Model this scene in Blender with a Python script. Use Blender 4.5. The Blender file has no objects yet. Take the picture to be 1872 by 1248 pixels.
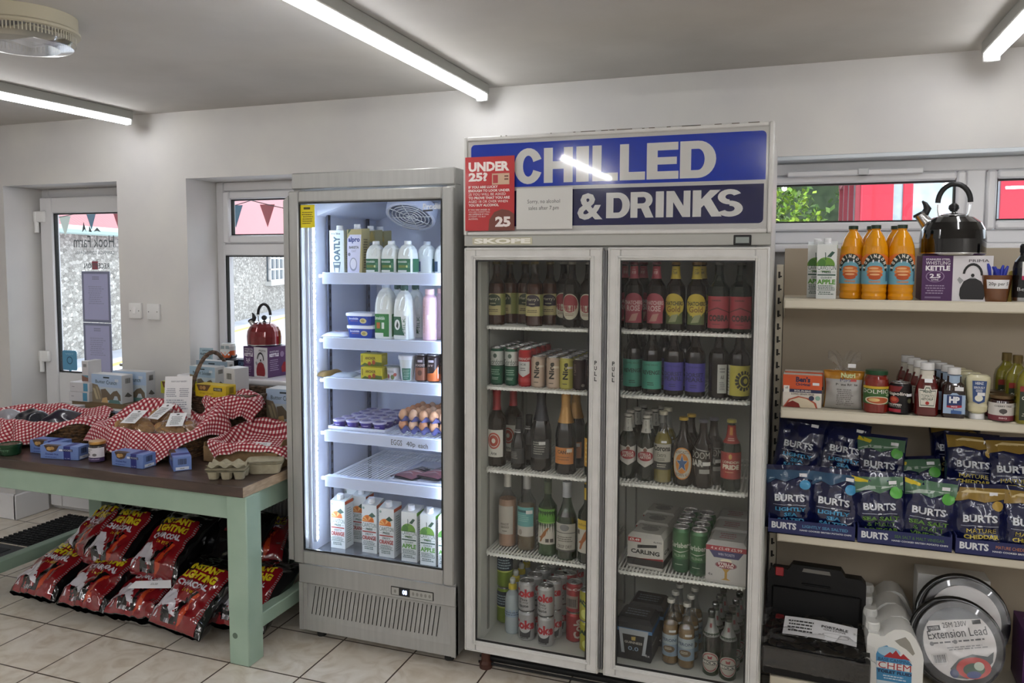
import bpy, bmesh, math, random
from mathutils import Vector, Matrix
R = random.Random(7)
SC = bpy.context.scene
COL = SC.collection
# ---------------------------------------------------------------- camera
FPX, YAW, PIT, ROL, PCX, PCY, EYE = 1471.2, .35502, .071992, .0018727, 901.85, 579.57, 1.62
def _cam():
    cy, sy, cp, sp, cr, sr = math.cos(YAW), math.sin(YAW), math.cos(PIT), math.sin(PIT), math.cos(ROL), math.sin(ROL)
    return (Matrix(((cr, -sr, 0), (sr, cr, 0), (0, 0, 1))) @ Matrix(((1, 0, 0), (0, cp, -sp), (0, sp, cp)))
            @ Matrix(((1, 0, 0), (0, 0, -1), (0, 1, 0))) @ Matrix(((cy, sy, 0), (-sy, cy, 0), (0, 0, 1))))
CM = _cam()
cd = bpy.data.cameras.new('camera'); cam = bpy.data.objects.new('camera', cd); COL.objects.link(cam)
cd.sensor_width = 36; cd.lens = 36*FPX/1872
cd.shift_x = (936-PCX)/1872; cd.shift_y = (PCY-624)/1872
cd.clip_start = .05; cd.clip_end = 200
rot = Matrix((CM[0], -CM[1], -CM[2])).transposed()
cam.matrix_world = Matrix.Translation((0, 0, EYE)) @ rot.to_4x4()
SC.camera = cam
SC.cycles.transparent_max_bounces = 20
# ---------------------------------------------------------------- view, world, sun
SC.view_settings.view_transform = 'Standard'; SC.view_settings.look = 'None'
SC.view_settings.exposure = 0.82; SC.view_settings.gamma = 1; SC.view_settings.use_curve_mapping = False
W = bpy.data.worlds.new('sky'); SC.world = W; W.use_nodes = True
bg = W.node_tree.nodes['Background']; bg.inputs[0].default_value = (.80, .90, 1, 1); bg.inputs[1].default_value = 1.7
sd = bpy.data.lights.new('sun', 'SUN'); sd.energy = 2.4; sd.angle = .05; sd.color = (1, .96, .9)
sun = bpy.data.objects.new('sun', sd); COL.objects.link(sun)
sun.rotation_euler = (math.radians(38), math.radians(14), 0)
TUBE_POWER = 32.0
# ---------------------------------------------------------------- materials
def lin(c): c /= 255; return c/12.92 if c <= .04045 else ((c+.055)/1.055)**2.4
def hexc(h): h = h.lstrip('#'); return tuple(lin(int(h[i:i+2], 16)) for i in (0, 2, 4))+(1,)
_M = {}
def C(h, r=.55, m=0., coat=0., spec=.5):
    k = (h, r, m, coat, spec)
    if k in _M: return _M[k]
    a = bpy.data.materials.new('surface_'+h.strip('#')); a.use_nodes = True
    b = a.node_tree.nodes['Principled BSDF']
    b.inputs['Base Color'].default_value = hexc(h); b.inputs['Roughness'].default_value = r
    b.inputs['Metallic'].default_value = m; b.inputs['Coat Weight'].default_value = coat
    b.inputs['Specular IOR Level'].default_value = spec
    _M[k] = a; return a
def nodes(name, base='#808080', r=.6):
    a = bpy.data.materials.new(name); a.use_nodes = True
    nt = a.node_tree; b = nt.nodes['Principled BSDF']
    b.inputs['Base Color'].default_value = hexc(base); b.inputs['Roughness'].default_value = r
    return a, nt, b
def N(nt, t, **kw):
    n = nt.nodes.new(t)
    for k, v in kw.items():
        if k in n.inputs.keys(): n.inputs[k].default_value = v
        else: setattr(n, k, v)
    return n
def ramp(nt, stops):
    n = nt.nodes.new('ShaderNodeValToRGB'); e = n.color_ramp.elements
    while len(e) < len(stops): e.new(.5)
    for i, (p, c) in enumerate(stops): e[i].position = p; e[i].color = hexc(c)
    return n
def noisy(name, c1, c2, scale=8, r=.6, bump=0., detail=4, co='Object', stretch=None, metal=0., sharp=(.35, .65)):
    a, nt, b = nodes(name, c1, r); L = nt.links
    tc = N(nt, 'ShaderNodeTexCoord'); no = N(nt, 'ShaderNodeTexNoise', Scale=scale, Detail=detail)
    src = tc.outputs[co]
    if stretch:
        mp = N(nt, 'ShaderNodeMapping'); mp.inputs['Scale'].default_value = stretch; L.new(src, mp.inputs[0]); src = mp.outputs[0]
    L.new(src, no.inputs['Vector'])
    rp = ramp(nt, [(sharp[0], c1), (sharp[1], c2)]); L.new(no.outputs['Fac'], rp.inputs[0]); L.new(rp.outputs[0], b.inputs['Base Color'])
    b.inputs['Metallic'].default_value = metal
    if bump:
        bp = N(nt, 'ShaderNodeBump', Strength=bump, Distance=.01); L.new(no.outputs['Fac'], bp.inputs['Height']); L.new(bp.outputs[0], b.inputs['Normal'])
    return a
def pane(name, tint, refl=1.0, rough=0.0):
    a = bpy.data.materials.new(name); a.use_nodes = True; nt = a.node_tree; nt.nodes.clear(); L = nt.links
    o = N(nt, 'ShaderNodeOutputMaterial'); t = N(nt, 'ShaderNodeBsdfTransparent'); t.inputs[0].default_value = tint
    g = N(nt, 'ShaderNodeBsdfGlossy'); g.inputs['Roughness'].default_value = rough
    f = N(nt, 'ShaderNodeFresnel', IOR=1.5); mu = N(nt, 'ShaderNodeMath', operation='MULTIPLY'); mu.inputs[1].default_value = refl
    mu.use_clamp = True
    ge = N(nt, 'ShaderNodeNewGeometry'); mr = N(nt, 'ShaderNodeMapRange'); mr.inputs['To Min'].default_value = 1.5; mr.inputs['To Max'].default_value = 1/1.5
    L.new(ge.outputs['Backfacing'], mr.inputs[0]); L.new(mr.outputs[0], f.inputs['IOR'])
    x = N(nt, 'ShaderNodeMixShader'); L.new(f.outputs[0], mu.inputs[0]); L.new(mu.outputs[0], x.inputs[0])
    L.new(t.outputs[0], x.inputs[1]); L.new(g.outputs[0], x.inputs[2]); L.new(x.outputs[0], o.inputs[0])
    return a
def emit(name, col, s):
    a = bpy.data.materials.new(name); a.use_nodes = True; b = a.node_tree.nodes['Principled BSDF']
    b.inputs['Emission Color'].default_value = col; b.inputs['Emission Strength'].default_value = s
    b.inputs['Base Color'].default_value = (.8, .8, .8, 1); return a
G_CLEAR = pane('clear_glass', (1, 1, 1, 1))
G_LIT = pane('fridge_door_glass', (.985, .99, 1, 1), .7)
G_DARK = pane('tinted_door_glass', (.975, .98, .97, 1), .6)
G_FILM = pane('clear_film', (.96, .96, .96, 1), 2.2, .12)
G_WRAP = pane('shrink_film', (.97, .97, .97, 1), .9, .2)
G_BOT = pane('clear_bottle', (.80, .82, .84, 1), 2.0, .03)
G_SQ = C('#dd9308', .14, 0, .3)
G_GRN = pane('green_bottle', (.25, .42, .28, 1), 2.0, .03)
G_AMB = pane('amber_bottle', (.36, .2, .08, 1), 2.0, .03)
D_GRN = C('#0c170e', .1, 0, .1, .35); D_BRN = C('#160d07', .1, 0, .1, .35); D_BLK = C('#070709', .1, 0, .1, .35)
CHROME = C('#c9c9c9', .18, 1.); WHITE = C('#ececea', .4); BLACK = C('#101011', .4); PAPER = C('#e6e6e8', .7)
# ---------------------------------------------------------------- mesh builder
_txt = {}
def text_poly(s, bold=0.):
    if set(s) & set('MWmwx@'): bold = 0.
    k = (s, bold)
    if k in _txt: return _txt[k]
    cu = bpy.data.curves.new('t', 'FONT'); cu.body = s; cu.size = 1; cu.resolution_u = 2; cu.offset = bold
    cu.fill_mode = 'BOTH' if False else cu.fill_mode
    ob = bpy.data.objects.new('t', cu); COL.objects.link(ob)
    dg = bpy.context.evaluated_depsgraph_get(); me = bpy.data.meshes.new_from_object(ob.evaluated_get(dg))
    vs = [(v.co.x, v.co.y) for v in me.vertices]; fs = [tuple(p.vertices) for p in me.polygons]
    bpy.data.objects.remove(ob); bpy.data.curves.remove(cu); bpy.data.meshes.remove(me)
    if not vs: vs, fs = [(0, 0), (1, 0), (1, 1)], []
    x0, x1 = min(v[0] for v in vs), max(v[0] for v in vs); y0, y1 = min(v[1] for v in vs), max(v[1] for v in vs)
    sx, sy = max(x1-x0, 1e-5), max(y1-y0, 1e-5)
    r = ([((x-x0)/sx, (y-y0)/sy) for x, y in vs], fs, sx/sy)
    _txt[k] = r; return r
class MB:
    def __init__(s): s.v = []; s.f = []; s.m = []; s.mats = []; s.uv = None
    def mi(s, m):
        if m not in s.mats: s.mats.append(m)
        return s.mats.index(m)
    def add(s, vs, fs, m, T=None):
        o = len(s.v); i = s.mi(m)
        s.v += [tuple(T @ Vector(v)) for v in vs] if T is not None else [tuple(v) for v in vs]
        for f in fs: s.f.append(tuple(a+o for a in f)); s.m.append(i)
        return s
    def box(s, x0, y0, z0, x1, y1, z1, m, bev=0., T=None, seg=1):
        if not bev:
            vs = [(x, y, z) for x in (x0, x1) for y in (y0, y1) for z in (z0, z1)]
            return s.add(vs, [(0, 1, 3, 2), (4, 6, 7, 5), (0, 4, 5, 1), (2, 3, 7, 6), (0, 2, 6, 4), (1, 5, 7, 3)], m, T)
        bm = bmesh.new(); bmesh.ops.create_cube(bm, size=1)
        for v in bm.verts: v.co = Vector(((x0+x1)/2+v.co.x*(x1-x0), (y0+y1)/2+v.co.y*(y1-y0), (z0+z1)/2+v.co.z*(z1-z0)))
        bmesh.ops.bevel(bm, geom=bm.edges[:], offset=bev, segments=seg, profile=.6, affect='EDGES')
        return s.bm(bm, m, T)
    def bm(s, bm, m, T=None):
        bm.verts.ensure_lookup_table(); bm.verts.index_update()
        s.add([v.co[:] for v in bm.verts], [tuple(v.index for v in f.verts) for f in bm.faces], m, T); bm.free(); return s
    def lathe(s, prof, m, n=24, c=(0, 0, 0), sq=2., sx=1., sy=1., T=None, cap=True):
        # prof: (r, z) from bottom to top; m one material or a list per segment
        rows = []
        for r, z in prof:
            row = []
            for k in range(n):
                a = 2*math.pi*k/n; ca, sa = math.cos(a), math.sin(a)
                q = 1. if sq == 2. else (abs(ca)**sq+abs(sa)**sq)**(-1/sq)
                row.append((c[0]+r*q*ca*sx, c[1]+r*q*sa*sy, c[2]+z))
            rows.append(row)
        for i in range(len(prof)-1):
            mm = m[i] if isinstance(m, (list, tuple)) else m
            s.add(rows[i]+rows[i+1], [(k, (k+1) % n, n+(k+1) % n, n+k) for k in range(n)], mm, T)
        m0 = m[0] if isinstance(m, (list, tuple)) else m; m1 = m[-1] if isinstance(m, (list, tuple)) else m
        if cap and prof[0][0] > 1e-4: s.add(rows[0], [tuple(range(n))[::-1]], m0, T)
        if cap and prof[-1][0] > 1e-4: s.add(rows[-1], [tuple(range(n))], m1, T)
        return s
    def tube(s, pts, r, m, n=8, closed=False, T=None):
        pts = [Vector(p) for p in pts]; L = len(pts); rows = []
        rr = r if isinstance(r, (list, tuple)) else [r]*L
        up = None
        for i, p in enumerate(pts):
            a = pts[(i-1) % L] if (closed or i) else p; b = pts[(i+1) % L] if (closed or i < L-1) else p
            t = (b-a).normalized()
            if up is None: up = Vector((0, 0, 1)) if abs(t.z) < .9 else Vector((1, 0, 0))
            x = t.cross(up).normalized(); up = x.cross(t).normalized()
            rows.append([p+(x*math.cos(2*math.pi*k/n)+up*math.sin(2*math.pi*k/n))*rr[i] for k in range(n)])
        vs = [v for row in rows for v in row]; fs = []
        for i in range(L if closed else L-1):
            j = (i+1) % L
            fs += [(i*n+k, i*n+(k+1) % n, j*n+(k+1) % n, j*n+k) for k in range(n)]
        if not closed: fs += [tuple(range(n))[::-1], tuple((L-1)*n+k for k in range(n))]
        return s.add(vs, fs, m, T)
    def prism(s, poly, y0, y1, m, T=None):      # polygon in x,z extruded along y
        n = len(poly); vs = [(x, y0, z) for x, z in poly]+[(x, y1, z) for x, z in poly]
        return s.add(vs, [tuple(range(n)), tuple(range(2*n-1, n-1, -1))]+[(i, i+n, (i+1) % n+n, (i+1) % n) for i in range(n)], m, T)
    def grid(s, fn, nu, nv, m, T=None, uv=False, two=0.):
        vs = [fn(i/nu, j/nv) for j in range(nv+1) for i in range(nu+1)]; w = nu+1; o = len(s.f)
        fs = [(j*w+i, j*w+i+1, (j+1)*w+i+1, (j+1)*w+i) for j in range(nv) for i in range(nu)]
        if uv:
            if s.uv is None: s.uv = {}
            for q, (j, i) in enumerate((j, i) for j in range(nv) for i in range(nu)):
                s.uv[o+q] = [(i/nu, j/nv), ((i+1)/nu, j/nv), ((i+1)/nu, (j+1)/nv), (i/nu, (j+1)/nv)]
        return s.add(vs, fs, m, T)
    def print_(s, items, mp, asp=1., cu=0, cv=0, d0=.0004, dd=.00012, T=None):
        """items laid out in a 0..1 box (u right, v up), mp(u,v,d)->point; asp = width/height"""
        for k, it in enumerate(items):
            t = it[0]; pol = []
            if t == 'r': _, u0, v0, u1, v1, m = it; vs = [(u0, v0), (u1, v0), (u1, v1), (u0, v1)]; fs = [(0, 1, 2, 3)]
            elif t == 'e':
                _, a, b, ru, rv, m = it; vs = [(a+ru*math.cos(i*math.pi/12), b+rv*math.sin(i*math.pi/12)) for i in range(24)]; fs = [tuple(range(24))]
            elif t == 'p': _, vs, m = it; fs = [tuple(range(len(vs)))]
            elif t == 't' or t == 'T':
                _, st, u0, v0, u1, v1, m = it[:7]; bold = it[7] if len(it) > 7 else .02
                tv, fs, ta = text_poly(st, bold)
                if t == 'T':
                    vs = [(u0+(u1-u0)*(1-y), v0+(v1-v0)*x) for x, y in tv]
                else: vs = [(u0+(u1-u0)*x, v0+(v1-v0)*y) for x, y in tv]
            elif t == 'm':
                _, u0, v0, u1, v1, nl, m = it; vs = []; fs = []; rr = random.Random(k+nl)
                for i in range(nl):
                    y = v1-(v1-v0)*(i+.5)/nl; h = (v1-v0)/nl*.22; x = u0+rr.random()*.1*(u1-u0); xe = u1-rr.random()*.25*(u1-u0)
                    while x < xe:
                        w = (u1-u0)*rr.uniform(.05, .16); q = min(x+w, xe); o = len(vs)
                        vs += [(x, y-h), (q, y-h), (q, y+h), (x, y+h)]; fs.append((o, o+1, o+2, o+3)); x = q+(u1-u0)*.025
            elif t == 'b':      # bar code
                _, u0, v0, u1, v1, m = it; vs = []; fs = []; x = u0; rr = random.Random(3)
                while x < u1:
                    w = (u1-u0)*rr.uniform(.015, .06); o = len(vs); q = min(x+w, u1)
                    vs += [(x, v0), (q, v0), (q, v1), (x, v1)]; fs.append((o, o+1, o+2, o+3)); x += w+(u1-u0)*rr.uniform(.02, .05)
            if isinstance(m, str): m = C(m)
            if cu or cv:
                bm = bmesh.new(); bv = [bm.verts.new((x, y, 0)) for x, y in vs]
                for f in fs:
                    try: bm.faces.new([bv[i] for i in f])
                    except Exception: pass
                x0, x1 = min(v[0] for v in vs), max(v[0] for v in vs); y0, y1 = min(v[1] for v in vs), max(v[1] for v in vs)
                for i in range(1, cu):
                    if x0 < i/cu < x1: bmesh.ops.bisect_plane(bm, geom=bm.verts[:]+bm.edges[:]+bm.faces[:], plane_co=(i/cu, 0, 0), plane_no=(1, 0, 0))
                for i in range(1, cv):
                    if y0 < i/cv < y1: bmesh.ops.bisect_plane(bm, geom=bm.verts[:]+bm.edges[:]+bm.faces[:], plane_co=(0, i/cv, 0), plane_no=(0, 1, 0))
                bm.verts.index_update(); vs = [v.co[:2] for v in bm.verts]; fs = [tuple(v.index for v in f.verts) for f in bm.faces]; bm.free()
            d = d0+dd*k
            s.add([mp(x, y, d) for x, y in vs], fs, m, T)
        return s
    def mesh(s, name):
        me = bpy.data.meshes.new(name); me.from_pydata(s.v, [], s.f)
        for m in s.mats: me.materials.append(m)
        me.polygons.foreach_set('material_index', s.m)
        me.polygons.foreach_set('use_smooth', [True]*len(s.f))
        if s.uv:
            ul = me.uv_layers.new(name='uv')
            for p in me.polygons:
                u = s.uv.get(p.index)
                if u:
                    for li, q in zip(p.loop_indices, u): ul.data[li].uv = q
        me.validate(); me.update(); me.set_sharp_from_angle(angle=math.radians(38))
        return me
def flat(O, U, V):     # planar print mapper: origin, full width and full height vectors
    O, U, V = Vector(O), Vector(U), Vector(V); n = U.cross(V).normalized()
    return lambda u, v, d: O+U*u+V*v+n*d
def wrap(r, z0, h, span, a0=0., c=(0, 0)):    # on a round wall, facing -y
    f = r if callable(r) else (lambda z: r)
    def g(u, v, d):
        a = a0+(u-.5)*span; z = z0+v*h; q = f(z)+d
        return Vector((c[0]+q*math.sin(a), c[1]-q*math.cos(a), z))
    return g
# ---------------------------------------------------------------- scene objects
def obj(name, mb, parent=None, kind=None):
    o = bpy.data.objects.new(name, mb.mesh(name) if isinstance(mb, MB) else mb); COL.objects.link(o)
    if parent is not None: o.parent = parent
    if kind: o['kind'] = kind
    return o
def tag(o, label, cat, group=None):
    o['label'] = label; o['category'] = cat
    if group: o['group'] = group
    return o
def thing(name, label, cat, loc=(0, 0, 0), rz=0., group=None):
    o = bpy.data.objects.new(name, None); COL.objects.link(o); o.empty_display_size = .03
    o.location = loc; o.rotation_euler = (0, 0, rz); return tag(o, label, cat, group)
def struct(name, mb): return obj(name, mb, None, 'structure')
def dup(root, loc, rz=None, label=None, group=None, rx=None):
    r = root.copy(); COL.objects.link(r); r.location = loc
    if rz is not None: r.rotation_euler = (root.rotation_euler[0] if rx is None else rx, root.rotation_euler[1], rz)
    if label: r['label'] = label
    if group: r['group'] = group
    for ch in list(root.children):
        c = ch.copy(); COL.objects.link(c); c.parent = r
        for g in list(ch.children):
            q = g.copy(); COL.objects.link(q); q.parent = c
    return r
def XatY(px, Y, z):     # world X seen at image column px on the plane y=Y at height z
    k = (px-PCX)/FPX; dz = z-EYE
    return ((k*CM[2][1]-CM[0][1])*Y+(k*CM[2][2]-CM[0][2])*dz)/(CM[0][0]-k*CM[2][0])
def onz(px, py, z):
    d = CM.transposed() @ Vector(((px-PCX)/FPX, (py-PCY)/FPX, 1)); return Vector((0, 0, EYE))+d*((z-EYE)/d.z)
def ony(px, py, Y):
    d = CM.transposed() @ Vector(((px-PCX)/FPX, (py-PCY)/FPX, 1)); return Vector((0, 0, EYE))+d*(Y/d.y)
def mpp(p): return (CM[2][0]*p[0]+CM[2][1]*p[1]+CM[2][2]*(p[2]-EYE))/FPX    # metres per pixel there
# ================================================================ ROOM
ZC, WY = 2.415, 3.57
m_wall = noisy('wall_paint', '#d6d4d0', '#cecccb', 3, .75, .03)
m_ceil = noisy('ceiling_paint', '#c0bdb8', '#b7b4af', 2.5, .85, .02)
m_upvc = C('#e4e4e6', .28); m_upvc2 = C('#d9d9dc', .3)
def floor_mat():
    a, nt, b = nodes('floor_tiles', '#b8ac9c', .28); L = nt.links
    tc = N(nt, 'ShaderNodeTexCoord'); mp = N(nt, 'ShaderNodeMapping'); mp.inputs['Location'].default_value = (1.42/.33+.5-.5, -2.895/.33, 0)
    mp.inputs['Scale'].default_value = (1/.33, 1/.33, 1); L.new(tc.outputs['Object'], mp.inputs[0])
    br = N(nt, 'ShaderNodeTexBrick'); br.offset = 0; br.squash = 1
    for k, v in (('Scale', 1.), ('Mortar Size', .011), ('Mortar Smooth', .1), ('Bias', 0.), ('Brick Width', 1.), ('Row Height', 1.)): br.inputs[k].default_value = v
    L.new(mp.outputs[0], br.inputs['Vector'])
    no = N(nt, 'ShaderNodeTexNoise', Scale=9., Detail=6., Distortion=1.5); L.new(tc.outputs['Object'], no.inputs['Vector'])
    n2 = N(nt, 'ShaderNodeTexNoise', Scale=1.6, Detail=2.); L.new(tc.outputs['Object'], n2.inputs['Vector'])
    r1 = ramp(nt, [(.3, '#c8bba9'), (.5, '#d9d0c2'), (.72, '#e4ddd2')]); L.new(no.outputs['Fac'], r1.inputs[0])
    L.new(r1.outputs[0], br.inputs['Color1']); L.new(r1.outputs[0], br.inputs['Color2']); br.inputs['Mortar'].default_value = hexc('#463629')
    L.new(br.outputs['Color'], b.inputs['Base Color'])
    bp = N(nt, 'ShaderNodeBump', Strength=.25, Distance=.003); bp.invert = True; L.new(br.outputs['Fac'], bp.inputs['Height']); L.new(bp.outputs[0], b.inputs['Normal'])
    rr = N(nt, 'ShaderNodeMapRange'); rr.inputs['To Min'].default_value = .22; rr.inputs['To Max'].default_value = .42
    L.new(n2.outputs['Fac'], rr.inputs[0]); L.new(rr.outputs[0], b.inputs['Roughness'])
    return a
XL, XR, YB = -6.2, 3.6, -3.6
m_floor = floor_mat()
struct('floor', MB().box(XL-.1, YB-.1, -.1, XR+.1, 3.95, 0, m_floor))
struct('ceiling', MB().box(XL-.1, YB-.1, ZC, XR+.1, 3.95, ZC+.15, m_ceil))
struct('wall_left', MB().box(XL-.1, YB-.1, 0, XL, 3.95, ZC, m_wall))
struct('wall_right', MB().box(XR, YB-.1, 0, XR+.1, 3.95, ZC, m_wall))
struct('wall_rear', MB().box(XL, YB-.1, 0, XR, YB, ZC, m_wall))
# back wall with three openings: door, tall window, strip window
DX0, DX1, WX0, WX1, OZ = -4.485, -3.60, -3.113, -1.75, 2.055
RX0, RX1, RZ0, RZ1, RY = -.55, 2.9, 1.665, 2.045, 3.70
w = MB()
w.box(XL, WY, 0, DX0, 3.9, ZC, m_wall); w.box(DX1, WY, 0, WX0, 3.9, ZC, m_wall)
w.box(DX0, WY, OZ, DX1, 3.9, ZC, m_wall); w.box(WX0, WY, OZ, WX1, 3.9, ZC, m_wall); w.box(WX0, WY, 0, WX1, 3.9, .975, m_wall)
w.box(WX1, WY, 0, RX0, 3.9, ZC, m_wall); w.box(RX0, WY, 0, RX1, 3.9, RZ0, m_wall); w.box(RX0, WY, RZ1, RX1, 3.9, ZC, m_wall); w.box(RX1, WY, 0, XR, 3.9, ZC, m_wall)
struct('wall_back', w)
def skirt(name, pts):
    s = MB(); h, t = .16, .022
    for (x0, y0), (x1, y1) in zip(pts, pts[1:]):
        X0, X1 = min(x0, x1), max(x0, x1); Y0, Y1 = min(y0, y1), max(y0, y1)
        if abs(x1-x0) > abs(y1-y0): s.prism_y = None; s.box(X0, y0-t, 0, X1+t*.999, y0, h, m_upvc, .006)
        else: s.box(x0, Y0-t, 0, x0+t, Y1, h, m_upvc, .006)
    struct(name, s)
skirt('baseboard_left', [(XL, WY), (DX0, WY), (DX0, 3.79)])
skirt('baseboard_back', [(DX1, WY), (XR, WY)])
# ---- door
def frame(mb, x0, z0, x1, z1, y0, y1, w_, m, bev=.006, wb=None):
    wb = wb or w_
    mb.box(x0, y0, z0, x0+w_, y1, z1, m, bev); mb.box(x1-w_, y0, z0, x1, y1, z1, m, bev)
    mb.box(x0+w_, y0, z1-w_, x1-w_, y1, z1, m, bev); mb.box(x0+w_, y0, z0, x1-w_, y1, z0+wb, m, bev); return mb
d = struct('door_1', frame(MB(), DX0+.002, 0, DX1-.002, 2.055, 3.83, 3.89, .06, m_upvc2))
leaf = MB(); LX0, LX1 = DX0+.03, DX1-.03
frame(leaf, LX0, .03, LX1, 2.0, 3.79, 3.85, .10, m_upvc); leaf.box(LX0+.1, 3.80, .70, LX1-.1, 3.845, .90, m_upvc, .006)
leaf.box(LX0+.1, 3.81, .13, LX1-.1, 3.84, .70, m_upvc2); frame(leaf, LX0+.13, .17, LX1-.13, .69, 3.795, 3.82, .03, m_upvc, .008)
lf = obj('door_leaf', leaf, d)
gz = MB(); gz.box(LX0+.1, 3.812, .90, LX1-.1, 3.822, 1.90, G_CLEAR); obj('glass_pane', gz, lf)
bd = MB(); frame(bd, LX0+.1, .90, LX1-.1, 1.90, 3.805, 3.829, .008, BLACK, 0); obj('glazing_gasket', bd, lf)
for z in (1.88, 1.0, .25):
    h = MB(); h.box(DX0-.0, 3.765, z-.035, DX0+.085, 3.79, z+.035, WHITE, .005); h.lathe([(.014, -.1), (.014, .03)], WHITE, 12, (DX0+.02, 3.775, z)); obj('hinge', h, d)
h = MB(); h.tube([(LX1-.05, 3.79, .98), (LX1-.05, 3.745, .98), (LX1-.16, 3.745, .98)], .010, CHROME); h.box(LX1-.07, 3.783, .86, LX1-.03, 3.792, 1.08, CHROME, .003); obj('door_handle', h, d)
h = MB(); h.tube([(-4.02, 3.79, .80), (-4.02, 3.75, .80), (-3.83, 3.75, .80), (-3.83, 3.79, .80)], .009, BLACK); h.box(-4.035, 3.787, .78, -3.81, 3.80, .82, WHITE, .003); obj('letter_flap', h, d)
# ---- tall window
def window(name, x0, z0, x1, z1, y, trans, mull, gl=.045):
    wd = struct(name, frame(MB(), x0, z0, x1, z1, y-.03, y+.05, .055, m_upvc))
    f = MB()
    for zt in trans: f.box(x0+.05, y-.028, zt-.035, x1-.05, y+.045, zt+.035, m_upvc, .006)
    for xm in mull: f.box(xm-.035, y-.028, z0+.05, xm+.035, y+.045, z1-.05, m_upvc, .006)
    if trans or mull: obj('transom' if trans else 'mullion', f, wd)
    zs = [z0+.02]+sorted(trans)+[z1-.02]; xs = [x0+.02]+sorted(mull)+[x1-.02]
    for i in range(len(zs)-1):
        for j in range(len(xs)-1):
            a0, b0, a1, b1 = xs[j]+.035, zs[i]+.035, xs[j+1]-.035, zs[i+1]-.035
            big = trans and i == 0
            s = MB()
            if not big: frame(s, a0, b0, a1, b1, y-.045, y+.02, gl, m_upvc, .008)
            e = 0.0 if big else gl
            sash = obj('sash', s, wd) if not big else wd
            k = MB(); frame(k, a0+e, b0+e, a1-e, b1-e, y-.022, y+.0, .007, BLACK, 0); obj('glazing_gasket', k, sash)
            g = MB(); g.box(a0+e, y-.012, b0+e, a1-e, y-.006, b1-e, G_CLEAR); obj('glass_pane', g, sash)
    return wd
window('window_1', WX0, .985, WX1, OZ, 3.84, [1.672], [])
sill = MB(); sill.box(WX0-.04, 3.50, .955, WX1+.04, 3.86, .987, C('#ecebee', .15, 0, .4), .012, seg=3); struct('trim_1', sill)
wr = window('window_2', RX0, RZ0+.02, RX1, RZ1-.018, RY, [], [.672, 1.78], .035)
s = MB(); s.box(-.03, RY-.075, 1.965, .48, RY-.04, 1.988, m_upvc, .004); s.box(.24, RY-.082, 1.965, .28, RY-.04, 1.992, C('#c8cacb', .3), .003); obj('trickle_vent', s, wr)
sill = MB(); sill.box(RX0-.02, WY-.035, 1.650, RX1+.02, RY+.05, 1.684, C('#ecebee', .2, 0, .3), .008, seg=2); struct('trim_2', sill)
lin_ = MB(); lin_.box(RX0, WY-.003, RZ1-.018, RX1, WY+.115, RZ1-.0005, C('#cfd6dc', .4), .003); struct('trim_3', lin_)
# ---- posters and stickers on the door glass (seen from behind, lettering mirrored)
def plaque(name, label, cat, x, y, z, wd, ht, base, items, th=.0015, group=None, rz=0., rx=0.):
    mb = MB(); mb.box(-wd/2, 0, 0, wd/2, th, ht, base)
    mb.print_(items, flat((-wd/2, 0, 0), (wd, 0, 0), (0, 0, ht)))
    o = obj(name, mb); o.location = (x, y, z); o.rotation_euler = (rx, 0, rz); tag(o, label, cat, group); return o
gy = '#8f90b4'
for i, (z, lb) in enumerate(((1.225, 'upper pale printed notice in a grey border on the door glass'), (.905, 'lower pale printed notice in a grey border on the door glass'))):
    plaque('notice', lb, 'notice', -4.03, 3.807, z, .225, .315, C('#8085a0'), [('r', .07, .05, .93, .95, C('#b4b6da')), ('t', 'NOTICE' if 0 else '====', .38, .84, .62, .9, C('#8f92b2')), ('m', .2, .35, .8, .72, 9, C('#9c9fc0'))], .003)
mb = MB(); dk = C('#6d7478', .6)
mp = flat((-3.865, 3.8065, 1.50), (-.36, 0, 0), (0, 0, .36))
def mirr(u, v, d): p = mp(u, v, 0); p.y = 3.8060-d; return p
mb.print_([('t', 'Hook Farm', .02, .52, .92, .72, dk, .01), ('t', 'CAMPING & TOURING PARK', .02, .40, .90, .46, dk, .0), ('t', 'RECEPTION', .14, .16, .70, .25, dk, .02),
           ('p', [(.5, .78), (.55, .9), (.57, .79)], dk), ('p', [(.62, .78), (.68, .96), (.72, .78), (.66, .83)], dk), ('p', [(.3, .78), (.38, .86), (.46, .79), (.38, .80)], dk)], mirr)
for f_ in range(len(mb.f)): mb.f[f_] = mb.f[f_]
tag(obj('door_lettering', mb), 'grey farm and reception lettering on the door glass, reading mirrored', 'sign')
mb = MB(); bl = C('#5f9fc4', .5); mb.prism([(-.055, .02), (-.01, .02), (0, 0), (.012, .02), (.055, .02), (.06, .03), (.06, .135), (.05, .145), (-.05, .145), (-.06, .135), (-.06, .03)], 0, .001, bl)
mb.print_([('e', .5, .5, .2, .2, C('#2f5d7c')), ('e', .5, .5, .15, .15, bl), ('t', 'VISIT', .2, .78, .8, .86, C('#9cc8de'))], flat((-.06, 0, .02), (.12, 0, 0), (0, 0, .125)))
o = obj('window_sticker', mb); o.location = (-4.265, 3.8065, .895); tag(o, 'small blue speech bubble sticker low on the door glass', 'sticker')
mb = MB(); mb.box(-.024, 0, 0, .024, .0012, .05, C('#a05562')); o = obj('window_sticker', mb); o.location = (-4.03, 3.8055, 1.552); tag(o, 'tiny dark red square sticker on the door glass above the notices', 'sticker')
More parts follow.
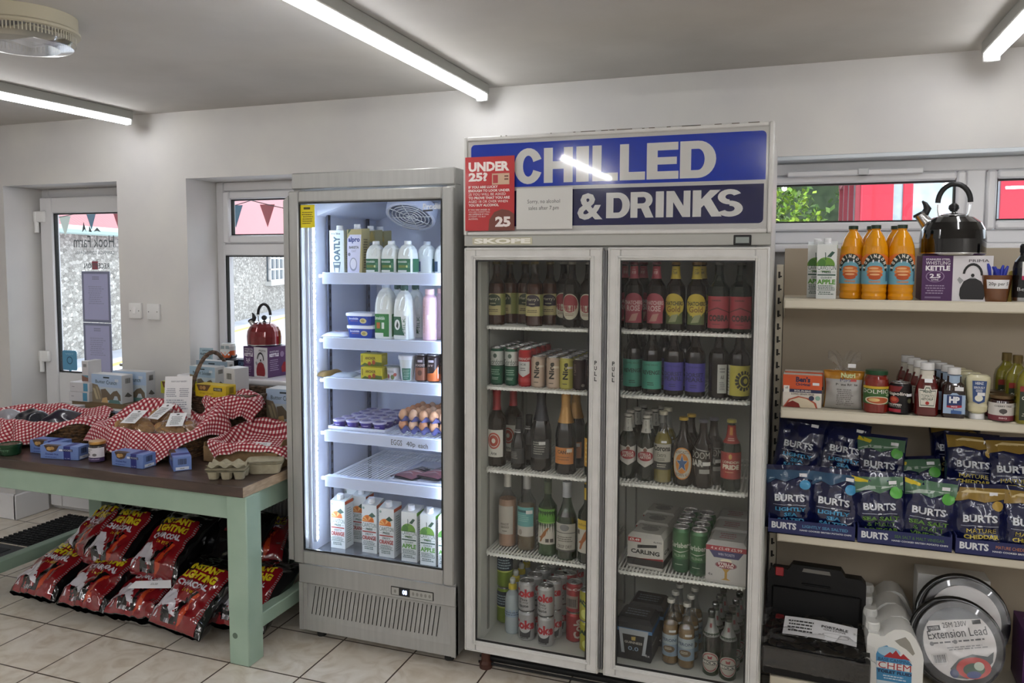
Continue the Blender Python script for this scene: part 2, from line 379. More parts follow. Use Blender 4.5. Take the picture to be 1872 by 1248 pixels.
# ---- switches
def switch(x, z, label, sw):
    t = thing('light_switch' if sw else 'blanking_plate', label, 'switch', (x, WY, z))
    b = MB(); b.box(-.044, -.016, -.044, .044, 0, .044, C('#e0e0df', .35), .005, seg=2)
    for s_ in (-.03, .03): b.lathe([(.003, 0), (.003, .001)], C('#555555'), 8, T=Matrix.Translation((s_, -.016, 0)) @ Matrix.Rotation(math.pi/2, 4, 'X'))
    obj('faceplate', b, t)
    if sw: obj('rocker', MB().box(-.011, -.022, -.018, .011, -.014, .018, C('#e9e9e9', .3), .003), t)
switch(-3.482, 1.325, 'white light switch with small rocker on the wall beside the door', True)
switch(-3.352, 1.322, 'plain white blanking plate on the wall right of the light switch', False)
# ================================================================ LIGHTS
m_fit = C('#9b9b95', .5); m_tube = emit('lit_diffuser', (.985, .985, 1., 1), TUBE_POWER); m_front = emit('lit_diffuser_front', (.985, .985, 1., 1), TUBE_POWER*.36)
def batten(x, y1, ln, label, rz=0.):
    t = thing('ceiling_batten_light', label, 'ceiling light', (x, y1, ZC), rz, 'fluorescent battens on the ceiling')
    obj('housing', MB().box(-.033, -ln, -.045, .033, 0, 0, m_fit, .004), t)
    df = MB(); pr = [(.026*math.sin(a), -.045-.028*math.cos(a)) for a in [(-1.75+i*3.5/10) for i in range(11)]]
    df.prism(pr[::-1], -ln+.012, -.012, m_front if y1 > 3 else m_tube); obj('diffuser', df, t)
    for yy in (-.012, -ln+.002): obj('end_cap', MB().box(-.029, yy, -.076, .029, yy+.011, -.040, C('#b9b9b6', .4), .004), t)
batten(-1.352, 3.50, 1.75, 'lit batten running from above the fridges towards the viewer, middle of three')
batten(-3.40, 3.47, 1.75, 'lit batten on the ceiling near the door, leftmost of three')
batten(.66, 3.44, 1.75, 'lit batten at the top right corner above the window, rightmost of three')
for x in (-4.6, -3.1, -1.6, -.1, 1.4, 2.9): batten(x, .0, 1.75, 'unseen batten added on the ceiling behind the viewer for fill light')  # unseen row, extended to add frontal fill light
batten(2.0, -2.2, 1.75, 'lit batten lying crosswise at the rear of the shop', math.pi/2)
t = thing('emergency_light', 'round cream emergency light with clear bowl on the ceiling', 'ceiling light', (-2.395, 2.0, ZC))
cr = C('#b5ae98', .5)
obj('base_ring', MB().lathe([(.165, 0), (.165, -.042), (.172, -.048), (.172, -.056), (.158, -.058)][::-1], cr, 48, cap=False), t)
b = MB().lathe([(.0, -.106), (.11, -.105), (.150, -.098), (.158, -.084), (.158, -.056)], G_FILM, 48, cap=False); obj('clear_bowl', b, t)
b = MB()
for k in range(90):
    a = k*2*math.pi/90; b.tube([(.156*math.cos(a), .156*math.sin(a), -.058), (.156*math.cos(a), .156*math.sin(a), -.082)], .0022, C('#c9c3b0', .3), 5)
obj('ribbed_collar', b, t)
obj('gear_tray', MB().box(-.12, -.08, -.057, .12, .08, -.062, cr), t)
b = MB(); b.prism([(.0, -.04), (.13, -.05), (.12, .05), (.02, .05)], -.002, 0, PAPER); b.print_([('m', .2, .1, .9, .3, 2, '#555555')], flat((0, -.002, -.04), (.13, 0, 0), (0, 0, .09)))
o = obj('printed_slip', b, t); o.matrix_local = Matrix.Translation((0.01, -.02, -.098)) @ Matrix.Rotation(math.radians(90), 4, 'X')
# ================================================================ OUTSIDE
m_road = noisy('road_surface', '#c9ccd4', '#b8bcc6', 1.5, .9)
struct('ground', MB().box(-60, 3.9, -.12, 30, 60, -.04, m_road))
def stone(name, c1, c2, c3, sc):
    a, nt, b = nodes(name, c1, .9); L = nt.links; tc = N(nt, 'ShaderNodeTexCoord'); mp = N(nt, 'ShaderNodeMapping'); mp.inputs['Scale'].default_value = (1, 1, 1.9)
    L.new(tc.outputs['Object'], mp.inputs[0])
    nz = N(nt, 'ShaderNodeTexNoise', Scale=3., Detail=3.); L.new(mp.outputs[0], nz.inputs[0])
    mx = N(nt, 'ShaderNodeMixRGB'); mx.inputs[0].default_value = .12; L.new(mp.outputs[0], mx.inputs[1]); L.new(nz.outputs['Color'], mx.inputs[2])
    vo = N(nt, 'ShaderNodeTexVoronoi', Scale=sc); vo.feature = 'DISTANCE_TO_EDGE'; L.new(mx.outputs[0], vo.inputs['Vector'])
    v2 = N(nt, 'ShaderNodeTexVoronoi', Scale=sc); L.new(mx.outputs[0], v2.inputs['Vector'])
    r1 = ramp(nt, [(0, c1), (.5, c2), (1, c3)]); L.new(v2.outputs['Color'], r1.inputs[0])
    r2 = ramp(nt, [(0, '#7d7a77'), (.06, '#ffffff')]); L.new(vo.outputs[0], r2.inputs[0])
    m2 = N(nt, 'ShaderNodeMixRGB', blend_type='MULTIPLY'); m2.inputs[0].default_value = .8; L.new(r1.outputs[0], m2.inputs[1]); L.new(r2.outputs[0], m2.inputs[2])
    L.new(m2.outputs[0], b.inputs['Base Color']); return a
A, B = onz(60, 676, -.04), onz(575, 553, -.04); dv = (B-A); ln = dv.length; ang = math.atan2(dv.y, dv.x)
t = thing('stone_barn', 'long pale stone barn with rusty pink tin roof across the lane', 'building', (A.x, A.y, -.04), ang)
m_st = stone('barn_stone', '#c9c5bd', '#918d86', '#e2ded6', 13.)
wl = MB(); wl.box(-1.5, 0, 0, ln*.62, .5, 2.25, m_st); wl.box(ln*.62, .25, 0, ln+14, .7, 2.25, m_st); obj('wall', wl, t)
a_, nt_, b_ = nodes('rusty_tin', '#c88a8c', .6); L_ = nt_.links; tc_ = N(nt_, 'ShaderNodeTexCoord'); wv = N(nt_, 'ShaderNodeTexWave', Scale=2.6, Distortion=1.2); wv.inputs['Detail'].default_value = 2
L_.new(tc_.outputs['Object'], wv.inputs[0]); r_ = ramp(nt_, [(0, '#8c4046'), (.5, '#c08084'), (1, '#a85c62')]); L_.new(wv.outputs['Fac'], r_.inputs[0]); L_.new(r_.outputs[0], b_.inputs['Base Color'])
rf = MB(); rf.add([(-1.8, -.35, 2.15), (ln+14, -.35, 2.15), (ln+14, 6, 6.6), (-1.8, 6, 6.6), (-1.8, -.35, 2.05), (ln+14, -.35, 2.05), (ln+14, 6, 6.5), (-1.8, 6, 6.5)], [(0, 1, 2, 3), (4, 7, 6, 5), (0, 4, 5, 1), (0, 3, 7, 4)], a_); obj('roof', rf, t)
obj('gutter', MB().tube([(-1.8, -.42, 2.1), (ln+14, -.42, 2.1)], .07, C('#a9c0bb', .4)), t)
wf = MB(); wx = ln*.80
wf.box(wx-1.7, .18, .95, wx+1.9, .27, 2.0, C('#5b6a74', .2)); obj('window', wf, t)
wf = MB()
for k in range(8): wf.box(wx-1.7+k*.5, .12, .95, wx-1.64+k*.5, .2, 2.0, WHITE)
for z in (.95, 1.3, 1.65, 1.95): wf.box(wx-1.7, .12, z, wx+1.9, .2, z+.05, WHITE)
obj('glazing_bars', wf, t); obj('window_ledge', MB().box(wx-1.9, .05, .82, wx+2.1, .27, .95, C('#d0d0cc', .6)), t)
tag(obj('road_marking', MB().box(-1.5, -1.0, 0, ln+14, -.85, .006, C('#d9c46a'))), 'faded yellow line along the lane below the barn', 'road marking'); COL.objects['road_marking'].location = (A.x, A.y, -.04); COL.objects['road_marking'].rotation_euler = (0, 0, ang)
# bunting outside
bt = thing('bunting', 'string of triangular flags hanging outside the door and window', 'bunting')
def sagp(u): return Vector((-5.6+u*3.6, 4.25, 1.985-.09*math.sin(math.pi*((u*3) % 1))))
obj('string', MB().tube([sagp(i/60) for i in range(61)], .003, BLACK, 5), bt)
cols = ['#8c3a40', '#6d8a98', '#8c3a40', '#a9b0a4', '#3f5f70']
for k in range(15):
    p = sagp((k+.5)/15); b = MB(); b.prism([(-.055, 0), (.055, 0), (0, -.14)], -.001, .001, C(cols[k % 5])); o = obj('flag', b, bt); o.location = p
# right: hedge, red glazed doors
def leafy(name, label, cat, x, y, z0, rx, ry, rz_, c1, c2, n, sz):
    mb = MB(); ms = [C(c1, .6), C(c2, .6), C('#3c5a1c', .6)]; rr = random.Random(5)
    mb.lathe([(.1, 0), (.55, .1), (.85, .4), (.9, .6), (.7, .85), (.2, 1.)], C('#24381a'), 14, (0, 0, 0))
    mb.v = [(a*rx*.8, b_*ry*.8, c*2*rz_*.9) for a, b_, c in mb.v]
    for i in range(n):
        th, u = rr.uniform(0, 6.283), rr.uniform(-.9, 1); q = math.sqrt(1-u*u)*rr.uniform(.75, 1.12)
        p = Vector((q*math.cos(th)*rx, q*math.sin(th)*ry, rz_+u*rz_*rr.uniform(.8, 1.08)))
        d1 = Vector((rr.gauss(0, 1), rr.gauss(0, 1), rr.gauss(0.5, 1))).normalized()*sz*rr.uniform(.6, 1.3); d2 = d1.cross(Vector((rr.gauss(0, 1), rr.gauss(0, 1), 1))).normalized()*sz*.28
        mb.add([p-d2*.3, p+d1*.5+d2, p+d1, p+d1*.5-d2], [(0, 1, 2, 3)], ms[rr.choice((0, 0, 1, 1, 2))])
    o = obj(name, mb); o.location = (x, y, z0); return tag(o, label, cat)
leafy('bush', 'bright green leafy bush outside the right window', 'bush', -.76, 7.6, -.05, 1.1, .6, 1.35, '#8cb032', '#5f8a26', 11000, .062)
leafy('tree', 'darker green tree behind the bush outside the right window', 'tree', .9, 12.0, -.05, 2.9, 1.5, 2.9, '#5f7d3a', '#3c5c26', 9000, .12)
t = thing('red_kiosk', 'red painted wooden kiosk with glazed doors outside the right window', 'building', (0, 6.0, -.04))
red = C('#c4293f', .45); dred = C('#8c2f3c', .5); rg = noisy('kiosk_painted_reflection', '#9fb9c2', '#c2d0d6', 6, .15)  # pane colour paints in the bright bluish reflection
xs = [XatY(p, 6.0, 1.9) for p in (1572, 1632, 1650, 1662, 1740, 1812, 1828, 1990)]
b = MB(); b.box(xs[0], 0, 0, xs[1], .1, 2.7, red); b.box(xs[0], -.02, 0, xs[0]+.05, .02, 2.7, red, .01); b.box(xs[1]-.16, -.02, 0, xs[1]-.13, .02, 2.7, red); b.box(xs[6], 0, 0, xs[7], .1, 2.7, red); b.box(xs[6]+.3, -.02, 0, xs[6]+.33, .02, 2.7, red)
b.box(xs[0], 2.2, 0, xs[7], 2.3, 2.7, C('#8b979c')); b.box(xs[0]-.02, 0, 2.7, xs[7], 2.3, 2.8, red); obj('wall', b, t)
b = MB(); b.box(xs[2]+.0, .0, 0, xs[3]+.02, .08, 2.7, red, .01); b.box(xs[1], 0, 1.78, xs[6], .08, 1.83, red); b.box(xs[1], 0, 0, xs[6], .08, 1.0, red); b.box(xs[1], 0, 2.45, xs[6], .08, 2.7, red); b.box(xs[4]+.12, 0, 0, xs[4]+.18, .08, 2.7, red); obj('glazed_door', b, t)
b = MB(); b.box(xs[1], .03, 1.0, xs[6], .04, 2.45, rg); obj('glass_pane', b, t)
b = MB(); b.box(xs[0]-.02, 0, 0, xs[0], 2.3, 1.2, dred)
for k in range(4): b.box(xs[0]-.03, k*.7, 1.2, xs[0], k*.7+.08, 2.7, dred)
for z in (1.2, 1.78, 2.3, 2.62): b.box(xs[0]-.03, 0, z, xs[0], 2.3, z+.06, dred)
obj('side_frame', b, t)
# ================================================================ LIT FRIDGE
m_alu = noisy('brushed_silver', '#a8a8a5', '#a1a19e', 60, .36, 0, 3, 'Object', (1, 1, .03), .25)
m_in = C('#d3d8e8', .3); m_lip = C('#c6d0e6', .25)
FX0, FX1, FY, FB = -1.925, -1.205, 2.836, 3.50
t = thing('display_fridge', 'tall silver single door display fridge lit cool white inside', 'fridge', (0, 0, 0))
FR1 = t
b = MB(); b.box(FX0, FY, .05, FX0+.035, FB, 1.965, m_alu); b.box(FX1-.035, FY, .05, FX1, FB, 1.965, m_alu); b.box(FX0+.035, FB-.04, .05, FX1-.035, FB, 1.965, m_alu)
b.box(FX0+.035, FY, 1.90, FX1-.035, FB-.04, 1.965, m_alu); b.box(FX0-.003, FY-.012, 1.902, FX1+.003, FY+.05, 1.967, m_alu, .004)
b.box(FX0+.035, FY+.02, .05, FX1-.035, FB-.04, .345, m_alu)
obj('cabinet', b, t)
b = MB(); b.box(FX0+.035, FY+.03, .345, FX0+.045, FB-.04, 1.90, m_in); b.box(FX1-.045, FY+.03, .345, FX1-.035, FB-.04, 1.90, m_in); b.box(FX0+.045, FB-.05, .345, FX1-.045, FB-.04, 1.90, m_in)
b.box(FX0+.045, FY+.03, 1.885, FX1-.045, FB-.05, 1.90, m_in); b.box(FX0+.045, FY+.03, .345, FX1-.045, FB-.05, .378, C('#8b8f96', .22, .6))
b.prism([(FX0+.045, 1.885), (FX0+.045, 1.80), (FX0+.30, 1.885)], FY+.1, FB-.05, m_in)
obj('interior_liner', b, t)
for x, y in ((FX0+.055, 2.99), (FX0+.055, 3.33), (FX1-.063, 2.99), (FX1-.063, 3.33)):
    b = MB(); b.box(x, y, .40, x+.008, y+.022, 1.84, C('#5b6070', .4, .5))
    for k in range(36): b.box(x-.001, y+.007, .42+k*.039, x+.0095, y+.015, .436+k*.039, BLACK)
    obj('shelf_track', b, t)
b = MB(); led = emit('led_strip', (.66, .80, 1, 1), 42.0)
b.box(FX0+.047, FY+.040, .42, FX0+.060, FY+.050, 1.80, C('#dfe7f5', .3)); 
for k in range(64): b.box(FX0+.060, FY+.0405, .43+k*.0214, FX0+.064, FY+.0495, .443+k*.0214, led)
obj('led_strip', b, t)
b = MB(); b.box(FX1-.060, FY+.040, .42, FX1-.047, FY+.050, 1.80, C('#dfe7f5', .3))
for k in range(64): b.box(FX1-.064, FY+.0405, .43+k*.0214, FX1-.060, FY+.0495, .443+k*.0214, led)
obj('led_strip', b, t)
RADF = math.pi/180
# fan guard under the roof of the cavity
b = MB(); fc = (-1.46, 3.13)
for r in (.02, .04, .06, .08, .10, .12): b.tube([(fc[0]+r*math.cos(a*.2618), fc[1]+r*math.sin(a*.2618), 1.838) for a in range(24)], .0022, WHITE, 5, True)
for k in range(8): b.tube([fc+(1.838,), (fc[0]+.12*math.cos(k*.785), fc[1]+.12*math.sin(k*.785), 1.838)], .002, WHITE, 5)
b.lathe([(.122, 1.835), (.134, 1.838), (.138, 1.87), (.138, 1.90)], m_in, 32, fc+(0,), cap=False); b.lathe([(.0, 1.86), (.118, 1.86)], C('#aab3c9'), 32, fc+(0,))
cc_ = Vector((fc[0], fc[1], 1.838)); Tf = Matrix.Translation((-1.525, 3.10, 1.797)) @ Matrix.Rotation(RADF*-30, 4, 'X') @ Matrix.Scale(.80, 4) @ Matrix.Translation(-cc_); b.v = [tuple(Tf @ Vector(q)) for q in b.v]; obj('fan_guard', b, t)
# door
dr = MB(); DF = FY-.036
frame(dr, FX0-.004, .350, FX1+.004, 1.893, DF, FY-.004, .046, m_alu, .005, .058)
door = obj('door', dr, t)
g = MB(); g.box(FX0+.04, DF+.012, .405, FX1-.04, DF+.017, 1.85, G_LIT); obj('glass_pane', g, door)
g = MB(); frame(g, FX0+.042, .408, FX1-.042, 1.847, DF+.004, DF+.012, .006, BLACK, 0); obj('door_gasket', g, door)
g = MB(); g.prism([(0, 0), (.0, 0)][:0] or [(FX0-.028, .36), (FX0-.004, .36), (FX0-.004, 1.875), (FX0-.028, 1.855)], DF, DF+.018, m_alu); obj('door_handle', g, door)
g = MB(); yl = C('#e3d21c', .5); g.box(-.034, 0, 0, .034, .0008, .092, yl)
g.print_([('r', .25, .8, .7, .9, C('#4a4410')), ('m', .12, .15, .9, .72, 6, '#6b6214')], flat((-.034, 0, 0), (.068, 0, 0), (0, 0, .092))); o = obj('warning_sticker', g, door); o.location = (FX0+.080, DF+.0105, 1.745); o['label'] = 'yellow warning sticker'
g = MB(); g.print_([('t', 'Prodis', 0, .2, 1, 1, C('#d8dade'), .02), ('r', .0, .0, .55, .22, C('#3b3f47'))], flat((FX1-.125, DF+.0115, 1.800), (.075, 0, .004), (0, 0, .030))); obj('maker_lettering', g, door)
# lower panel with slots and controls
b = MB(); ps = [(FY, .340), (FY, .262), (FY+.006, .258)]
b.box(FX0, FY-.008, .255, FX1, FY+.02, .338, m_alu, .003); b.box(FX0, FY-.008, .05, FX0+.018, FY+.02, .255, m_alu); b.box(FX1-.018, FY-.008, .05, FX1, FY+.02, .255, m_alu)
b.box(FX0+.018, FY-.004, .05, FX1-.018, FY+.02, .098, m_alu); b.add([(FX0+.018, FY-.004, .098), (FX1-.018, FY-.004, .098), (FX1-.018, FY+.014, .255), (FX0+.018, FY+.014, .255)], [(0, 1, 2, 3)], m_alu)
kp = obj('lower_panel', b, t)
b = MB()
for k in range(31):
    x = FX0+.065+k*.0192
    b.add([(x-.008, FY-.0028, .122), (x-.0045, FY-.0028, .122), (x+.0075, FY+.0105, .240), (x+.004, FY+.0105, .240)], [(0, 1, 2, 3)], C('#0b0b0b'))
obj('vent_slots', b, kp)
b = MB(); mp = flat((-1.488, FY-.0085, .268), (.188, 0, 0), (0, 0, .030))
b.box(-1.488, FY-.010, .266, -1.298, FY-.006, .302, BLACK, .002); mp = flat((-1.484, FY-.0101, .269), (.182, 0, 0), (0, 0, .030))
b.print_([('r', 0, 0, .18, 1, C('#a7a7a2')), ('r', .45, 0, 1, 1, C('#a7a7a2')), ('e', .53, .5, .03, .25, C('#84847f')), ('e', .63, .5, .03, .25, C('#84847f')), ('e', .73, .5, .03, .25, C('#84847f')), ('e', .83, .5, .03, .25, C('#84847f')), ('e', .93, .5, .03, .25, C('#84847f')), ('e', .09, .5, .03, .25, C('#84847f'))], mp)
b.print_([('t', '08', .27, .2, .38, .8, emit('led_digits', (.35, .5, 1, 1), 4), .02)], mp, d0=.001); obj('control_panel', b, kp)
for x in (FX0+.06, FX1-.06):
    for y in (FY+.07, FB-.07): obj('foot', MB().lathe([(.02, 0), (.02, .05)], C('#222222'), 12, (x, y, 0)), t)
LSH = [(1.56, 'wire shelf with white price rail, topmost in the lit fridge'), (1.29, ''), (1.122, ''), (.897, ''), (.703, '')]
def wshelf(x0, x1, y0, y1, z, m, parent, n=44, rail=None, r=.0027, fr=.0055):
    b = MB(); b.tube([(x0+.012, y1, z-r), (x0, y1-.01, z-r), (x0, y0+.03, z-r), (x0+.008, y0+.008, z-r), (x0+.03, y0, z-r), (x1-.03, y0, z-r), (x1-.008, y0+.008, z-r), (x1, y0+.03, z-r), (x1, y1-.01, z-r), (x1-.012, y1, z-r)], fr, m, 7, True)
    for k in range(1, n):
        x = x0+(x1-x0)*k/n; b.tube([(x, y0-.005, z-.009), (x, y0-.004, z+fr-r-.003), (x, y0+.004, z+fr-r-.001), (x, y1, z+fr-r-.003)], r, m, 5)
    for y in (y0+.045, (y0+y1)/2, y1-.06): b.tube([(x0, y, z-r*2), (x1, y, z-r*2)], r*1.4, m, 5)
    o = obj('shelf', b, parent)
    if rail:
        q = MB(); q.box(x0-.006, y0-.014, z-.038, x1, y0-.010, z+.010, m_lip, .0015); q.box(x0-.006, y0-.012, z+.004, x1, y0+.02, z+.008, m_lip)
        q.box(x0-.028, y0-.008, z-.012, x0-.006, y0+.004, z+.002, m_lip, .002); obj('price_rail', q, o)
    return o
for z, _ in LSH: wshelf(FX0+.100, FX1-.052, 2.905, 3.42, z-.006, C('#eef1f8', .3), t, 34, True)
q = MB(); q.print_([('t', 'EGGS', 0, 0, .3, 1, BLACK, 0.), ('t', '40p', .42, -.2, .66, .95, BLACK, 0.), ('t', 'each', .74, 0, 1, .9, BLACK, 0.)], flat((-1.515, 2.8905, .865), (.165, 0, -.004), (0, 0, .022))); o = obj('handwritten_price', q, t)
# ================================================================ TWIN DOOR FRIDGE
m_wh = noisy('worn_white_enamel', '#cfcecb', '#c8c7c4', 20, .42); m_gr = C('#a9a9a4', .4, .3); m_ind = C('#c2c4bf', .5)
SX0, SX1, SY, SB = -1.162, -.068, 2.845, 3.50
t = thing('drinks_fridge', 'large twin glass door drinks fridge with blue illuminated style header sign', 'fridge')
FR2 = t
b = MB(); b.box(SX0, SY, .09, SX0+.035, SB, 2.05, m_wh); b.box(SX1-.035, SY, .09, SX1, SB, 2.05, m_wh); b.box(SX0+.035, SB-.04, .09, SX1-.035, SB, 2.05, m_wh)
b.box(SX0+.035, SY, 1.655, SX1-.035, SB-.04, 1.72, m_wh); b.box(SX0+.035, SY, 2.03, SX1-.035, SB-.04, 2.05, m_wh); b.box(SX0+.035, SY, .09, SX1-.035, SB-.04, .118, m_ind)
b.box(SX0+.035, SY+.02, .118, SX0+.05, SB-.04, 1.655, m_ind); b.box(SX1-.05, SY+.02, .118, SX1-.035, SB-.04, 1.655, m_ind); b.box(SX0+.05, SB-.055, .118, SX1-.05, SB-.04, 1.655, m_ind)
b.box(-.637, SY, .118, -.603, SY+.05, 1.655, m_wh)
obj('cabinet', b, t)
b = MB(); b.box(SX0, SY-.028, 1.668, SX1, SY, 1.708, m_gr, .002); obj('display_rail', b, t)
b = MB(); b.box(-1.128, SY-.0295, 1.674, -.893, SY-.028, 1.700, C('#b9b59c', .5)); b.print_([('t', 'SKOPE', .03, .14, .97, .86, C('#eceae2'), .05)], flat((-1.128, SY-.0296, 1.674), (.235, 0, 0), (0, 0, .026))); obj('maker_plate', b, t)
b = MB(); b.box(-.187, SY-.033, 1.668, -.130, SY-.026, 1.702, BLACK, .002); b.box(-.180, SY-.0345, 1.675, -.137, SY-.032, 1.695, C('#8f9793', .2)); obj('temperature_display', b, t)
b = MB()
for k in range(4): b.box(SX0+.03, SY+.045+k*.012, .015+k*.018, SX1-.03, SY+.05+k*.012, .024+k*.018, C('#1a1b1d', .5))
b.box(SX0+.03, SY+.10, .0, SX1-.03, SY+.12, .09, C('#0d0e10', .6)); obj('base_grille', b, t)
for x in (SX0+.06, SX1-.06):
    for y in (SY+.05, SB-.06): b = MB(); b.lathe([(.026, 0), (.026, .02), (.018, .03), (.018, .09)], C('#4b2a20', .5), 14, (x, y, 0)); obj('foot', b, t)
# header
HZ0, HZ1, HY = 1.708, 2.072, SY-.033
hd = MB(); frame(hd, SX0-.002, HZ0, SX1+.002, HZ1, HY, SY+.02, .016, m_wh, .004); hd.box(SX0+.01, HY+.02, HZ0+.01, SX1-.01, SY+.02, HZ1-.01, m_wh); h = obj('sign_box', hd, t)
sg = MB(); sw, sh = SX1-SX0-.03, HZ1-HZ0-.032; sg.box(SX0+.015, HY+.007, HZ0+.016, SX1-.015, HY+.012, HZ1-.016, C('#b4b3b1', .12, 0, .8))
def rr(u0, v0, u1, v1, r, asp, cs=(1, 1, 1, 1)):
    p = []; rv = r*asp
    for (cx, cy, a0, on) in ((u1-r, v1-rv, 0, cs[0]), (u0+r, v1-rv, 1, cs[1]), (u0+r, v0+rv, 2, cs[2]), (u1-r, v0+rv, 3, cs[3])):
        if on: p += [(cx+r*math.cos(math.pi/2*(a0+i/5)), cy+rv*math.sin(math.pi/2*(a0+i/5))) for i in range(6)]
        else: p.append((cx+(r if a0 in (0, 3) else -r), cy+(rv if a0 in (0, 1) else -rv)))
    return p
asp = sw/sh; B1, B2, LT = C('#0a2f9e', .1, 0, .8), C('#0b0f45', .1, 0, .8), C('#c3c3c1', .1, 0, .8)
# heavy block letters as outlines with straight and rounded strokes
def glyph(ch, x, y, w_, h_, m):
    s = .31*w_ if ch not in 'I' else w_; o = []
    ky = h_*.215
    def R_(a, b_, c, d): o.append(('p', [(x+a, y+b_), (x+c, y+b_), (x+c, y+d), (x+a, y+d)], m))
    def arc(cx, cy, rx, ry, tx, ty, a0, a1, n=10):
        for i in range(n):
            a, c = math.radians(a0+(a1-a0)*i/n), math.radians(a0+(a1-a0)*(i+1)/n)
            o.append(('p', [(x+cx+rx*math.cos(a), y+cy+ry*math.sin(a)), (x+cx+rx*math.cos(c), y+cy+ry*math.sin(c)), (x+cx+(rx-tx)*math.cos(c), y+cy+(ry-ty)*math.sin(c)), (x+cx+(rx-tx)*math.cos(a), y+cy+(ry-ty)*math.sin(a))], m))
    if ch == 'C': arc(w_*.5, h_*.5, w_*.5, h_*.52, s, ky, 22, 338, 22)
    elif ch == 'H': R_(0, 0, s, h_); R_(w_-s, 0, w_, h_); R_(s, h_*.39, w_-s, h_*.61)
    elif ch == 'I': R_(0, 0, w_, h_)
    elif ch == 'L': R_(0, 0, s*1.15, h_); R_(s, 0, w_, ky*1.05)
    elif ch == 'E': R_(0, 0, s*1.1, h_); R_(s, 0, w_, ky); R_(s, h_-ky, w_*.98, h_); R_(s, h_*.40, w_*.94, h_*.60)
    elif ch == 'D': R_(0, 0, s, h_); R_(s, 0, w_*.5, ky); R_(s, h_-ky, w_*.5, h_); arc(w_*.5, h_*.5, w_*.5, h_*.5, s*1.02, ky, -90, 90, 14)
    elif ch == 'R': R_(0, 0, s, h_); R_(s, h_-ky*.95, w_*.55, h_); R_(s, h_*.36, w_*.55, h_*.36+ky*.9); arc(w_*.55, h_*.68, w_*.42, h_*.32, s*.95, ky*.92, -90, 90, 12); o.append(('p', [(x+w_*.45, y+h_*.40), (x+w_*.66, y), (x+w_*1.02, y), (x+w_*.80, y+h_*.44)], m))
    elif ch == 'N': R_(0, 0, s*.92, h_); R_(w_-s*.92, 0, w_, h_); o.append(('p', [(x, y+h_), (x+s*1.05, y+h_), (x+w_, y), (x+w_-s*1.05, y)], m))
    elif ch == 'K': R_(0, 0, s, h_); o.append(('p', [(x+s, y+h_*.34), (x+s, y+h_*.66), (x+w_*.62, y+h_), (x+w_, y+h_)], m)); o.append(('p', [(x+w_*.36, y+h_*.52), (x+w_*.62, y+h_*.74), (x+w_*1.05, y), (x+w_*.68, y)], m))
    elif ch == 'S': arc(w_*.5, h_*.73, w_*.46, h_*.285, s*.95, ky*.86, 25, 268, 16); arc(w_*.5, h_*.285, w_*.5, h_*.30, s, ky*.9, -155, 92, 16)
    return o
it = [('p', rr(.012, .480, .993, .960, .014, asp, (1, 1, 0, 0)), B1), ('p', rr(.012, .05, .989, .440, .014, asp, (0, 0, 1, 1)), B2)]
sg.print_(it, flat((SX0+.015, HY+.007, HZ0+.016), (sw, 0, 0), (0, 0, sh)))
it = []
for ch, u0, u1 in (('C', .172, .273), ('H', .278, .379), ('I', .391, .434), ('L', .446, .532), ('L', .538, .621), ('E', .626, .728), ('D', .732, .844)): it += glyph(ch, u0, .515, u1-u0, .375, LT)
for ch, u0, u1 in (('D', .494, .573), ('R', .575, .649), ('I', .657, .683), ('N', .691, .767), ('K', .774, .860), ('S', .848, .928)): it += glyph(ch, u0, .122, u1-u0, .268, LT)
it.append(('t', '&', .396, .108, .482, .392, LT, .03))
sg.print_(it, flat((SX0+.015, HY+.007, HZ0+.016), (sw, 0, 0), (0, 0, sh)), d0=.0007, dd=.000002)
o = obj('sign_face', sg, h); o['label'] = 'blue sign face reading CHILLED & DRINKS in pale block letters'
# chipped paint along the top of the frame
b = MB(); rg_ = random.Random(2)
for k in range(26): x = rg_.uniform(-1.05, -.10); b.box(x, HY-.0008, HZ1-.0035, x+rg_.uniform(.004, .03), HY+.001, HZ1-.0012, C('#57493c'))
obj('paint_chips', b, h, 'stuff')
def sdoor(x0, x1, name_side):
    b = MB(); z0, z1, y = .100, 1.662, SY-.038
    frame(b, x0, z0, x1, z1, y+.004, SY-.004, .046, m_wh, .003); frame(b, x0+.030, z0+.030, x1-.030, z1-.030, y, y+.006, .008, m_wh, .002); frame(b, x0+.002, z0+.002, x1-.002, z1-.002, y, y+.006, .006, m_wh, .002)
    dd = obj('door', b, t)
    g = MB(); g.box(x0+.04, y+.014, z0+.04, x1-.04, y+.019, z1-.04, G_DARK); obj('glass_pane', g, dd)
    g = MB(); frame(g, x0+.0455, z0+.0455, x1-.0455, z1-.0455, y+.006, y+.013, .005, BLACK, 0); obj('door_gasket', g, dd)
    xx = x1+.001 if name_side == 'l' else x0-.009
    obj('handle_channel', MB().box(xx, y+.002, z0+.02, xx+.008, y+.03, z1-.01, C('#77777a', .35, .6), .002), dd)
    xp = x1-.030 if name_side == 'l' else x0+.016
    g = MB(); it = [('t', c_, .3 if c_ != 'I' else .4, .78-.26*i, .8, .98-.26*i, BLACK, .03) for i, c_ in enumerate('PULL')]
    g.print_(it, flat((xp, y-.0002, 1.185), (.018, 0, 0), (0, 0, .075))); obj('pull_lettering', g, dd)
sdoor(SX0+.002, -.630, 'l'); sdoor(-.612, SX1-.002, 'r')
SSH = [1.367, 1.133, .808, .477]
for x0, x1 in ((-1.103, -.648), (-.592, -.122)):
    for z in SSH: wshelf(x0, x1, 2.885, 3.40, z-.006, C('#ecece8', .35), t, 34, None, .0033, .006)
for x in (-1.109, -.642, -.598, -.120):
    for y in (2.93, 3.36): obj('shelf_track', MB().box(x-.002, y, .14, x+.002, y+.018, 1.62, C('#7b7b78', .4)), t)
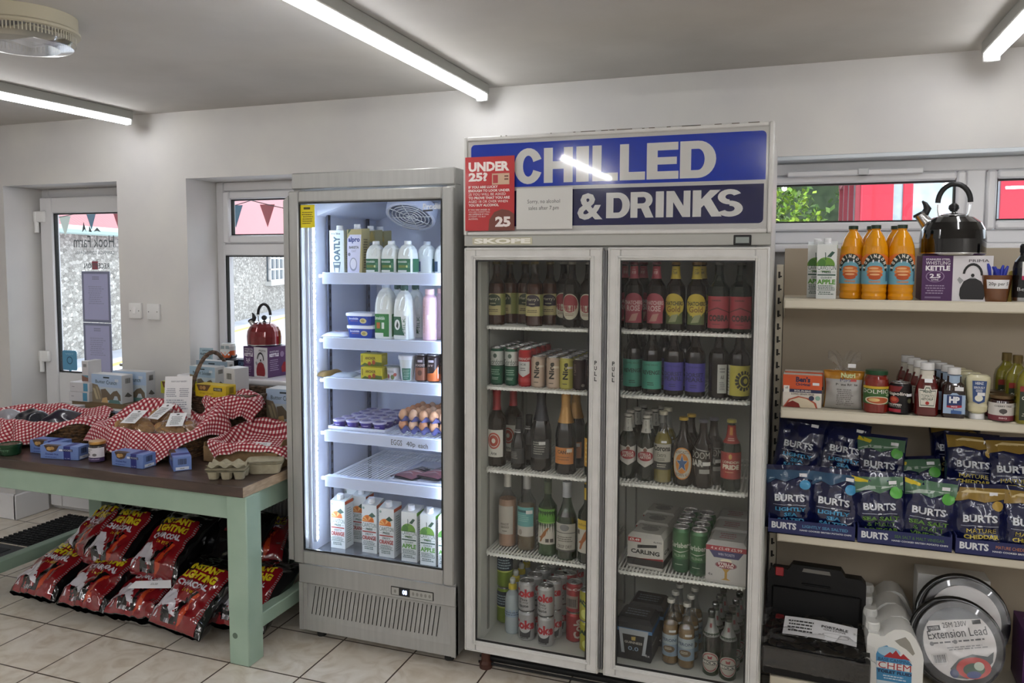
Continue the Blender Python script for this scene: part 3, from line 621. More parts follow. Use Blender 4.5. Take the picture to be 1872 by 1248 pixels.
# posters stuck on the header
plaque('age_check_poster', 'red UNDER 25 age check poster taped to the header sign left end', 'poster', -1.057, HY-.0035, 1.725, .194, .272, C('#b8383c', .12, 0, .6),
  [('t', 'UNDER', .07, .80, .90, .93, C('#e8dcd8'), .05), ('t', '25?', .07, .67, .46, .79, C('#e8dcd8'), .05), ('r', .55, .62, .90, .77, C('#c7a68c')), ('r', .57, .64, .67, .75, C('#a83438')), ('r', .80, .72, .88, .74, C('#6b4035')), ('r', .80, .68, .88, .70, C('#6b4035'))] +
  [('t', s_, .07, .575-.049*i, .07+w_, .610-.049*i, C('#e8dcd8'), .03) for i, (s_, w_) in enumerate((('IF YOU ARE LUCKY', .60), ('ENOUGH TO LOOK UNDER', .84), ('25 YOU WILL BE ASKED', .76), ('TO PROVE THAT YOU ARE', .84), ('AGED 18 OR OVER WHEN', .80), ('YOU BUY ALCOHOL', .62)))] +
  [('p', [(.48, 0), (1, 0), (1, .22), (.9, .27), (.75, .29), (.6, .25), (.5, .15)], C('#6e3a30'))] +
  [('t', s_, .07, .275-.031*i, .07+w_, .296-.031*i, C('#dfc8c4'), .02) for i, (s_, w_) in enumerate((('IF YOU ARE UNDER 18', .44), ('YOU ARE COMMITTING', .44), ('AN OFFENCE IF YOU', .42), ('ATTEMPT TO BUY', .36), ('ALCOHOL', .2)))] +
  [('t', '25', .62, .05, .93, .19, C('#e8dcd8'), .05)], .002)
plaque('paper_notice', 'white paper notice saying sorry no alcohol sales, on the header sign', 'notice', -.847, HY-.002, 1.729, .211, .148, C('#c9c8c4', .3, 0, .3),
  [('t', 'Sorry, no alcohol', .2, .60, .78, .72, C('#4a4a4a'), 0.), ('t', 'sales after 7.pm', .22, .44, .76, .56, C('#4a4a4a'), 0.)], .001)
# ================================================================ GONDOLA SHELVING
m_gon = C('#cdc5b2', .45); m_gb = C('#b3a794', .55)
GX0, GX1, GB = -.026, 1.98, 3.46
t = thing('shop_shelving', 'cream metal shop shelving with four shelves right of the fridges', 'shelving')
b = MB(); b.box(GX0-.004, GB, .05, GX1, GB+.02, 1.665, m_gb, .002); obj('back_panel', b, t)
b = MB(); b.box(GX0-.032, GB-.03, 0, GX0-.006, GB+.03, 1.60, m_gon)
for k in range(29): b.box(GX0-.026, GB-.0312, .09+k*.052, GX0-.018, GB-.029, .116+k*.052, C('#2b2620')); b.box(GX0-.018, GB-.0312, .094+k*.052, GX0-.012, GB-.029, .100+k*.052, C('#2b2620'))
obj('upright', b, t)
GS = [(1.478, 3.10), (1.085, 3.06), (.650, 3.0)]
for z, y in GS:
    b = MB(); b.box(GX0, y, z-.006, GX1, GB-.002, z, m_gon); b.box(GX0, y-.006, z-.034, GX1, y+.002, z+.003, m_gon, .002); b.box(GX0, y, z-.032, GX1, y+.02, z-.028, m_gon)
    sh = obj('shelf', b, t)
    obj('ticket_rail', MB().box(GX0+.004, y-.009, z-.030, GX1-.004, y-.006, z-.003, C('#d8d1bf', .35), .001), sh)
    b = MB(); b.prism([(0, 0)] and [(y+.01, z-.006), (y+.01, z-.03), (GB-.04, z-.09), (GB-.01, z-.09), (GB-.01, z-.006)], 0, .003, m_gon)
    b.v = [(GX0+q[1], q[0], q[2]) for q in b.v]; obj('bracket', b, sh)
b = MB(); b.box(GX0-.01, 2.90, 0, GX1, GB-.002, .165, m_gon, .003); b.box(GX0-.01, 2.888, .135, GX1, 2.90, .17, m_gon, .003); obj('base_shelf', b, t)
# ================================================================ TABLE
m_top = noisy('dark_stained_wood', '#3c2f2a', '#54443c', 14, .3, .04, 5, 'Object', (.25, 3, 1)); m_end = noisy('bare_end_grain', '#b29c82', '#8f7b63', 22, .6, .05, 4, 'Object', (1, 1, 5)); m_grn = noisy('sage_paint', '#9fb6a4', '#95ad9b', 6, .5, .03)
TX0, TX1, TY0, TY1, TZ = -3.68, -1.985, 2.548, 3.42, .73
t = thing('sales_table', 'long sage green table with dark stained top left of the lit fridge', 'table')
b = MB(); b.box(TX0, TY0, TZ-.042, TX1-.001, TY1, TZ, m_top, .003); b.box(TX1-.001, TY0+.002, TZ-.041, TX1+.001, TY1-.002, TZ-.001, m_end); obj('tabletop', b, t)
b = MB(); b.box(TX0+.1, TY0+.045, TZ-.15, TX1-.1, TY0+.07, TZ-.042, m_grn, .003); obj('apron', b, t)
b = MB(); b.box(TX1-.07, TY0+.1, TZ-.15, TX1-.045, TY1-.08, TZ-.042, m_grn, .003); obj('apron', b, t)
b = MB(); b.box(TX0+.05, TY0+.1, TZ-.15, TX0+.075, TY1-.08, TZ-.042, m_grn, .003); obj('apron', b, t)
b = MB(); b.box(TX0+.1, TY1-.07, TZ-.15, TX1-.1, TY1-.045, TZ-.042, m_grn, .003); obj('apron', b, t)
for x, y in ((TX1-.09, TY0+.012), (TX1-.09, TY1-.12), (TX0+.08, TY0+.012), (TX0+.08, TY1-.12)):
    b = MB(); b.box(x, y, 0, x+.095, y+.095, TZ-.042, m_grn, .004)
    if x > -3 and y < 3: b.lathe([(.012, 0), (.012, .001)], C('#5c6f60'), 14, T=Matrix.Translation((x+.03, y, .12)) @ Matrix.Rotation(math.pi/2, 4, 'X'))
    obj('leg', b, t)
for x in (TX1-.07, TX0+.10): obj('stretcher', MB().box(x, TY0+.1, .11, x+.055, TY1-.12, .17, m_grn, .004), t)
obj('stretcher', MB().box(TX0+.15, TY1-.10, .11, TX1-.07, TY1-.04, .165, m_grn, .004), t)
# floor mats, radiator
def mat_(name, label, x0, y0, x1, y1, rz, holes):
    o_ = MB(); k1 = C('#17181a', .7)
    w_, h_ = x1-x0, y1-y0
    if holes:
        o_.box(0, 0, 0, w_, h_, .004, C('#26282b', .9))
        nx, ny = int(w_/.045), int(h_/.03)
        for i in range(nx):
            for j in range(ny):
                x, y = (i+.5)*w_/nx, (j+.5)*h_/ny; a = .016; o_.tube([(x-a, y-.006, .010), (x-a*.3, y+.007, .010), (x+a*.3, y-.007, .010), (x+a, y+.006, .010)], .005, k1, 4)
    else:
        o_.box(0, 0, 0, w_, h_, .012, C('#3a3d40', .8), .004); 
        for i in range(7): o_.box(.05+i*(w_-.1)/7, .05, .012, .05+i*(w_-.1)/7+.09, h_-.05, .015, C('#2a2c2f', .95))
    o = obj(name, o_); o.location = (x0, y0, .001); o.rotation_euler = (0, 0, rz); tag(o, label, 'mat')
mat_('floor_mat', 'black open weave rubber mat in front of the door', -4.24, 3.24, -3.45, 3.74, 0, True)
mat_('floor_mat', 'dark grey ribbed entrance mat at the far left of the floor', -4.9, 2.35, -3.93, 3.20, 0, False)
t = thing('radiator', 'white finned wall radiator low under the tall window', 'radiator', (-3.05, 3.46, .0))
b = MB(); b.box(-.62, 0, .13, .75, .012, .60, C('#c9c9c9', .4), .003)
for k in range(60): b.box(-.60+k*.0225, -.012, .16, -.589+k*.0225, .004, .565, C('#d5d5d5', .4), .002)
b.box(-.62, 0, .60, .75, .06, .615, C('#dddddd', .4))
obj('panel', b, t); obj('bracket', MB().box(-.4, .012, .3, -.36, .108, .4, WHITE), t); obj('bracket', MB().box(.4, .012, .3, .44, .108, .4, WHITE), t)
# ================================================================ GOODS: shape library
RAD = math.radians
def can(name, label, cat, r, h, base, items, lid='#b9b9bb', a0=0., span=200, group=None, neck=None, matt=.3):
    t = thing(name, label, cat, group=group); al = C(lid, .25, .9); bm_ = C(base, matt, .35)
    pr = [(r*.78, 0), (r*.84, h*.01), (r, h*.055), (r, h*.90), (r*.86, h*.965)]
    obj('body', MB().lathe(pr, bm_, 24), t)
    obj('lid', MB().lathe([(r*.86, h*.965), (r*.89, h*.985), (r*.87, h), (r*.80, h*.992), (r*.78, h*.975), (.0, h*.975)], al, 24).tube([(math.cos(a)*r*.25, -r*.15+math.sin(a)*r*.38, h*.985) for a in [k*.7854 for k in range(8)]], r*.05, al, 5, True), t)
    if items:
        b = MB(); b.print_(items, wrap(r, h*.06, h*.84, RAD(span), a0), cu=14); obj('printed_label', b, t)
    return t
LONG = [(.9, 0), (1, .025), (1, .56), (.93, .62), (.62, .70), (.44, .78), (.38, .93), (.44, .935), (.44, .955), (.40, .96), (.40, 1.)]
BEER = [(.9, 0), (1, .02), (1, .60), (.92, .66), (.55, .74), (.42, .82), (.37, .95), (.45, .955), (.45, .985), (.40, 1.)]
WINE = [(.92, 0), (1, .02), (1, .58), (.95, .64), (.62, .70), (.42, .745), (.38, .80), (.37, .95), (.41, .955), (.41, 1.)]
FIZZ = [(.9, 0), (1, .02), (1, .45), (.90, .54), (.60, .68), (.42, .80), (.38, .92), (.42, .935), (.42, 1.)]
BURG = [(.92, 0), (1, .02), (1, .48), (.90, .56), (.60, .66), (.42, .75), (.38, .95), (.41, .955), (.41, 1.)]
def bottle(name, label, cat, r, h, prof, glass, cap='#222222', capf=.955, labels=(), liquid=None, group=None, capr=None, foil=None):
    """labels: (part name, z0 fraction, height fraction, span degrees, base colour or None, items, turn degrees)"""
    t = thing(name, label, cat, group=group); P_ = [(a*r, b*h) for a, b in prof]
    obj('bottle_glass', MB().lathe(P_, glass, 24), t)
    if liquid:
        L_ = [(a*.94, b) for a, b in P_ if b < liquid[1]*h]; L_[0] = (L_[0][0], .004)
        obj('drink', MB().lathe(L_, C(liquid[0], .25), 20), t)
    def rad(z):
        for (r0, z0), (r1, z1) in zip(P_, P_[1:]):
            if z0 <= z <= z1: return r0+(r1-r0)*(z-z0)/max(z1-z0, 1e-6)
        return P_[-1][0]
    z0 = capf*h; cr = capr*r if capr else rad(z0)*1.07
    if foil:
        zz = [foil[1]+(1-foil[1])*k/6 for k in range(7)]
        obj('foil', MB().lathe([(rad(q*h)*1.05+.0006, q*h) for q in zz]+[(rad(h)*.9, h+.001)], C(foil[0], .35, .3), 22), t)
    else: obj('cap', MB().lathe([(cr, z0), (cr, h*.995), (cr*.9, h+.002)], C(cap, .35, .2), 20), t)
    for nm, a, hh, sp, base, items, turn in labels:
        b = MB(); it = ([('r', 0, 0, 1, 1, base)] if base else [])+list(items)
        b.print_(it, wrap(rad, a*h, hh*h, RAD(sp), RAD(turn)), cu=12, cv=4 if prof not in (0,) and abs(rad(a*h+.001)-rad((a+hh)*h)) > .002 else 0, d0=.0012 if abs(rad(a*h+.001)-rad((a+hh)*h)) > .002 else .0005)
        obj(nm, b, t)
    return t
def carton(name, label, cat, w_, d_, h_, base, front, side=None, gable=None, cap=None, top=None, group=None, bev=.0015, capc='#e9ebee'):
    """box pack; with gable=(fraction) the top slopes back to front like a drinks carton"""
    t = thing(name, label, cat, group=group); bm_ = C(base, .45) if isinstance(base, str) else base; b = MB()
    if gable:
        g = gable; vs = [(-w_/2, -d_/2, 0), (w_/2, -d_/2, 0), (w_/2, d_/2, 0), (-w_/2, d_/2, 0), (-w_/2, -d_/2, h_*g), (w_/2, -d_/2, h_*g), (w_/2, d_/2, h_*.99), (-w_/2, d_/2, h_*.99), (-w_/2, d_/2-.006, h_), (w_/2, d_/2-.006, h_)]
        b.add(vs, [(3, 2, 1, 0), (0, 1, 5, 4), (1, 2, 6, 9, 5), (2, 3, 7, 6), (3, 0, 4, 8, 7), (4, 5, 9, 8), (8, 9, 6, 7)], bm_)
    else: b.box(-w_/2, -d_/2, 0, w_/2, d_/2, h_, bm_, bev)
    hf = h_*(gable or 1)
    b.print_(front, flat((-w_/2, -d_/2, 0), (w_, 0, 0), (0, 0, hf)))
    if side: b.print_(side, flat((w_/2, -d_/2, 0), (0, d_, 0), (0, 0, hf)))
    if top: b.print_(top, flat((-w_/2, -d_/2, h_), (w_, 0, 0), (0, d_, 0)))
    obj('pack', b, t)
    if cap:
        cx, cy, r = cap; ang = math.atan2(h_*(1-(gable or 1)), d_)
        T = Matrix.Translation((cx*w_, cy*d_, h_*(gable or 1)+(cy+.5)*h_*(1-(gable or 1)))) @ Matrix.Rotation(ang*.6, 4, 'X')
        obj('screw_cap', MB().lathe([(r*1.12, -.002), (r*1.12, .004), (r, .006), (r, .018), (r*.92, .020)], C(capc, .4), 18, T=T), t)
    return t
def tub(name, label, cat, r0, r1, h, base, lid, items, span=150, sq=2., sy=1., lidh=.12, group=None, lidr=1.06):
    t = thing(name, label, cat, group=group)
    obj('pot', MB().lathe([(r0, 0), (r1, h*(1-lidh))], C(base, .35) if isinstance(base, str) else base, 28, sq=sq, sy=sy), t)
    obj('lid', MB().lathe([(r1*lidr, h*(1-lidh)), (r1*lidr, h*.97), (r1*lidr*.93, h)], C(lid, .35) if isinstance(lid, str) else lid, 28, sq=sq, sy=sy), t)
    if items:
        b = MB()
        if sq == 2.: b.print_(items, wrap(lambda z: r0+(r1-r0)*z/(h*(1-lidh)), 0, h*(1-lidh), RAD(span)), cu=10)
        else:
            k = 2**(-1/sq)*2**.5; b.print_(items, flat((-r0*.86, -r0*sy-.0005, 0), (r0*1.72, 0, 0), (0, -(r1-r0)*sy, h*(1-lidh))))
        obj('label', b, t)
    return t
def place(root, px, Y, z, rz=0., label=None, rx=None, X=None):
    root.location = (XatY(px, Y, z) if X is None else X, Y, z); root.rotation_euler = (0 if rx is None else rx, 0, RAD(rz))
    if label: root['label'] = label
    return root
def again(root, px, Y, z, rz=0., label=None, group=None, X=None):
    return dup(root, (XatY(px, Y, z) if X is None else X, Y, z), RAD(rz), label, group)
def sticker(t, u, v, r, z, price='£', m=PAPER, turn=0., w_=.022, h_=.010):
    b = MB(); b.print_([('r', 0, 0, 1, 1, m), ('m', .15, .2, .85, .8, 1, C('#555555'))], wrap(r+.001, z, h_, w_/r, RAD(turn))); obj('price_sticker', b, t)
# ---------------------------------------------------------------- LIT FRIDGE goods
z1, z2, z3, z4, z5, z6 = 1.561, 1.291, 1.123, .898, .704, .3785
dk = C('#3c4a52', .5)
oat = carton('oat_drink_carton', 'cream oat drink carton with grey drinking glass print, leftmost on the top lit shelf', 'carton', .068, .068, .180, '#c9d2cf', [('r', 0, 0, 1, 1, C('#cdd8d6')), ('t', 'It\'s like', .12, .90, .75, .95, dk), ('T', 'OATLY', .28, .28, .74, .86, C('#465f6c'), .05), ('p', [(.22, .26), (.78, .26), (.66, 0), (.34, 0)], C('#586b74')), ('p', [(.3, .23), (.7, .23), (.68, .19), (.32, .19)], C('#cfdad8')), ('p', [(.36, .12), (.64, .12), (.62, 0), (.38, 0)], C('#dfe6e4'))], [('m', .2, .1, .8, .5, 9, C('#8d9470'))], .985, (0, -.1, .014))
place(oat, 624, 2.965, z1)
alp = carton('barista_oat_carton', 'white barista oat milk carton with blue lettering, second on the top lit shelf', 'carton', .068, .068, .186, '#b3a877', [('p', [(0, 0), (.82, 0), (.98, .88), (.2, .88), (.0, .78)], C('#d4d6ec')), ('t', 'alpro', .08, .68, .88, .83, C('#2b3f88'), .04), ('t', 'BARISTA', .14, .56, .80, .62, C('#4b5058'), .03), ('t', 'OAT', .3, .48, .62, .53, C('#858aa0'), 0.), ('e', .14, .43, .09, .04, C('#777d94')), ('e', .42, .20, .26, .155, C('#9ca1b4')), ('e', .42, .21, .2, .12, C('#e3e4ef')), ('p', [(.05, .88), (.3, 1), (.1, 1)], C('#38522f'))], [('m', .2, .1, .8, .8, 12, C('#5b5433'))], .97, (0, -.1, .014))
place(alp, 656, 2.965, z1)
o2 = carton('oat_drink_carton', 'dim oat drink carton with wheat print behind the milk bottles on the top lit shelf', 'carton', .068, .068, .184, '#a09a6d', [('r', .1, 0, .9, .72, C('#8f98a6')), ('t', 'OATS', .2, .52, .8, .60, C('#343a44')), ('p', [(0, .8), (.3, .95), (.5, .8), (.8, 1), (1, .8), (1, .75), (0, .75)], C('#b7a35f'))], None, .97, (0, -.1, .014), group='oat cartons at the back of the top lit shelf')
place(o2, 680, 3.09, z1); again(o2, 697, 3.17, z1)
def milk(name, label, s, h, lab, lid, items, group=None, tall=1.):
    t = thing(name, label, 'milk bottle', group=group); m = C('#e2e8e4', .3, 0, .2)
    pr = [(.92, 0), (1, .02), (1, .5*tall), (.97, .62*tall), (.86, .74), (.62, .84), (.36, .89), (.36, .92)]
    obj('bottle_body', MB().lathe([(a*s, b_*h) for a, b_ in pr], m, 28, sq=5.), t)
    hd_ = MB(); hd_.tube([(-s*.05, -s*.86, h*.53), (-s*.10, -s*.98, h*.60), (s*.02, -s*.93, h*.72), (s*.28, -s*.72, h*.80), (s*.52, -s*.70, h*.76), (s*.62, -s*.86, h*.66), (s*.5, -s*.96, h*.54)], s*.13, m, 8); obj('handle', hd_, t)
    obj('screw_cap', MB().lathe([(s*.43, .905*h), (s*.43, .985*h), (s*.38, h)], C(lid, .4), 20), t)
    b = MB(); b.add([], [], m); q = s*1.005
    b.print_(items, flat((-q*.80, -q, h*.05), (q*1.6, 0, 0), (0, 0, h*.40)), d0=.0006); b.print_([('r', 0, 0, 1, 1, C(lab))], flat((q, -q*.78, h*.05), (0, q*1.56, 0), (0, 0, h*.40)), d0=.001)
    obj('label', b, t); return t
mi = [('r', 0, 0, 1, 1, C('#2e6b4b')), ('t', 'brookdale', .02, .70, .72, .88, C('#d5e2dc'), .02), ('r', .06, .32, .62, .52, C('#6f7d3a')), ('e', .72, .42, .08, .1, C('#cdd99a')), ('r', .0, 0, .7, .14, C('#dfe6e2')), ('r', .78, .3, .96, .7, C('#4f8569'))]
m1 = milk('milk_bottle', 'pint of milk with green label, left of three on the top lit shelf', .0345, .132, '#2e6b4b', '#e8ecee', mi)
place(m1, 688, 2.955, z1); again(m1, 716, 2.955, z1, label='pint of milk with green label, middle of three on the top lit shelf'); again(m1, 746, 2.955, z1, label='pint of milk with green label, right of three on the top lit shelf')
m0 = milk('milk_bottle', 'pint of milk in darkened shade colours at the right end of the top lit shelf', .0345, .132, '#4b6e70', '#c6ccd2', [('r', 0, 0, .25, .8, C('#37506a'))], 'pints coloured as shaded at the right of the top lit shelf')  # label and cap colours darkened to carry the shade
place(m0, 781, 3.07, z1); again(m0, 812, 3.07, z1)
# shelf 2
sp = [('r', 0, 0, 1, 1, C('#1c3f9c')), ('t', 'brookdale', .06, .62, .52, .86, C('#dfe5f5'), .02), ('t', 'slightly salted', .12, .42, .5, .54, C('#c9853a'), 0.), ('e', .76, .5, .17, .28, C('#cfc48a')), ('e', .74, .5, .10, .16, C('#a89a4c'))]
s1 = tub('spread_tub', 'blue spread tub with white lid, upper of the pair', 'tub', .054, .060, .052, '#1c3f9c', '#dfe4ef', sp, sq=6., sy=.75, lidh=.26)
s0 = dup(s1, (XatY(666, 2.985, z2), 2.985, z2), 0, 'blue spread tub with white lid, lower of the pair'); place(s1, 664, 2.985, z2+.0525)
m2 = milk('milk_bottle', 'two pint milk bottle with green label beside the blue tubs', .040, .232, '#2e7a3c', '#c8d4e4', [('r', 0, 0, 1, 1, C('#2e7a3c')), ('t', 'brookdale', .02, .74, .70, .90, C('#dbe8df')), ('r', .12, .35, .36, .62, C('#b0652e')), ('r', .48, .34, .66, .62, C('#dfe8df')), ('r', 0, 0, .6, .16, C('#dfe6e2'))])
place(m2, 707, 2.965, z2)
m3 = milk('milk_bottle', 'milk bottle with cow picture label and dark green cap', .0365, .222, '#e0e6e4', '#2a5148', [('r', 0, 0, 1, 1, C('#dfe5e2')), ('p', [(0, .95), (.6, .95), (.75, .3), (.9, .1), (0, .1)], C('#2d6145')), ('e', .3, .58, .22, .24, C('#e5eae6')), ('p', [(.2, .5), (.3, .75), (.4, .6), (.35, .4)], C('#2a3a30')), ('T', 'MILK', .74, .2, .95, .9, C('#3c6f58'))])
place(m3, 740, 2.955, z2, -6); again(m3, 760, 3.05, z2, 12, 'milk bottle with dark green cap standing behind the cow label bottle'); again(m3, 728, 3.06, z2, 5, 'milk bottle with dark green cap behind the two pint bottle')
def sbot(name, label, r, h, m, cap, px, Y, z, cat='bottle', items=None):
    t = thing(name, label, cat); obj('bottle_body', MB().lathe([(r*.9, 0), (r, .006), (r, h*.76), (r*.93, h*.84), (r*.62, h*.89), (r*.60, h*.91)], C(m, .35), 24), t)
    obj('screw_cap', MB().lathe([(r*.68, h*.905), (r*.68, h*.99), (r*.62, h)], C(cap, .4), 20), t)
    if items: b = MB(); b.print_(items, wrap(r, 0, h*.76, RAD(150)), cu=10); obj('label', b, t)
    return place(t, px, Y, z)
sbot('shake_bottle', 'pale pink drink bottle on the second lit shelf', .0285, .208, '#dcb9c4', '#e6c3c8', 786, 2.955, z2, items=[('T', 'strawberry', .22, .2, .38, .9, C('#b58a6a'), 0.), ('r', .5, .55, .75, .66, C('#e8d8e0'))])
sbot('shake_bottle', 'pink drink bottle in shaded colours standing behind the pale one', .0285, .208, '#a98d96', '#c79f9f', 808, 3.04, z2)  # another pink bottle, its colours dimmed for the shade behind
sbot('shake_bottle', 'blue drink bottle at the far right of the second lit shelf', .0285, .19, '#4a62b4', '#dfe4ef', 834, 2.955, z2)
def pouch(name, label, cat, w_, l_, h_, m, items=None, px=0, Y=0, z=0, rz=0., film=None, group=None):
    t = thing(name, label, cat, group=group); rr_ = random.Random(hash(name) % 7+int(px)); ph = [rr_.uniform(0, 6) for _ in range(4)]
    def top(u, v, k=1.):
        e = (1-abs(2*u-1)**4)*(1-abs(2*v-1)**4); return Vector(((u-.5)*w_, (v-.5)*l_, .002+h_*e*(.8+.12*math.sin(9*u+ph[0])+.1*math.sin(7*v+ph[1])*math.cos(5*u+ph[2]))))
    b = MB(); b.grid(top, 14, 14, m); b.grid(lambda u, v: Vector(((u-.5)*w_, (v-.5)*l_, .0005)), 1, 1, m); obj('packet', b, t)
    if items:
        b = MB(); mp_ = lambda u, v, d: top(u, v)+Vector((0, 0, .0012+d)); b.print_(items, mp_, cu=10, cv=10); obj('label', b, t)
    t.location = (XatY(px, Y, z), Y, z); t.rotation_euler = (0, 0, RAD(rz)); return t
pouch('cheese_packet', 'flat white wrapped packet at the left of the second lit shelf', 'packet', .12, .13, .020, C('#d6dcea', .25), [('e', .55, .6, .25, .18, C('#8a4452')), ('e', .55, .6, .15, .08, C('#d6dcea'))], 620, 3.0, z2, 12)
pouch('foil_packet', 'brown and clear foil packet at the left of the third lit shelf', 'packet', .06, .12, .024, C('#7a6238', .3, .2), None, 604, 2.97, z3, -20)
pouch('foil_packet', 'silver white foil packet lying on the third lit shelf', 'packet', .10, .12, .014, C('#c9d2de', .2, .3), None, 632, 2.98, z3, 10)
bt_ = carton('butter_pack', 'yellow butter pack, lower of two on the third lit shelf', 'butter', .096, .062, .050, '#c7bb2f', [('t', 'ANCHOR', .22, .52, .70, .76, C('#5c3a1c'), .03), ('p', [(.0, 0), (.2, .25), (.45, .1), (.7, .35), (1, .3), (1, 0)], C('#5a6a24')), ('e', .62, .3, .08, .2, C('#a44a2a')), ('e', .42, .2, .08, .16, C('#a44a2a')), ('r', .06, .3, .09, .85, C('#503a1c'))], group=None)
place(bt_, 685, 2.955, z3, 3); again(bt_, 684, 2.99, z3+.0505, 5, 'yellow butter pack, upper of two on the third lit shelf')
place(tub('yogurt_pot', 'small white pot with berry print beside the butter', 'pot', .024, .029, .055, '#c9c9cf', '#8f9590', [('e', .3, .3, .1, .18, C('#8c3b46')), ('e', .6, .25, .12, .2, C('#6b7a48')), ('e', .75, .45, .1, .15, C('#a8574e')), ('m', .2, .6, .8, .8, 2, C('#777b80'))], lidh=.08), 720, 2.955, z3)
place(tub('iced_coffee_cup', 'white lidded chilled coffee cup with green panel', 'cup', .025, .033, .105, '#ccd4d6', '#dfe3ea', [('r', .35, .05, .85, .6, C('#2e6f5a')), ('m', .42, .1, .78, .55, 6, C('#a9c4ba'))], lidh=.16, lidr=1.12), 745, 2.955, z3)
cc = can('iced_coffee_can', 'dark and brown chilled coffee can, left of the front three', 'can', .0265, .112, '#33282c', [('r', 0, 0, 1, .55, C('#8e5a44')), ('t', 'BOOST', .25, .60, .75, .70, C('#c9b8b2'), .02), ('e', .5, .32, .1, .12, C('#5c3a2e')), ('r', .4, .78, .62, .88, C('#b9b5c6'))])
place(cc, 771, 2.955, z3, 8)
c2 = can('iced_coffee_can', 'dark and orange chilled coffee can, middle of the front three', 'can', .0265, .112, '#33282c', [('r', 0, 0, 1, .30, C('#c2622a')), ('p', [(.2, .3), (.8, .3), (.85, .7), (.6, .35)], C('#d06a2a')), ('t', 'JET', .3, .60, .6, .70, C('#c9b8b2'), .02), ('r', .35, .80, .62, .90, C('#b9b5c6')), ('r', .80, .1, .84, .6, C('#e0d8d2'))])
place(c2, 793, 2.95, z3)
again(c2, 818, 2.945, z3, -14, 'dark and orange chilled coffee can, right of the front three')
for px in (779, 800, 822): again(cc, px, 3.02, z3, 25, 'dark chilled coffee can in the second row', 'coffee cans in the second row')
# shelf 4: yogurts in a tray, eggs
b = MB(); b.box(-.13, -.16, 0, .13, .16, .004, C('#d7dcea', .3), .001); b.box(-.135, -.165, .003, .135, -.158, .014, C('#d7dcea', .3)); b.box(-.135, -.16, .003, -.128, .16, .014, C('#d7dcea', .3)); b.box(.128, -.16, .003, .135, .16, .014, C('#d7dcea', .3)); b.box(-.135, .158, .003, .135, .165, .014, C('#d7dcea', .3))
o = obj('plastic_tray', b); o.location = (-1.70, 3.095, z4); tag(o, 'shallow white plastic tray under the little purple pots', 'tray')
yg = tub('yogurt_pot', 'small purple and white yogurt pot in the tray of the fourth lit shelf', 'pot', .021, .027, .036, '#3a2a86', '#b9b6cf', [('r', 0, 0, 1, .3, C('#3b2f8c')), ('m', .2, .4, .8, .7, 1, C('#c9c4e6'))], lidh=.2, lidr=1.12, group='purple yogurt pots in the tray')
b = MB(); b.print_([('e', .5, .5, .42, .42, C('#8d87b8')), ('p', [(.1, .5), (.4, .75), (.9, .6), (.6, .3)], C('#3a2f76')), ('m', .25, .4, .75, .6, 2, C('#d9d6ea'))], flat((-.025, -.025, .0362), (.05, 0, 0), (0, .05, 0))); obj('foil_print', b, yg)
first = True; rj = random.Random(4)
for j in range(5):
    for i in range(4):
        x, y = -1.795+i*.0625+j*.005+rj.uniform(-.003, .003), 2.965+j*.0625+rj.uniform(-.003, .003)
        if first: yg.location = (x, y, z4+.0045); first = False
        else: dup(yg, (x, y, z4+.0045), rj.uniform(-.6, .6))
def egg_tray(label, x, y, z):
    b = MB(); m = C('#5c5f96', .85); n_ = 5; s_ = .046
    def f(u, v):
        X_, Y_ = (u-.5)*n_*s_, (v-.5)*n_*s_
        c = math.cos(2*math.pi*u*n_)+math.cos(2*math.pi*v*n_); return Vector((X_, Y_, .024+.010*c))
    b.grid(f, 40, 40, m); b.grid(lambda u, v: f(u, v)-Vector((0, 0, .003)), 40, 40, m)
    o = obj('egg_tray', b); o.location = (x, y, z); return tag(o, label, 'egg tray')
ex, ey = -1.395, 3.04
egg_tray('lower blue grey moulded egg tray on the fourth lit shelf', ex, ey, z4+.001); egg_tray('upper blue grey moulded egg tray holding brown eggs', ex, ey, z4+.040)
def eggmesh(m):
    pr = []
    for k in range(13):
        a = math.pi*k/12; zz = -math.cos(a); r = math.sin(a)*(1-.14*zz); pr.append((.0205*r+.00001, .026*zz+.026))
    return MB().lathe(pr, m, 18)
em = [eggmesh(C(c, .5)).mesh('egg') for c in ('#c99a78', '#b9805c', '#dab294')]
for lay, zz in ((0, z4+.016), (1, z4+.055)):
    for i in range(5):
        for j in range(5):
            if lay == 0 and j > 0 and i < 4: continue
            o = bpy.data.objects.new('egg', em[rj.choice((0, 0, 1, 2))]); COL.objects.link(o)
            o.location = (ex+(i-2)*.046, ey+(j-2)*.046, zz); o.rotation_euler = (0, 0, rj.uniform(0, 6))
            tag(o, 'brown hen egg in the upper tray' if lay else 'brown hen egg in the lower tray', 'egg', 'eggs in the upper tray' if lay else 'eggs in the lower tray')
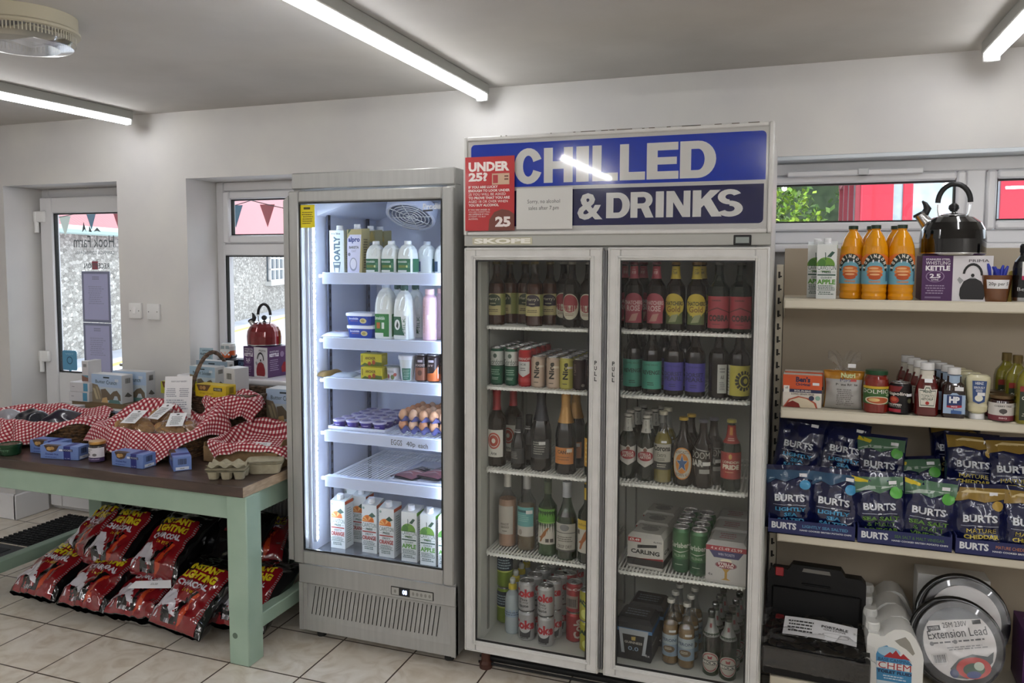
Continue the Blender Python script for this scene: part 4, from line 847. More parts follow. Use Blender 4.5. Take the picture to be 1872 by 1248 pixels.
# shelf 5
b = MB(); b.box(-.12, -.18, 0, .12, .16, .004, C('#c2c8da', .25), .001); b.box(-.125, -.185, .003, .125, -.178, .010, C('#d7dcea', .3)); b.box(-.125, -.18, .003, -.118, .16, .010, C('#d7dcea', .3)); o = obj('plastic_tray', b); o.location = (-1.42, 3.10, z5); tag(o, 'flat clear plastic tray under the bacon packs', 'tray')
for i, (px, Y, rz, lb) in enumerate(((762, 3.04, -18, 'black and pink bacon pack, left on the fifth lit shelf'), (806, 3.06, -14, 'black and pink bacon pack, right on the fifth lit shelf'))):
    bk = pouch('bacon_pack', lb, 'bacon', .125, .20, .010, C('#23222e', .25), [('t', 'DENHAY', .18, .78, .82, .88, C('#b9b3ac'), 0.), ('r', .28, .66, .6, .72, C('#b7a9b2')), ('r', .05, .05, .95, .58, C('#8d5a66', .15)), ('p', [(.1, .1), (.5, .3), (.8, .2), (.9, .45), (.4, .5), (.1, .35)], C('#b06a72', .15)), ('p', [(.12, .15), (.45, .32), (.7, .28), (.4, .38)], C('#d8b9bc', .15)), ('p', [(.2, .42), (.6, .46), (.85, .5), (.5, .52)], C('#d8b9bc', .15))], px, Y, z5+(.006 if i == 0 else .012), rz)
# bottom: juice cartons
def juice(kind, label, orange):
    c1 = C('#c4501f') if orange else C('#5d9a2a'); tx = C('#a83c33') if orange else C('#5b9a35'); gn = C('#36584a')
    fr = [('r', 0, 0, 1, 1, C('#dfe2e0'))]
    if orange: fr += [('e', .42, .665, .40, .125, C('#e28430')), ('e', .42, .665, .34, .10, C('#d2691c')), ('p', [(.42, .665), (.1, .72), (.2, .76)], C('#eab06a')), ('p', [(.42, .665), (.5, .77), (.65, .74)], C('#eab06a')), ('p', [(.42, .665), (.02, .66), (.05, .70)], C('#eab06a')), ('r', 0, .52, 1, .645, C('#dfe2e0')), ('p', [(.45, .78), (.7, .85), (.95, .78), (.7, .74)], gn), ('e', .12, .93, .07, .025, C('#8aa59b'))]
    else: fr += [('e', .45, .63, .46, .14, C('#6f9c3e')), ('e', .25, .66, .2, .08, C('#4f7f38')), ('r', 0, .52, 1, .605, C('#dfe2e0')), ('p', [(.42, .72), (.46, .72), (.44, .86), (.40, .86)], gn), ('p', [(.5, .78), (.75, .88), (.9, .86), (.7, .77)], gn)]
    fr += [('t', 'CAWSTON', .04, .535, .97, .625, gn, .03), ('t', 'PRESS', .27, .475, .73, .52, gn, .03), ('r', .05, .495, .22, .50, gn), ('r', .78, .495, .95, .50, gn), ('r', .04, .43, .96, .455, tx if orange else gn), ('t', 'ZESTY' if orange else 'CLOUDY', .22, .375, .78, .41, gn, .02),
           ('t', 'ORANGE' if orange else 'APPLE', .04, .27, .96, .36, tx, .04), ('m', .05, .17, .95, .255, 3, gn), ('r', .05, .155, .95, .163, gn), ('m', .1, .07, .9, .14, 2, gn)]
    t = carton('juice_carton', label, 'carton', .070, .070, .222, '#d9dcda', fr, [('r', 0, .93, 1, 1, c1), ('m', .2, .1, .8, .85, 16, C('#8a9a90'))], .93, (0.0, -.15, .014), None)
    return t
jo = juice('', 'orange juice carton at the bottom of the lit fridge, leftmost at the front', True)
place(jo, 626, 2.975, z6)
again(jo, 683, 2.975, z6, 0, 'orange juice carton at the bottom of the lit fridge, second at the front'); again(jo, 714, 2.955, z6, 0, 'orange juice carton at the bottom of the lit fridge, nearest the apple cartons')
again(jo, 664, 3.07, z6, 0, 'orange juice carton in the second row at the lit fridge bottom'); again(jo, 650, 3.15, z6, 0, 'orange juice carton in the rear row at the lit fridge bottom')
ja = juice('', 'green apple juice carton at the bottom of the lit fridge, left of three', False)
place(ja, 755, 2.945, z6); again(ja, 789, 2.935, z6, 0, 'green apple juice carton at the bottom of the lit fridge, middle of three'); again(ja, 822, 2.93, z6, 0, 'green apple juice carton at the bottom of the lit fridge, right of three')
JA = ja
# ---------------------------------------------------------------- DRINKS FRIDGE goods, left bay
y1, y2, y3, y4, y5 = 1.364, 1.130, .805, .474, .1185
def nlab(c, items, z0=.10, h=.30, sp=170, turn=0, nm='label'): return (nm, z0, h, sp, C(c, .5) if isinstance(c, str) else c, items, turn)
def harry(label, gold):
    dkc = C('#3e4a38') if gold else C('#2f2430')
    return bottle('cider_bottle', label, 'bottle', .034, .245, BEER, G_AMB, '#6a5b30', .965, [nlab('#8b8f50', [('r', .28, 0, .72, 1, C('#b3a878')), ('e', .5, .70, .22, .28, dkc), ('r', .28, .45, .72, .68, dkc), ('t', "Harry's", .32, .66, .68, .84, C('#c9c3a8'), .01), ('m', .38, .5, .62, .6, 1, C('#b9b394')), ('r', .28, .05, .72, .38, C('#b9ad7c')), ('m', .33, .14, .67, .30, 2, C('#4a4030'))], .16, .34, 230)], ('#9a5f1c', .70))
a = harry('amber cider bottle with green arched label, leftmost on the top left shelf', True); place(a, 908, 2.96, y1, -4)
again(a, 932, 3.05, y1, -25, 'amber cider bottle with green label just behind the leftmost one')
a2 = harry('amber cider bottle with dark arched label, third on the top left shelf', False); place(a2, 977, 2.955, y1, 2)
again(a, 960, 3.05, y1, 20, 'amber cider bottle with green label left behind the dark arched one'); again(a2, 1005, 3.03, y1, 8, 'amber cider bottle with dark label right behind the front one')
mo = bottle('beer_bottle', 'brown beer bottle with red and white oval label, left of its pair', 'bottle', .033, .245, BEER, D_BRN, '#8c8a80', .965, [nlab('#1d120a', [('e', .5, .5, .32, .5, C('#c3bca9')), ('e', .5, .62, .27, .34, C('#8f3039')), ('p', [(.21, .55), (.79, .55), (.79, .33), (.21, .33)], C('#c3bca9')), ('t', 'Madri', .30, .36, .70, .52, C('#8f2f38'), .02), ('m', .35, .14, .65, .26, 2, C('#7d5b50'))], .12, .40, 200)])
place(mo, 1045, 2.955, y1); again(mo, 1076, 2.955, y1, -5, 'brown beer bottle with red and white oval label, right of its pair'); again(mo, 1030, 3.04, y1, 5, 'brown beer bottle with oval label behind the front pair')
# cans, left bay second shelf
go = can('gin_can', 'slim green and silver gin and tonic can', 'can', .0265, .148, '#245a43', [('r', 0, .56, 1, 1, C('#bfc3c0', .3, .3)), ('t', 'Gordons', .18, .58, .88, .76, C('#33433c'), .0), ('e', .5, .86, .08, .07, C('#4d5d55')), ('r', 0, .53, 1, .56, C('#1d3b2d')), ('m', .3, .25, .7, .45, 3, C('#8fb39e')), ('m', .35, .1, .65, .2, 2, C('#a9c4b4'))], a0=RAD(0))
place(go, 909, 2.945, y2, label='slim green gin and tonic can, first of two at the front'); again(go, 935, 2.945, y2, 3, 'slim green gin and tonic can, second of two at the front')
sm = can('vodka_can', 'slim red and silver vodka mixer can at the front', 'can', .0265, .148, '#a8262b', [('t', 'SMIRNOFF', .16, .76, .84, .84, C('#dcd6d2'), .04), ('p', [(.22, .72), (.78, .72), (.78, .36), (.5, .24), (.22, .36)], C('#c9c9c9', .3, .3)), ('t', 'ICE', .38, .60, .62, .66, C('#55565c'), .02), ('m', .35, .42, .65, .54, 2, C('#55565c')), ('m', .1, .08, .9, .2, 3, C('#c45a5c'))])
place(sm, 960, 2.940, y2)
def nice(c, label): return can('wine_can', label, 'can', .0275, .122, c, [('T', 'Nice', .40, .30, .62, .92, C('#2c2a24'), .04), ('m', .36, .1, .66, .18, 1, C('#55504a')), ('r', .58, .70, .82, .78, C('#d2cbbc'))])
n1 = nice('#b9a595', 'beige wine can with sideways lettering, left of two'); place(n1, 984, 2.94, y2); again(n1, 1012, 2.932, y2, -4, 'beige wine can with sideways lettering, right of two')
n2 = nice('#b3ac58', 'yellow green wine can with sideways lettering'); place(n2, 1036, 2.935, y2)
dkx = can('cola_mixer_can', 'dark maroon can at the front, left of its pair', 'can', .0265, .118, '#2a1418', [('T', 'rum', .28, .5, .4, .9, C('#7d6a60'), 0.), ('e', .7, .12, .08, .06, C('#8a8078'))]); place(dkx, 1060, 2.935, y2); again(dkx, 1083, 2.93, y2, 10, 'dark maroon can at the front, right of its pair')
for src, px in ((go, 909), (go, 935), (sm, 960), (n1, 984), (n1, 1012), (n2, 1036), (dkx, 1060)):
    for k in (1, 2, 3, 4): again(src, px, 2.94+.0585*k, y2, R.uniform(-40, 40), 'can in the rows behind the front cans of the left bay', 'rows of cans behind the front ones', X=XatY(px, 2.94, y2)+.002*k)
# wines
ar = bottle('wine_bottle', 'red wine bottle with red flower label and red capsule', 'wine bottle', .0375, .300, WINE, D_BRN, '#8f1e26', .8, [nlab('#d3d0c9', [('e', .5, .60, .34, .30, C('#b0402c')), ('e', .5, .60, .27, .24, C('#d3d0c9')), ('e', .5, .60, .24, .21, C('#a83a28')), ('e', .5, .60, .10, .09, C('#d9cfc4')), ('t', 'Arte', .36, .08, .66, .2, C('#3a3330'), .02)], .13, .36, 120)], foil=('#8f1e26', .74))
place(ar, 908, 2.96, y3); again(ar, 938, 3.07, y3, -15, 'red wine bottle with flower label behind the front one')
sb_ = bottle('small_wine_bottle', 'little black quarter bottle of fizz, left of two', 'wine bottle', .030, .198, FIZZ, D_BLK, '#1a1a1c', .9, [nlab('#1e1f22', [('m', .15, .3, .6, .8, 5, C('#8f8f8c'))], .12, .30, 130), ('price_sticker', .72, .06, 110, C('#c9c9c9'), [], -10)], foil=('#15161a', .74)); place(sb_, 948, 2.945, y3)
again(sb_, 967, 3.02, y3, -10, 'little black quarter bottle of fizz, right of two')
pr_ = bottle('wine_bottle', 'black sparkling wine bottle with black label and neck capsule', 'wine bottle', .0405, .315, FIZZ, D_BLK, '#17181c', .9, [nlab('#25262a', [('m', .2, .2, .8, .9, 6, C('#97978f')), ('r', .5, .72, .8, .88, C('#c6c6c6'))], .16, .24, 120)], foil=('#1d1f27', .62)); place(pr_, 989, 2.955, y3, 4)
ca = bottle('wine_bottle', 'dark sparkling wine bottle with orange label and gold neck foil', 'wine bottle', .0405, .315, FIZZ, D_BLK, '#b0874a', .9, [nlab('#bb7638', [('t', 'CANTI', .22, .62, .80, .84, C('#3a2114'), .04), ('m', .2, .2, .8, .5, 2, C('#7a4a22')), ('r', .66, .72, .92, .94, C('#d5cfc4'))], .13, .20, 120), ('neck_lettering', .70, .20, 60, None, [('T', 'CANTI', .3, .1, .7, .9, C('#4c3516'), .03)], 0)], foil=('#b58a50', .62)); place(ca, 1034, 2.945, y3)
again(ca, 1052, 3.05, y3, -12, 'gold necked sparkling wine bottle behind the orange label one')
yl_ = bottle('wine_bottle', 'wine bottle with tall yellow label, cut off by the left door frame', 'wine bottle', .0375, .30, WINE, D_GRN, '#3a3a3c', .8, [nlab('#cf9a2c', [('m', .1, .1, .9, .9, 5, C('#e0c070'))], .12, .36, 130)]); place(yl_, 1086, 2.95, y3)
ro = bottle('wine_bottle', 'clear rose wine bottle with plain white label, leftmost on the fourth shelf', 'wine bottle', .0375, .300, WINE, G_BOT, '#c6c4be', .8, [nlab('#b3ada4', [('t', 'PINOT', .25, .32, .75, .40, C('#4a443e'), .02), ('t', 'GRIGIO', .25, .22, .75, .30, C('#4a443e'), .02), ('m', .35, .08, .65, .16, 1, C('#6a645e'))], .18, .38, 105)], ('#c49a80', .66), foil=('#c6c4be', .8)); place(ro, 928, 2.99, y4)
tq = bottle('wine_bottle', 'wine bottle with turquoise and white label', 'wine bottle', .0375, .305, WINE, G_BOT, '#a7a8a8', .8, [nlab('#b3b0aa', [('r', 0, .34, 1, 1, C('#5f9c9c')), ('r', .08, .82, .6, .9, C('#2f5a60')), ('r', .6, .78, .94, .9, C('#d2d2d2')), ('m', .1, .5, .8, .75, 4, C('#8fbdba')), ('e', .3, .14, .1, .1, C('#8c8680'))], .20, .38, 120)], ('#7c6a50', .62), foil=('#a7a8a8', .8)); place(tq, 963, 2.975, y4)
def roo(m, b, c=C('#8f5a2c')): return [('p', [(.15, .3), (.3, .38), (.45, .62), (.62, .80), (.70, .78), (.58, .62), (.52, .42), (.40, .30), (.3, .1), (.2, .1), (.28, .28)], c)]
g1 = bottle('wine_bottle', 'green topped white wine bottle with leaping kangaroo label', 'wine bottle', .0375, .300, WINE, G_GRN, '#3c4a34', .8, [nlab('#bdb8ae', [('r', 0, .62, 1, 1, C('#4f8c2a')), ('r', 0, .60, 1, .63, C('#7fb050')), ('t', 'yellow tail', .1, .50, .9, .57, C('#2f2a26'), .01), ('r', .52, .06, .68, .16, C('#3a342e')), ('r', .74, .06, .9, .16, C('#3a342e'))]+[('p', [(x_, y_*.6) for x_, y_ in pp[1]], pp[2]) for pp in roo(0, 0)], .16, .46, 125)], ('#8ca070', .6)); place(g1, 1001, 2.955, y4)
ch = bottle('wine_bottle', 'dark burgundy shaped wine bottle with grey banded label', 'wine bottle', .0405, .298, BURG, G_GRN, '#b9bcc4', .8, [nlab('#aaa79e', [('e', .5, .86, .2, .12, C('#6f7072')), ('r', 0, .0, 1, .06, C('#3c3c3c')), ('r', 0, .66, 1, .69, C('#5b5b59')), ('m', .15, .34, .85, .56, 3, C('#55544e')), ('t', 'CRISP DRY', .18, .12, .82, .24, C('#4a4a46'), .01)], .12, .36, 130)], ('#4a4e34', .6), foil=('#a9adb5', .8)); place(ch, 1036, 2.94, y4)
yt = bottle('wine_bottle', 'wine bottle with yellow band and kangaroo label beside the door frame', 'wine bottle', .0375, .300, WINE, D_GRN, '#c0a02c', .8, [nlab('#bdb8ae', [('r', 0, .72, 1, 1, C('#cfae2c')), ('t', 'yellow tail', .1, .80, .9, .9, C('#5c4a18'), .01), ('r', .06, .55, .22, .68, C('#4a443e'))]+roo(0, 0, C('#9c5a2c')), .14, .42, 140)]); place(yt, 1074, 2.93, y4)
# bottom left
lg = can('lager_can', 'lime green and navy slim can standing in the stack on the left wall', 'can', .033, .150, '#7f9a2c', [('r', 0, .5, 1, 1, C('#1c2b3c')), ('m', .2, .55, .8, .9, 4, C('#9ab0b8')), ('r', 0, .46, 1, .5, C('#c3d060'))]); place(lg, 923, 3.07, y5, label='lime green and navy can at the bottom of the stack by the left wall')
again(lg, 923, 3.07, y5+.151, 15, 'lime green and navy can on top of the stack by the left wall')
wb = thing('water_bottle', 'small clear water bottle with yellow sports cap, frontmost', 'bottle', group=None); place(wb, 937, 2.99, y5)
obj('bottle_body', MB().lathe([(.028, 0), (.031, .006), (.031, .06), (.029, .075), (.031, .09), (.031, .135), (.026, .158), (.014, .172), (.014, .18)], C('#a8b4ba', .1, 0, .5), 24), wb)
obj('sports_cap', MB().lathe([(.017, .178), (.017, .195), (.014, .2)], C('#c7b62c', .4), 16), wb); obj('spout', MB().lathe([(.010, .2), (.012, .215), (.009, .222)], C('#c3c8c2', .3), 14), wb)
b = MB(); b.print_([('r', 0, 0, 1, 1, C('#8fa3b8')), ('m', .1, .2, .9, .8, 2, C('#5a6c80'))], wrap(.0312, .07, .03, RAD(220)), cu=8); obj('label', b, wb)
for k, px in enumerate((943, 953, 962)): again(wb, px, 3.07+.08*k, y5, 20*k, 'small water bottle with yellow sports cap in the row behind', 'water bottles behind the front one')
def coke(items, base, label, cat='can', r=.033, h=.118): return can('cola_can', label, cat, r, h, base, items, a0=RAD(-2), span=180)
ckA = [('t', 'Coke', -.02, .52, .92, .86, C('#a8202c'), .05), ('t', 'This', .3, .38, .62, .47, C('#26262a'), .02), ('t', 'is my', .28, .26, .66, .35, C('#26262a'), .02), ('t', 'taste', .28, .12, .66, .22, C('#26262a'), .02)]
ckB = [('p', [(.28, .1), (.72, .1), (.78, .6), (.22, .6)], C('#3b3b40')), ('e', .5, .5, .26, .22, C('#b9b9bc')), ('t', 'Coke', -.02, .42, .92, .80, C('#a8202c'), .05), ('t', 'taste', .3, .04, .66, .14, C('#26262a'), .02)]
kA = coke(ckA, '#a7a7aa', 'silver cola can, upper of the left front stack'); kB = coke(ckB, '#a7a7aa', 'silver cola can, lower of the left front stack')
place(kA, 963, 2.955, y5+.119, 2); place(kB, 963, 2.955, y5, 2)
again(kA, 998, 2.935, y5+.119, -6, 'silver cola can, upper of the right front stack'); again(kB, 998, 2.935, y5, -4, 'silver cola can, lower of the right front stack')
for px0, Y0 in ((963, 2.955), (998, 2.935)):
    for k in (1, 2, 3, 4):
        for lv in (0, 1): again(kA if lv else kB, 0, Y0+.07*k, y5+.119*lv, R.uniform(-30, 30), 'silver cola can in the rows behind the front stacks', 'silver cola cans behind the front stacks', X=XatY(px0, Y0, y5)+.012*k)
kr = coke([('t', 'Coca-Cola', .0, .84, 1., .94, C('#dccfc9'), .02), ('r', .18, .12, .75, .62, C('#8d7a74')), ('b', .26, .18, .68, .5, C('#2b2b2b'))], '#96232b', 'red cola can, upper of its stack'); kq = coke([('T', 'Cola', .55, .1, .9, .9, C('#d0b8b4'), .04)], '#a5343a', 'red cola can, lower of its stack')
place(kr, 1050, 3.01, y5+.119, -5); place(kq, 1050, 3.01, y5); again(kr, 1040, 3.09, y5+.119, 30, 'red cola can behind the upper one'); again(kq, 1040, 3.09, y5, 30, 'red cola can behind the lower one')
kl = coke([('p', [(0, .5), (.3, .8), (.7, .4), (1, .7), (1, .6), (.7, .3), (.3, .7), (0, .4)], C('#3c6a2c')), ('t', 'FANTA', .1, .62, .9, .8, C('#22301c'), .04), ('e', .5, .25, .2, .18, C('#d9dc7a'))], '#b5b23a', 'yellow green fizzy drink can, upper of its stack'); place(kl, 1075, 2.95, y5+.119, -4)
again(kl, 1075, 2.95, y5, 8, 'yellow green fizzy drink can, lower of its stack')
# ---------------------------------------------------------------- right bay
def cider(label, gold):
    c = '#b7a23a' if gold else '#983f4d'; t2 = C('#3c3a20') if gold else C('#c9a9a9')
    it = [('e', .5, .62, .46, .40, C(c)), ('r', .12, .0, .88, .40, C('#4d5a2e') if gold else C(c)), ('e', .5, .60, .42, .34, C(c)), ('t', 'THATCHERS', .10, .62, .90, .76, t2, .04), ('t', 'Gold' if gold else 'ROSE', .22, .40, .78, .60, t2 if not gold else C('#7a5a1c'), .03), ('p', [(.3, .05), (.45, .3), (.7, .34), (.6, .08)], C('#8a8f6a') if gold else C('#b08078'))]
    return bottle('cider_bottle', label, 'bottle', .0345, .245, BEER, D_BRN, '#7a5a20' if gold else '#6a2c38', .965, [nlab(None, it, .10, .44, 150), ('neck_label', .76, .185, 240, C(c), [('t', 'Gold' if gold else 'ROSE', .38, .35, .62, .62, t2, .03), ('m', .38, .68, .62, .8, 1, t2)], 0)])
cr_ = cider('cider bottle with pink neck and label, leftmost full one in the right bay', False); place(cr_, 1158, 2.965, y1, 8); again(cr_, 1199, 2.965, y1, -6, 'cider bottle with pink label, second in the right bay'); again(cr_, 1140, 3.05, y1, 30, 'cider bottle with pink label half hidden behind the door frame')
cg_ = cider('cider bottle with yellow neck and label, left of two', True); place(cg_, 1234, 2.96, y1, -6); again(cg_, 1272, 2.955, y1, 4, 'cider bottle with yellow neck and label, right of two')
again(cr_, 1175, 3.06, y1, 0, 'cider bottle with pink neck in the second row', 'second row ciders'); again(cg_, 1282, 3.05, y1, 0, 'cider bottle with yellow neck in the second row', 'second row ciders')
cb = bottle('beer_bottle', 'beer bottle with wide red label, left of two', 'bottle', .037, .245, BEER, D_GRN, '#4a4a44', .965, [nlab('#9a343e', [('m', .3, .82, .7, .92, 1, C('#5a2026')), ('p', [(.1, .5), (.5, .66), (.9, .5), (.9, .47), (.5, .62), (.1, .47)], C('#5a2026')), ('t', 'COBRA', .24, .22, .84, .42, C('#3a1a1e'), .05), ('m', .35, .1, .65, .16, 1, C('#5a2026'))], .06, .46, 190)]); place(cb, 1313, 2.95, y1, -4); again(cb, 1353, 2.945, y1, 2, 'beer bottle with wide red label, right of two')
def ale(name, label, c, words, tc, r=.0355, h=.242): return bottle('ale_bottle', label, 'bottle', r, h, BEER, D_BRN, '#5c5a54', .965, [nlab(c, [('t', 'LYME REGIS', .25, .84, .75, .90, tc, .01)]+[('t', w_, .16, .52-.17*i, .84, .67-.17*i, tc, .03) for i, w_ in enumerate(words)]+[('m', .35, .12, .65, .26, 2, tc)], .08, .42, 165)])
rv = ale('', 'ale bottle with sea green label, left of two', '#3f8f7c', ['REVENGE'], C('#16352e')); place(rv, 1156, 2.99, y2, 10); again(rv, 1191, 2.955, y2, 4, 'ale bottle with sea green label, right of two')
dp = ale('', 'ale bottle with violet label, left of two', '#463f93', ['DORSET', 'PEARL'], C('#1e1a50')); place(dp, 1231, 2.95, y2, 2); again(dp, 1270, 2.945, y2, 0, 'ale bottle with violet label, right of two')
wl_ = bottle('ale_bottle', 'ale bottle turned to show a narrow silver side label', 'bottle', .0355, .242, BEER, D_BRN, '#5c5a54', .965, [nlab('#a9aaa6', [('t', 'ALE', .3, .5, .7, .62, C('#3a3a3a'), .02), ('m', .2, .7, .8, .9, 2, C('#55555a')), ('m', .2, .1, .8, .4, 5, C('#55555a'))], .08, .42, 55, 25)]); place(wl_, 1313, 2.95, y2)
am = bottle('ale_bottle', 'ale bottle with yellow label and dark ammonite spiral', 'bottle', .0365, .242, BEER, D_BRN, '#5c5a54', .965, [nlab('#b0a640', [('r', 0, 0, .2, 1, C('#b9b8a8')), ('m', .02, .1, .18, .9, 8, C('#55523c')), ('e', .68, .5, .28, .34, C('#26261c')), ('e', .70, .5, .18, .22, C('#b0a640')), ('e', .70, .5, .14, .17, C('#26261c')), ('e', .72, .5, .07, .09, C('#b0a640'))]+[('p', [(.68+.28*math.cos(a_), .5+.34*math.sin(a_)), (.68+.17*math.cos(a_+.1), .5+.2*math.sin(a_+.1)), (.68+.28*math.cos(a_+.16), .5+.34*math.sin(a_+.16))], C('#b0a640')) for a_ in [k*.4 for k in range(16)]], .06, .44, 180)]); place(am, 1350, 2.94, y2)
for px in (1172, 1213, 1252): again(dp, px, 3.07, y2, 0, 'ale bottle standing in the second row of the right bay', 'second row ales')
st = bottle('beer_bottle', 'green beer bottle with white collar and shield label, leftmost', 'bottle', .032, .240, BEER, D_GRN, '#b9b6b0', .965, [nlab(None, [('p', [(.05, .92), (.4, .84), (.5, .95), (.6, .84), (.95, .92), (.95, .2), (.72, .12), (.5, 0), (.28, .12), (.05, .2)], C('#bdb9b4')), ('e', .5, .5, .38, .22, C('#8f1f2b')), ('t', 'STELLA', .24, .52, .76, .64, C('#d0c4bc'), .03), ('t', 'ARTOIS', .24, .38, .76, .50, C('#d0c4bc'), .03), ('e', .5, .78, .08, .08, C('#7a4a3a'))], .22, .34, 150), ('neck_label', .74, .21, 300, C('#b9b8b2'), [('T', 'STELLA ARTOIS', .47, .1, .53, .9, C('#2a2a2a'), .02)], 0)]); place(st, 1147, 2.965, y3, 12)
again(st, 1180, 2.955, y3, 4, 'green beer bottle with white collar and shield label, second')
for k, px in enumerate((1153, 1160, 1166, 1189, 1197, 1206)): again(st, 0, 3.03+.065*(k % 3), y3, R.uniform(-60, 60), 'white collared green beer bottle in the rows behind', 'white collared beer bottles behind', X=XatY(1147 if k < 3 else 1180, 2.96, y3)+.014*(k % 3)-.004)
co = bottle('beer_bottle', 'clear golden beer bottle with gothic white lettering', 'bottle', .0335, .262, LONG, G_BOT, '#a9a595', .955, [nlab('#24241f', [('r', .08, .30, .92, 1, C('#9c9a90')), ('t', 'Corona', .12, .72, .88, .95, C('#22231f'), .04), ('t', 'Extra', .32, .50, .68, .66, C('#3a3a34'), .02), ('m', .3, .34, .7, .46, 2, C('#4a4a42')), ('m', .3, .08, .7, .24, 2, C('#b9b6a9'))], .20, .36, 150), ('price_sticker', .575, .03, 34, C('#cfcfca'), [], 14)], ('#8a7a26', .74)); place(co, 1211, 2.945, y3)
again(co, 1219, 3.02, y3, 15, 'clear golden beer bottle behind the gothic lettered one'); 
nc = bottle('ale_bottle', 'brown ale bottle with oval orange label and blue star', 'bottle', .0345, .245, BEER, D_BRN, '#b0913a', .965, [nlab(None, [('e', .5, .5, .44, .5, C('#b9762c')), ('e', .5, .5, .40, .46, C('#b3ae9f')), ('e', .5, .5, .27, .31, C('#b9762c')), ('p', [(.5+(.26 if k % 2 == 0 else .11)*math.sin(k*.6283), .5+(.30 if k % 2 == 0 else .13)*math.cos(k*.6283)) for k in range(10)], C('#aab0b4')), ('p', [(.5+(.22 if k % 2 == 0 else .09)*math.sin(k*.6283), .5+(.26 if k % 2 == 0 else .105)*math.cos(k*.6283)) for k in range(10)], C('#34507c')), ('t', 'NEWCASTLE', .20, .80, .80, .90, C('#4a2620'), .03), ('t', 'BROWN ALE', .22, .10, .78, .20, C('#4a2620'), .03)], .10, .48, 150)]); place(nc, 1248, 2.94, y3)
db = bottle('ale_bottle', 'ale bottle with large white letters printed on dark glass', 'bottle', .0355, .242, BEER, D_BRN, '#4c4c58', .965, [nlab(None, [('t', 'DOOM', .0, .62, .80, .84, C('#aaa9a4'), .05), ('t', 'BAR', .0, .36, .55, .58, C('#aaa9a4'), .05), ('p', [(.1, 1), (.3, .9), (.6, .86), (.8, .88), (.3, .93)], C('#8c8c88')), ('r', .52, .40, .84, .52, C('#c6c6c2')), ('r', .40, .14, .80, .28, C('#8c8c86'))], .16, .46, 150, 0)]); place(db, 1284, 2.935, y3, 0); again(db, 1303, 2.99, y3, 12, 'ale bottle with white letters behind and right of the front one')
lp = bottle('ale_bottle', 'ale bottle with red label and red neck label, rightmost on its shelf', 'bottle', .0345, .250, BEER, D_GRN, '#9a9248', .965, [nlab('#8f2c28', [('t', 'LONDON', .2, .58, .84, .68, C('#c9bda8'), .03), ('t', 'PRIDE', .2, .36, .84, .54, C('#d2c6b4'), .05), ('e', .5, .84, .06, .1, C('#b08a4a')), ('m', .3, .22, .7, .3, 1, C('#b98a6a'))], .18, .38, 160), ('neck_label', .68, .25, 240, C('#8f2c28'), [('r', .42, .45, .58, .9, C('#b0763a')), ('m', .36, .12, .64, .32, 2, C('#cba99a'))], 0)]); place(lp, 1335, 2.93, y3)
again(nc, 1262, 3.01, y3, 0, 'brown ale bottle in the second row behind the star label')
# fourth shelf right: packs and cans
def multipack(name, label, w_, d_, h_, base, front, side, top, px, Y, z, rz=0., dark=None):
    t = thing(name, label, 'multipack'); b = MB(); ch_ = .016; m = C(base, .4)
    vs = []
    for z_, s_ in ((0, .94), (.012, 1.), (h_-ch_, 1.), (h_, .80)):
        vs += [(-w_/2*s_, -d_/2*s_, z_), (w_/2*s_, -d_/2*s_, z_), (w_/2*s_, d_/2*s_, z_), (-w_/2*s_, d_/2*s_, z_)]
    fs = [(3, 2, 1, 0), (12, 13, 14, 15)]
    for k in range(3):
        for i in range(4): fs.append((k*4+i, k*4+(i+1) % 4, k*4+4+(i+1) % 4, k*4+4+i))
    b.add(vs, fs, m); hh = h_-ch_-.012
    b.print_(front, flat((-w_/2, -d_/2, .012), (w_, 0, 0), (0, 0, hh))); b.print_(side, flat((w_/2, -d_/2, .012), (0, d_, 0), (0, 0, hh)))
    b.print_(top, flat((-w_*.4, -d_*.4, h_), (w_*.8, 0, 0), (0, d_*.8, 0))); obj('card_sleeve', b, t)
    cn = MB(); 
    for sx_ in (-1, 1): obj('can_base', MB().lathe([(.024, -.003), (.03, .002), (.031, .02)], C('#a9a9ac', .3, .8), 18, (sx_*w_*.235, -d_*.22, 0)), t)
    return place(t, px, Y, z+.003, rz)
bkd = [('r', 0, 0, 1, .26, C('#1c1b1d'))]
cp = multipack('lager_multipack', 'white and black four can lager pack, frontmost', .135, .135, .132, '#b7b5b0', [('r', 0, 0, 1, 1, C('#bcbab5'))]+bkd+[('t', 'CARLING', .1, .42, .90, .58, C('#1b1b1d'), .04), ('p', [(.28, .62), (.82, .72), (.82, .82), (.28, .74)], C('#2a2b2c')), ('p', [(0, .26), (1, .26), (1, .34), (0, .22)], C('#8a1e28')), ('r', .02, .84, .38, .99, C('#a3242c')), ('t', '£5.49', .06, .87, .34, .96, C('#e0d8d4'), .03), ('t', '4x440', .72, .88, .96, .95, C('#3a3a3a'), .01)], bkd+[('t', 'CA', .1, .42, .60, .58, C('#1b1b1d'), .04)], [('e', .5, .5, .3, .25, C('#8d8b88')), ('m', .1, .7, .9, .9, 2, C('#6a6866'))], 1188, 2.985, y4, -6)
for k in (1, 2): again(cp, 0, 2.985+.137*k, y4+.003, -6, 'white four can lager pack in line behind the front one', 'lager packs behind the front one', X=cp.location.x+.004*k)
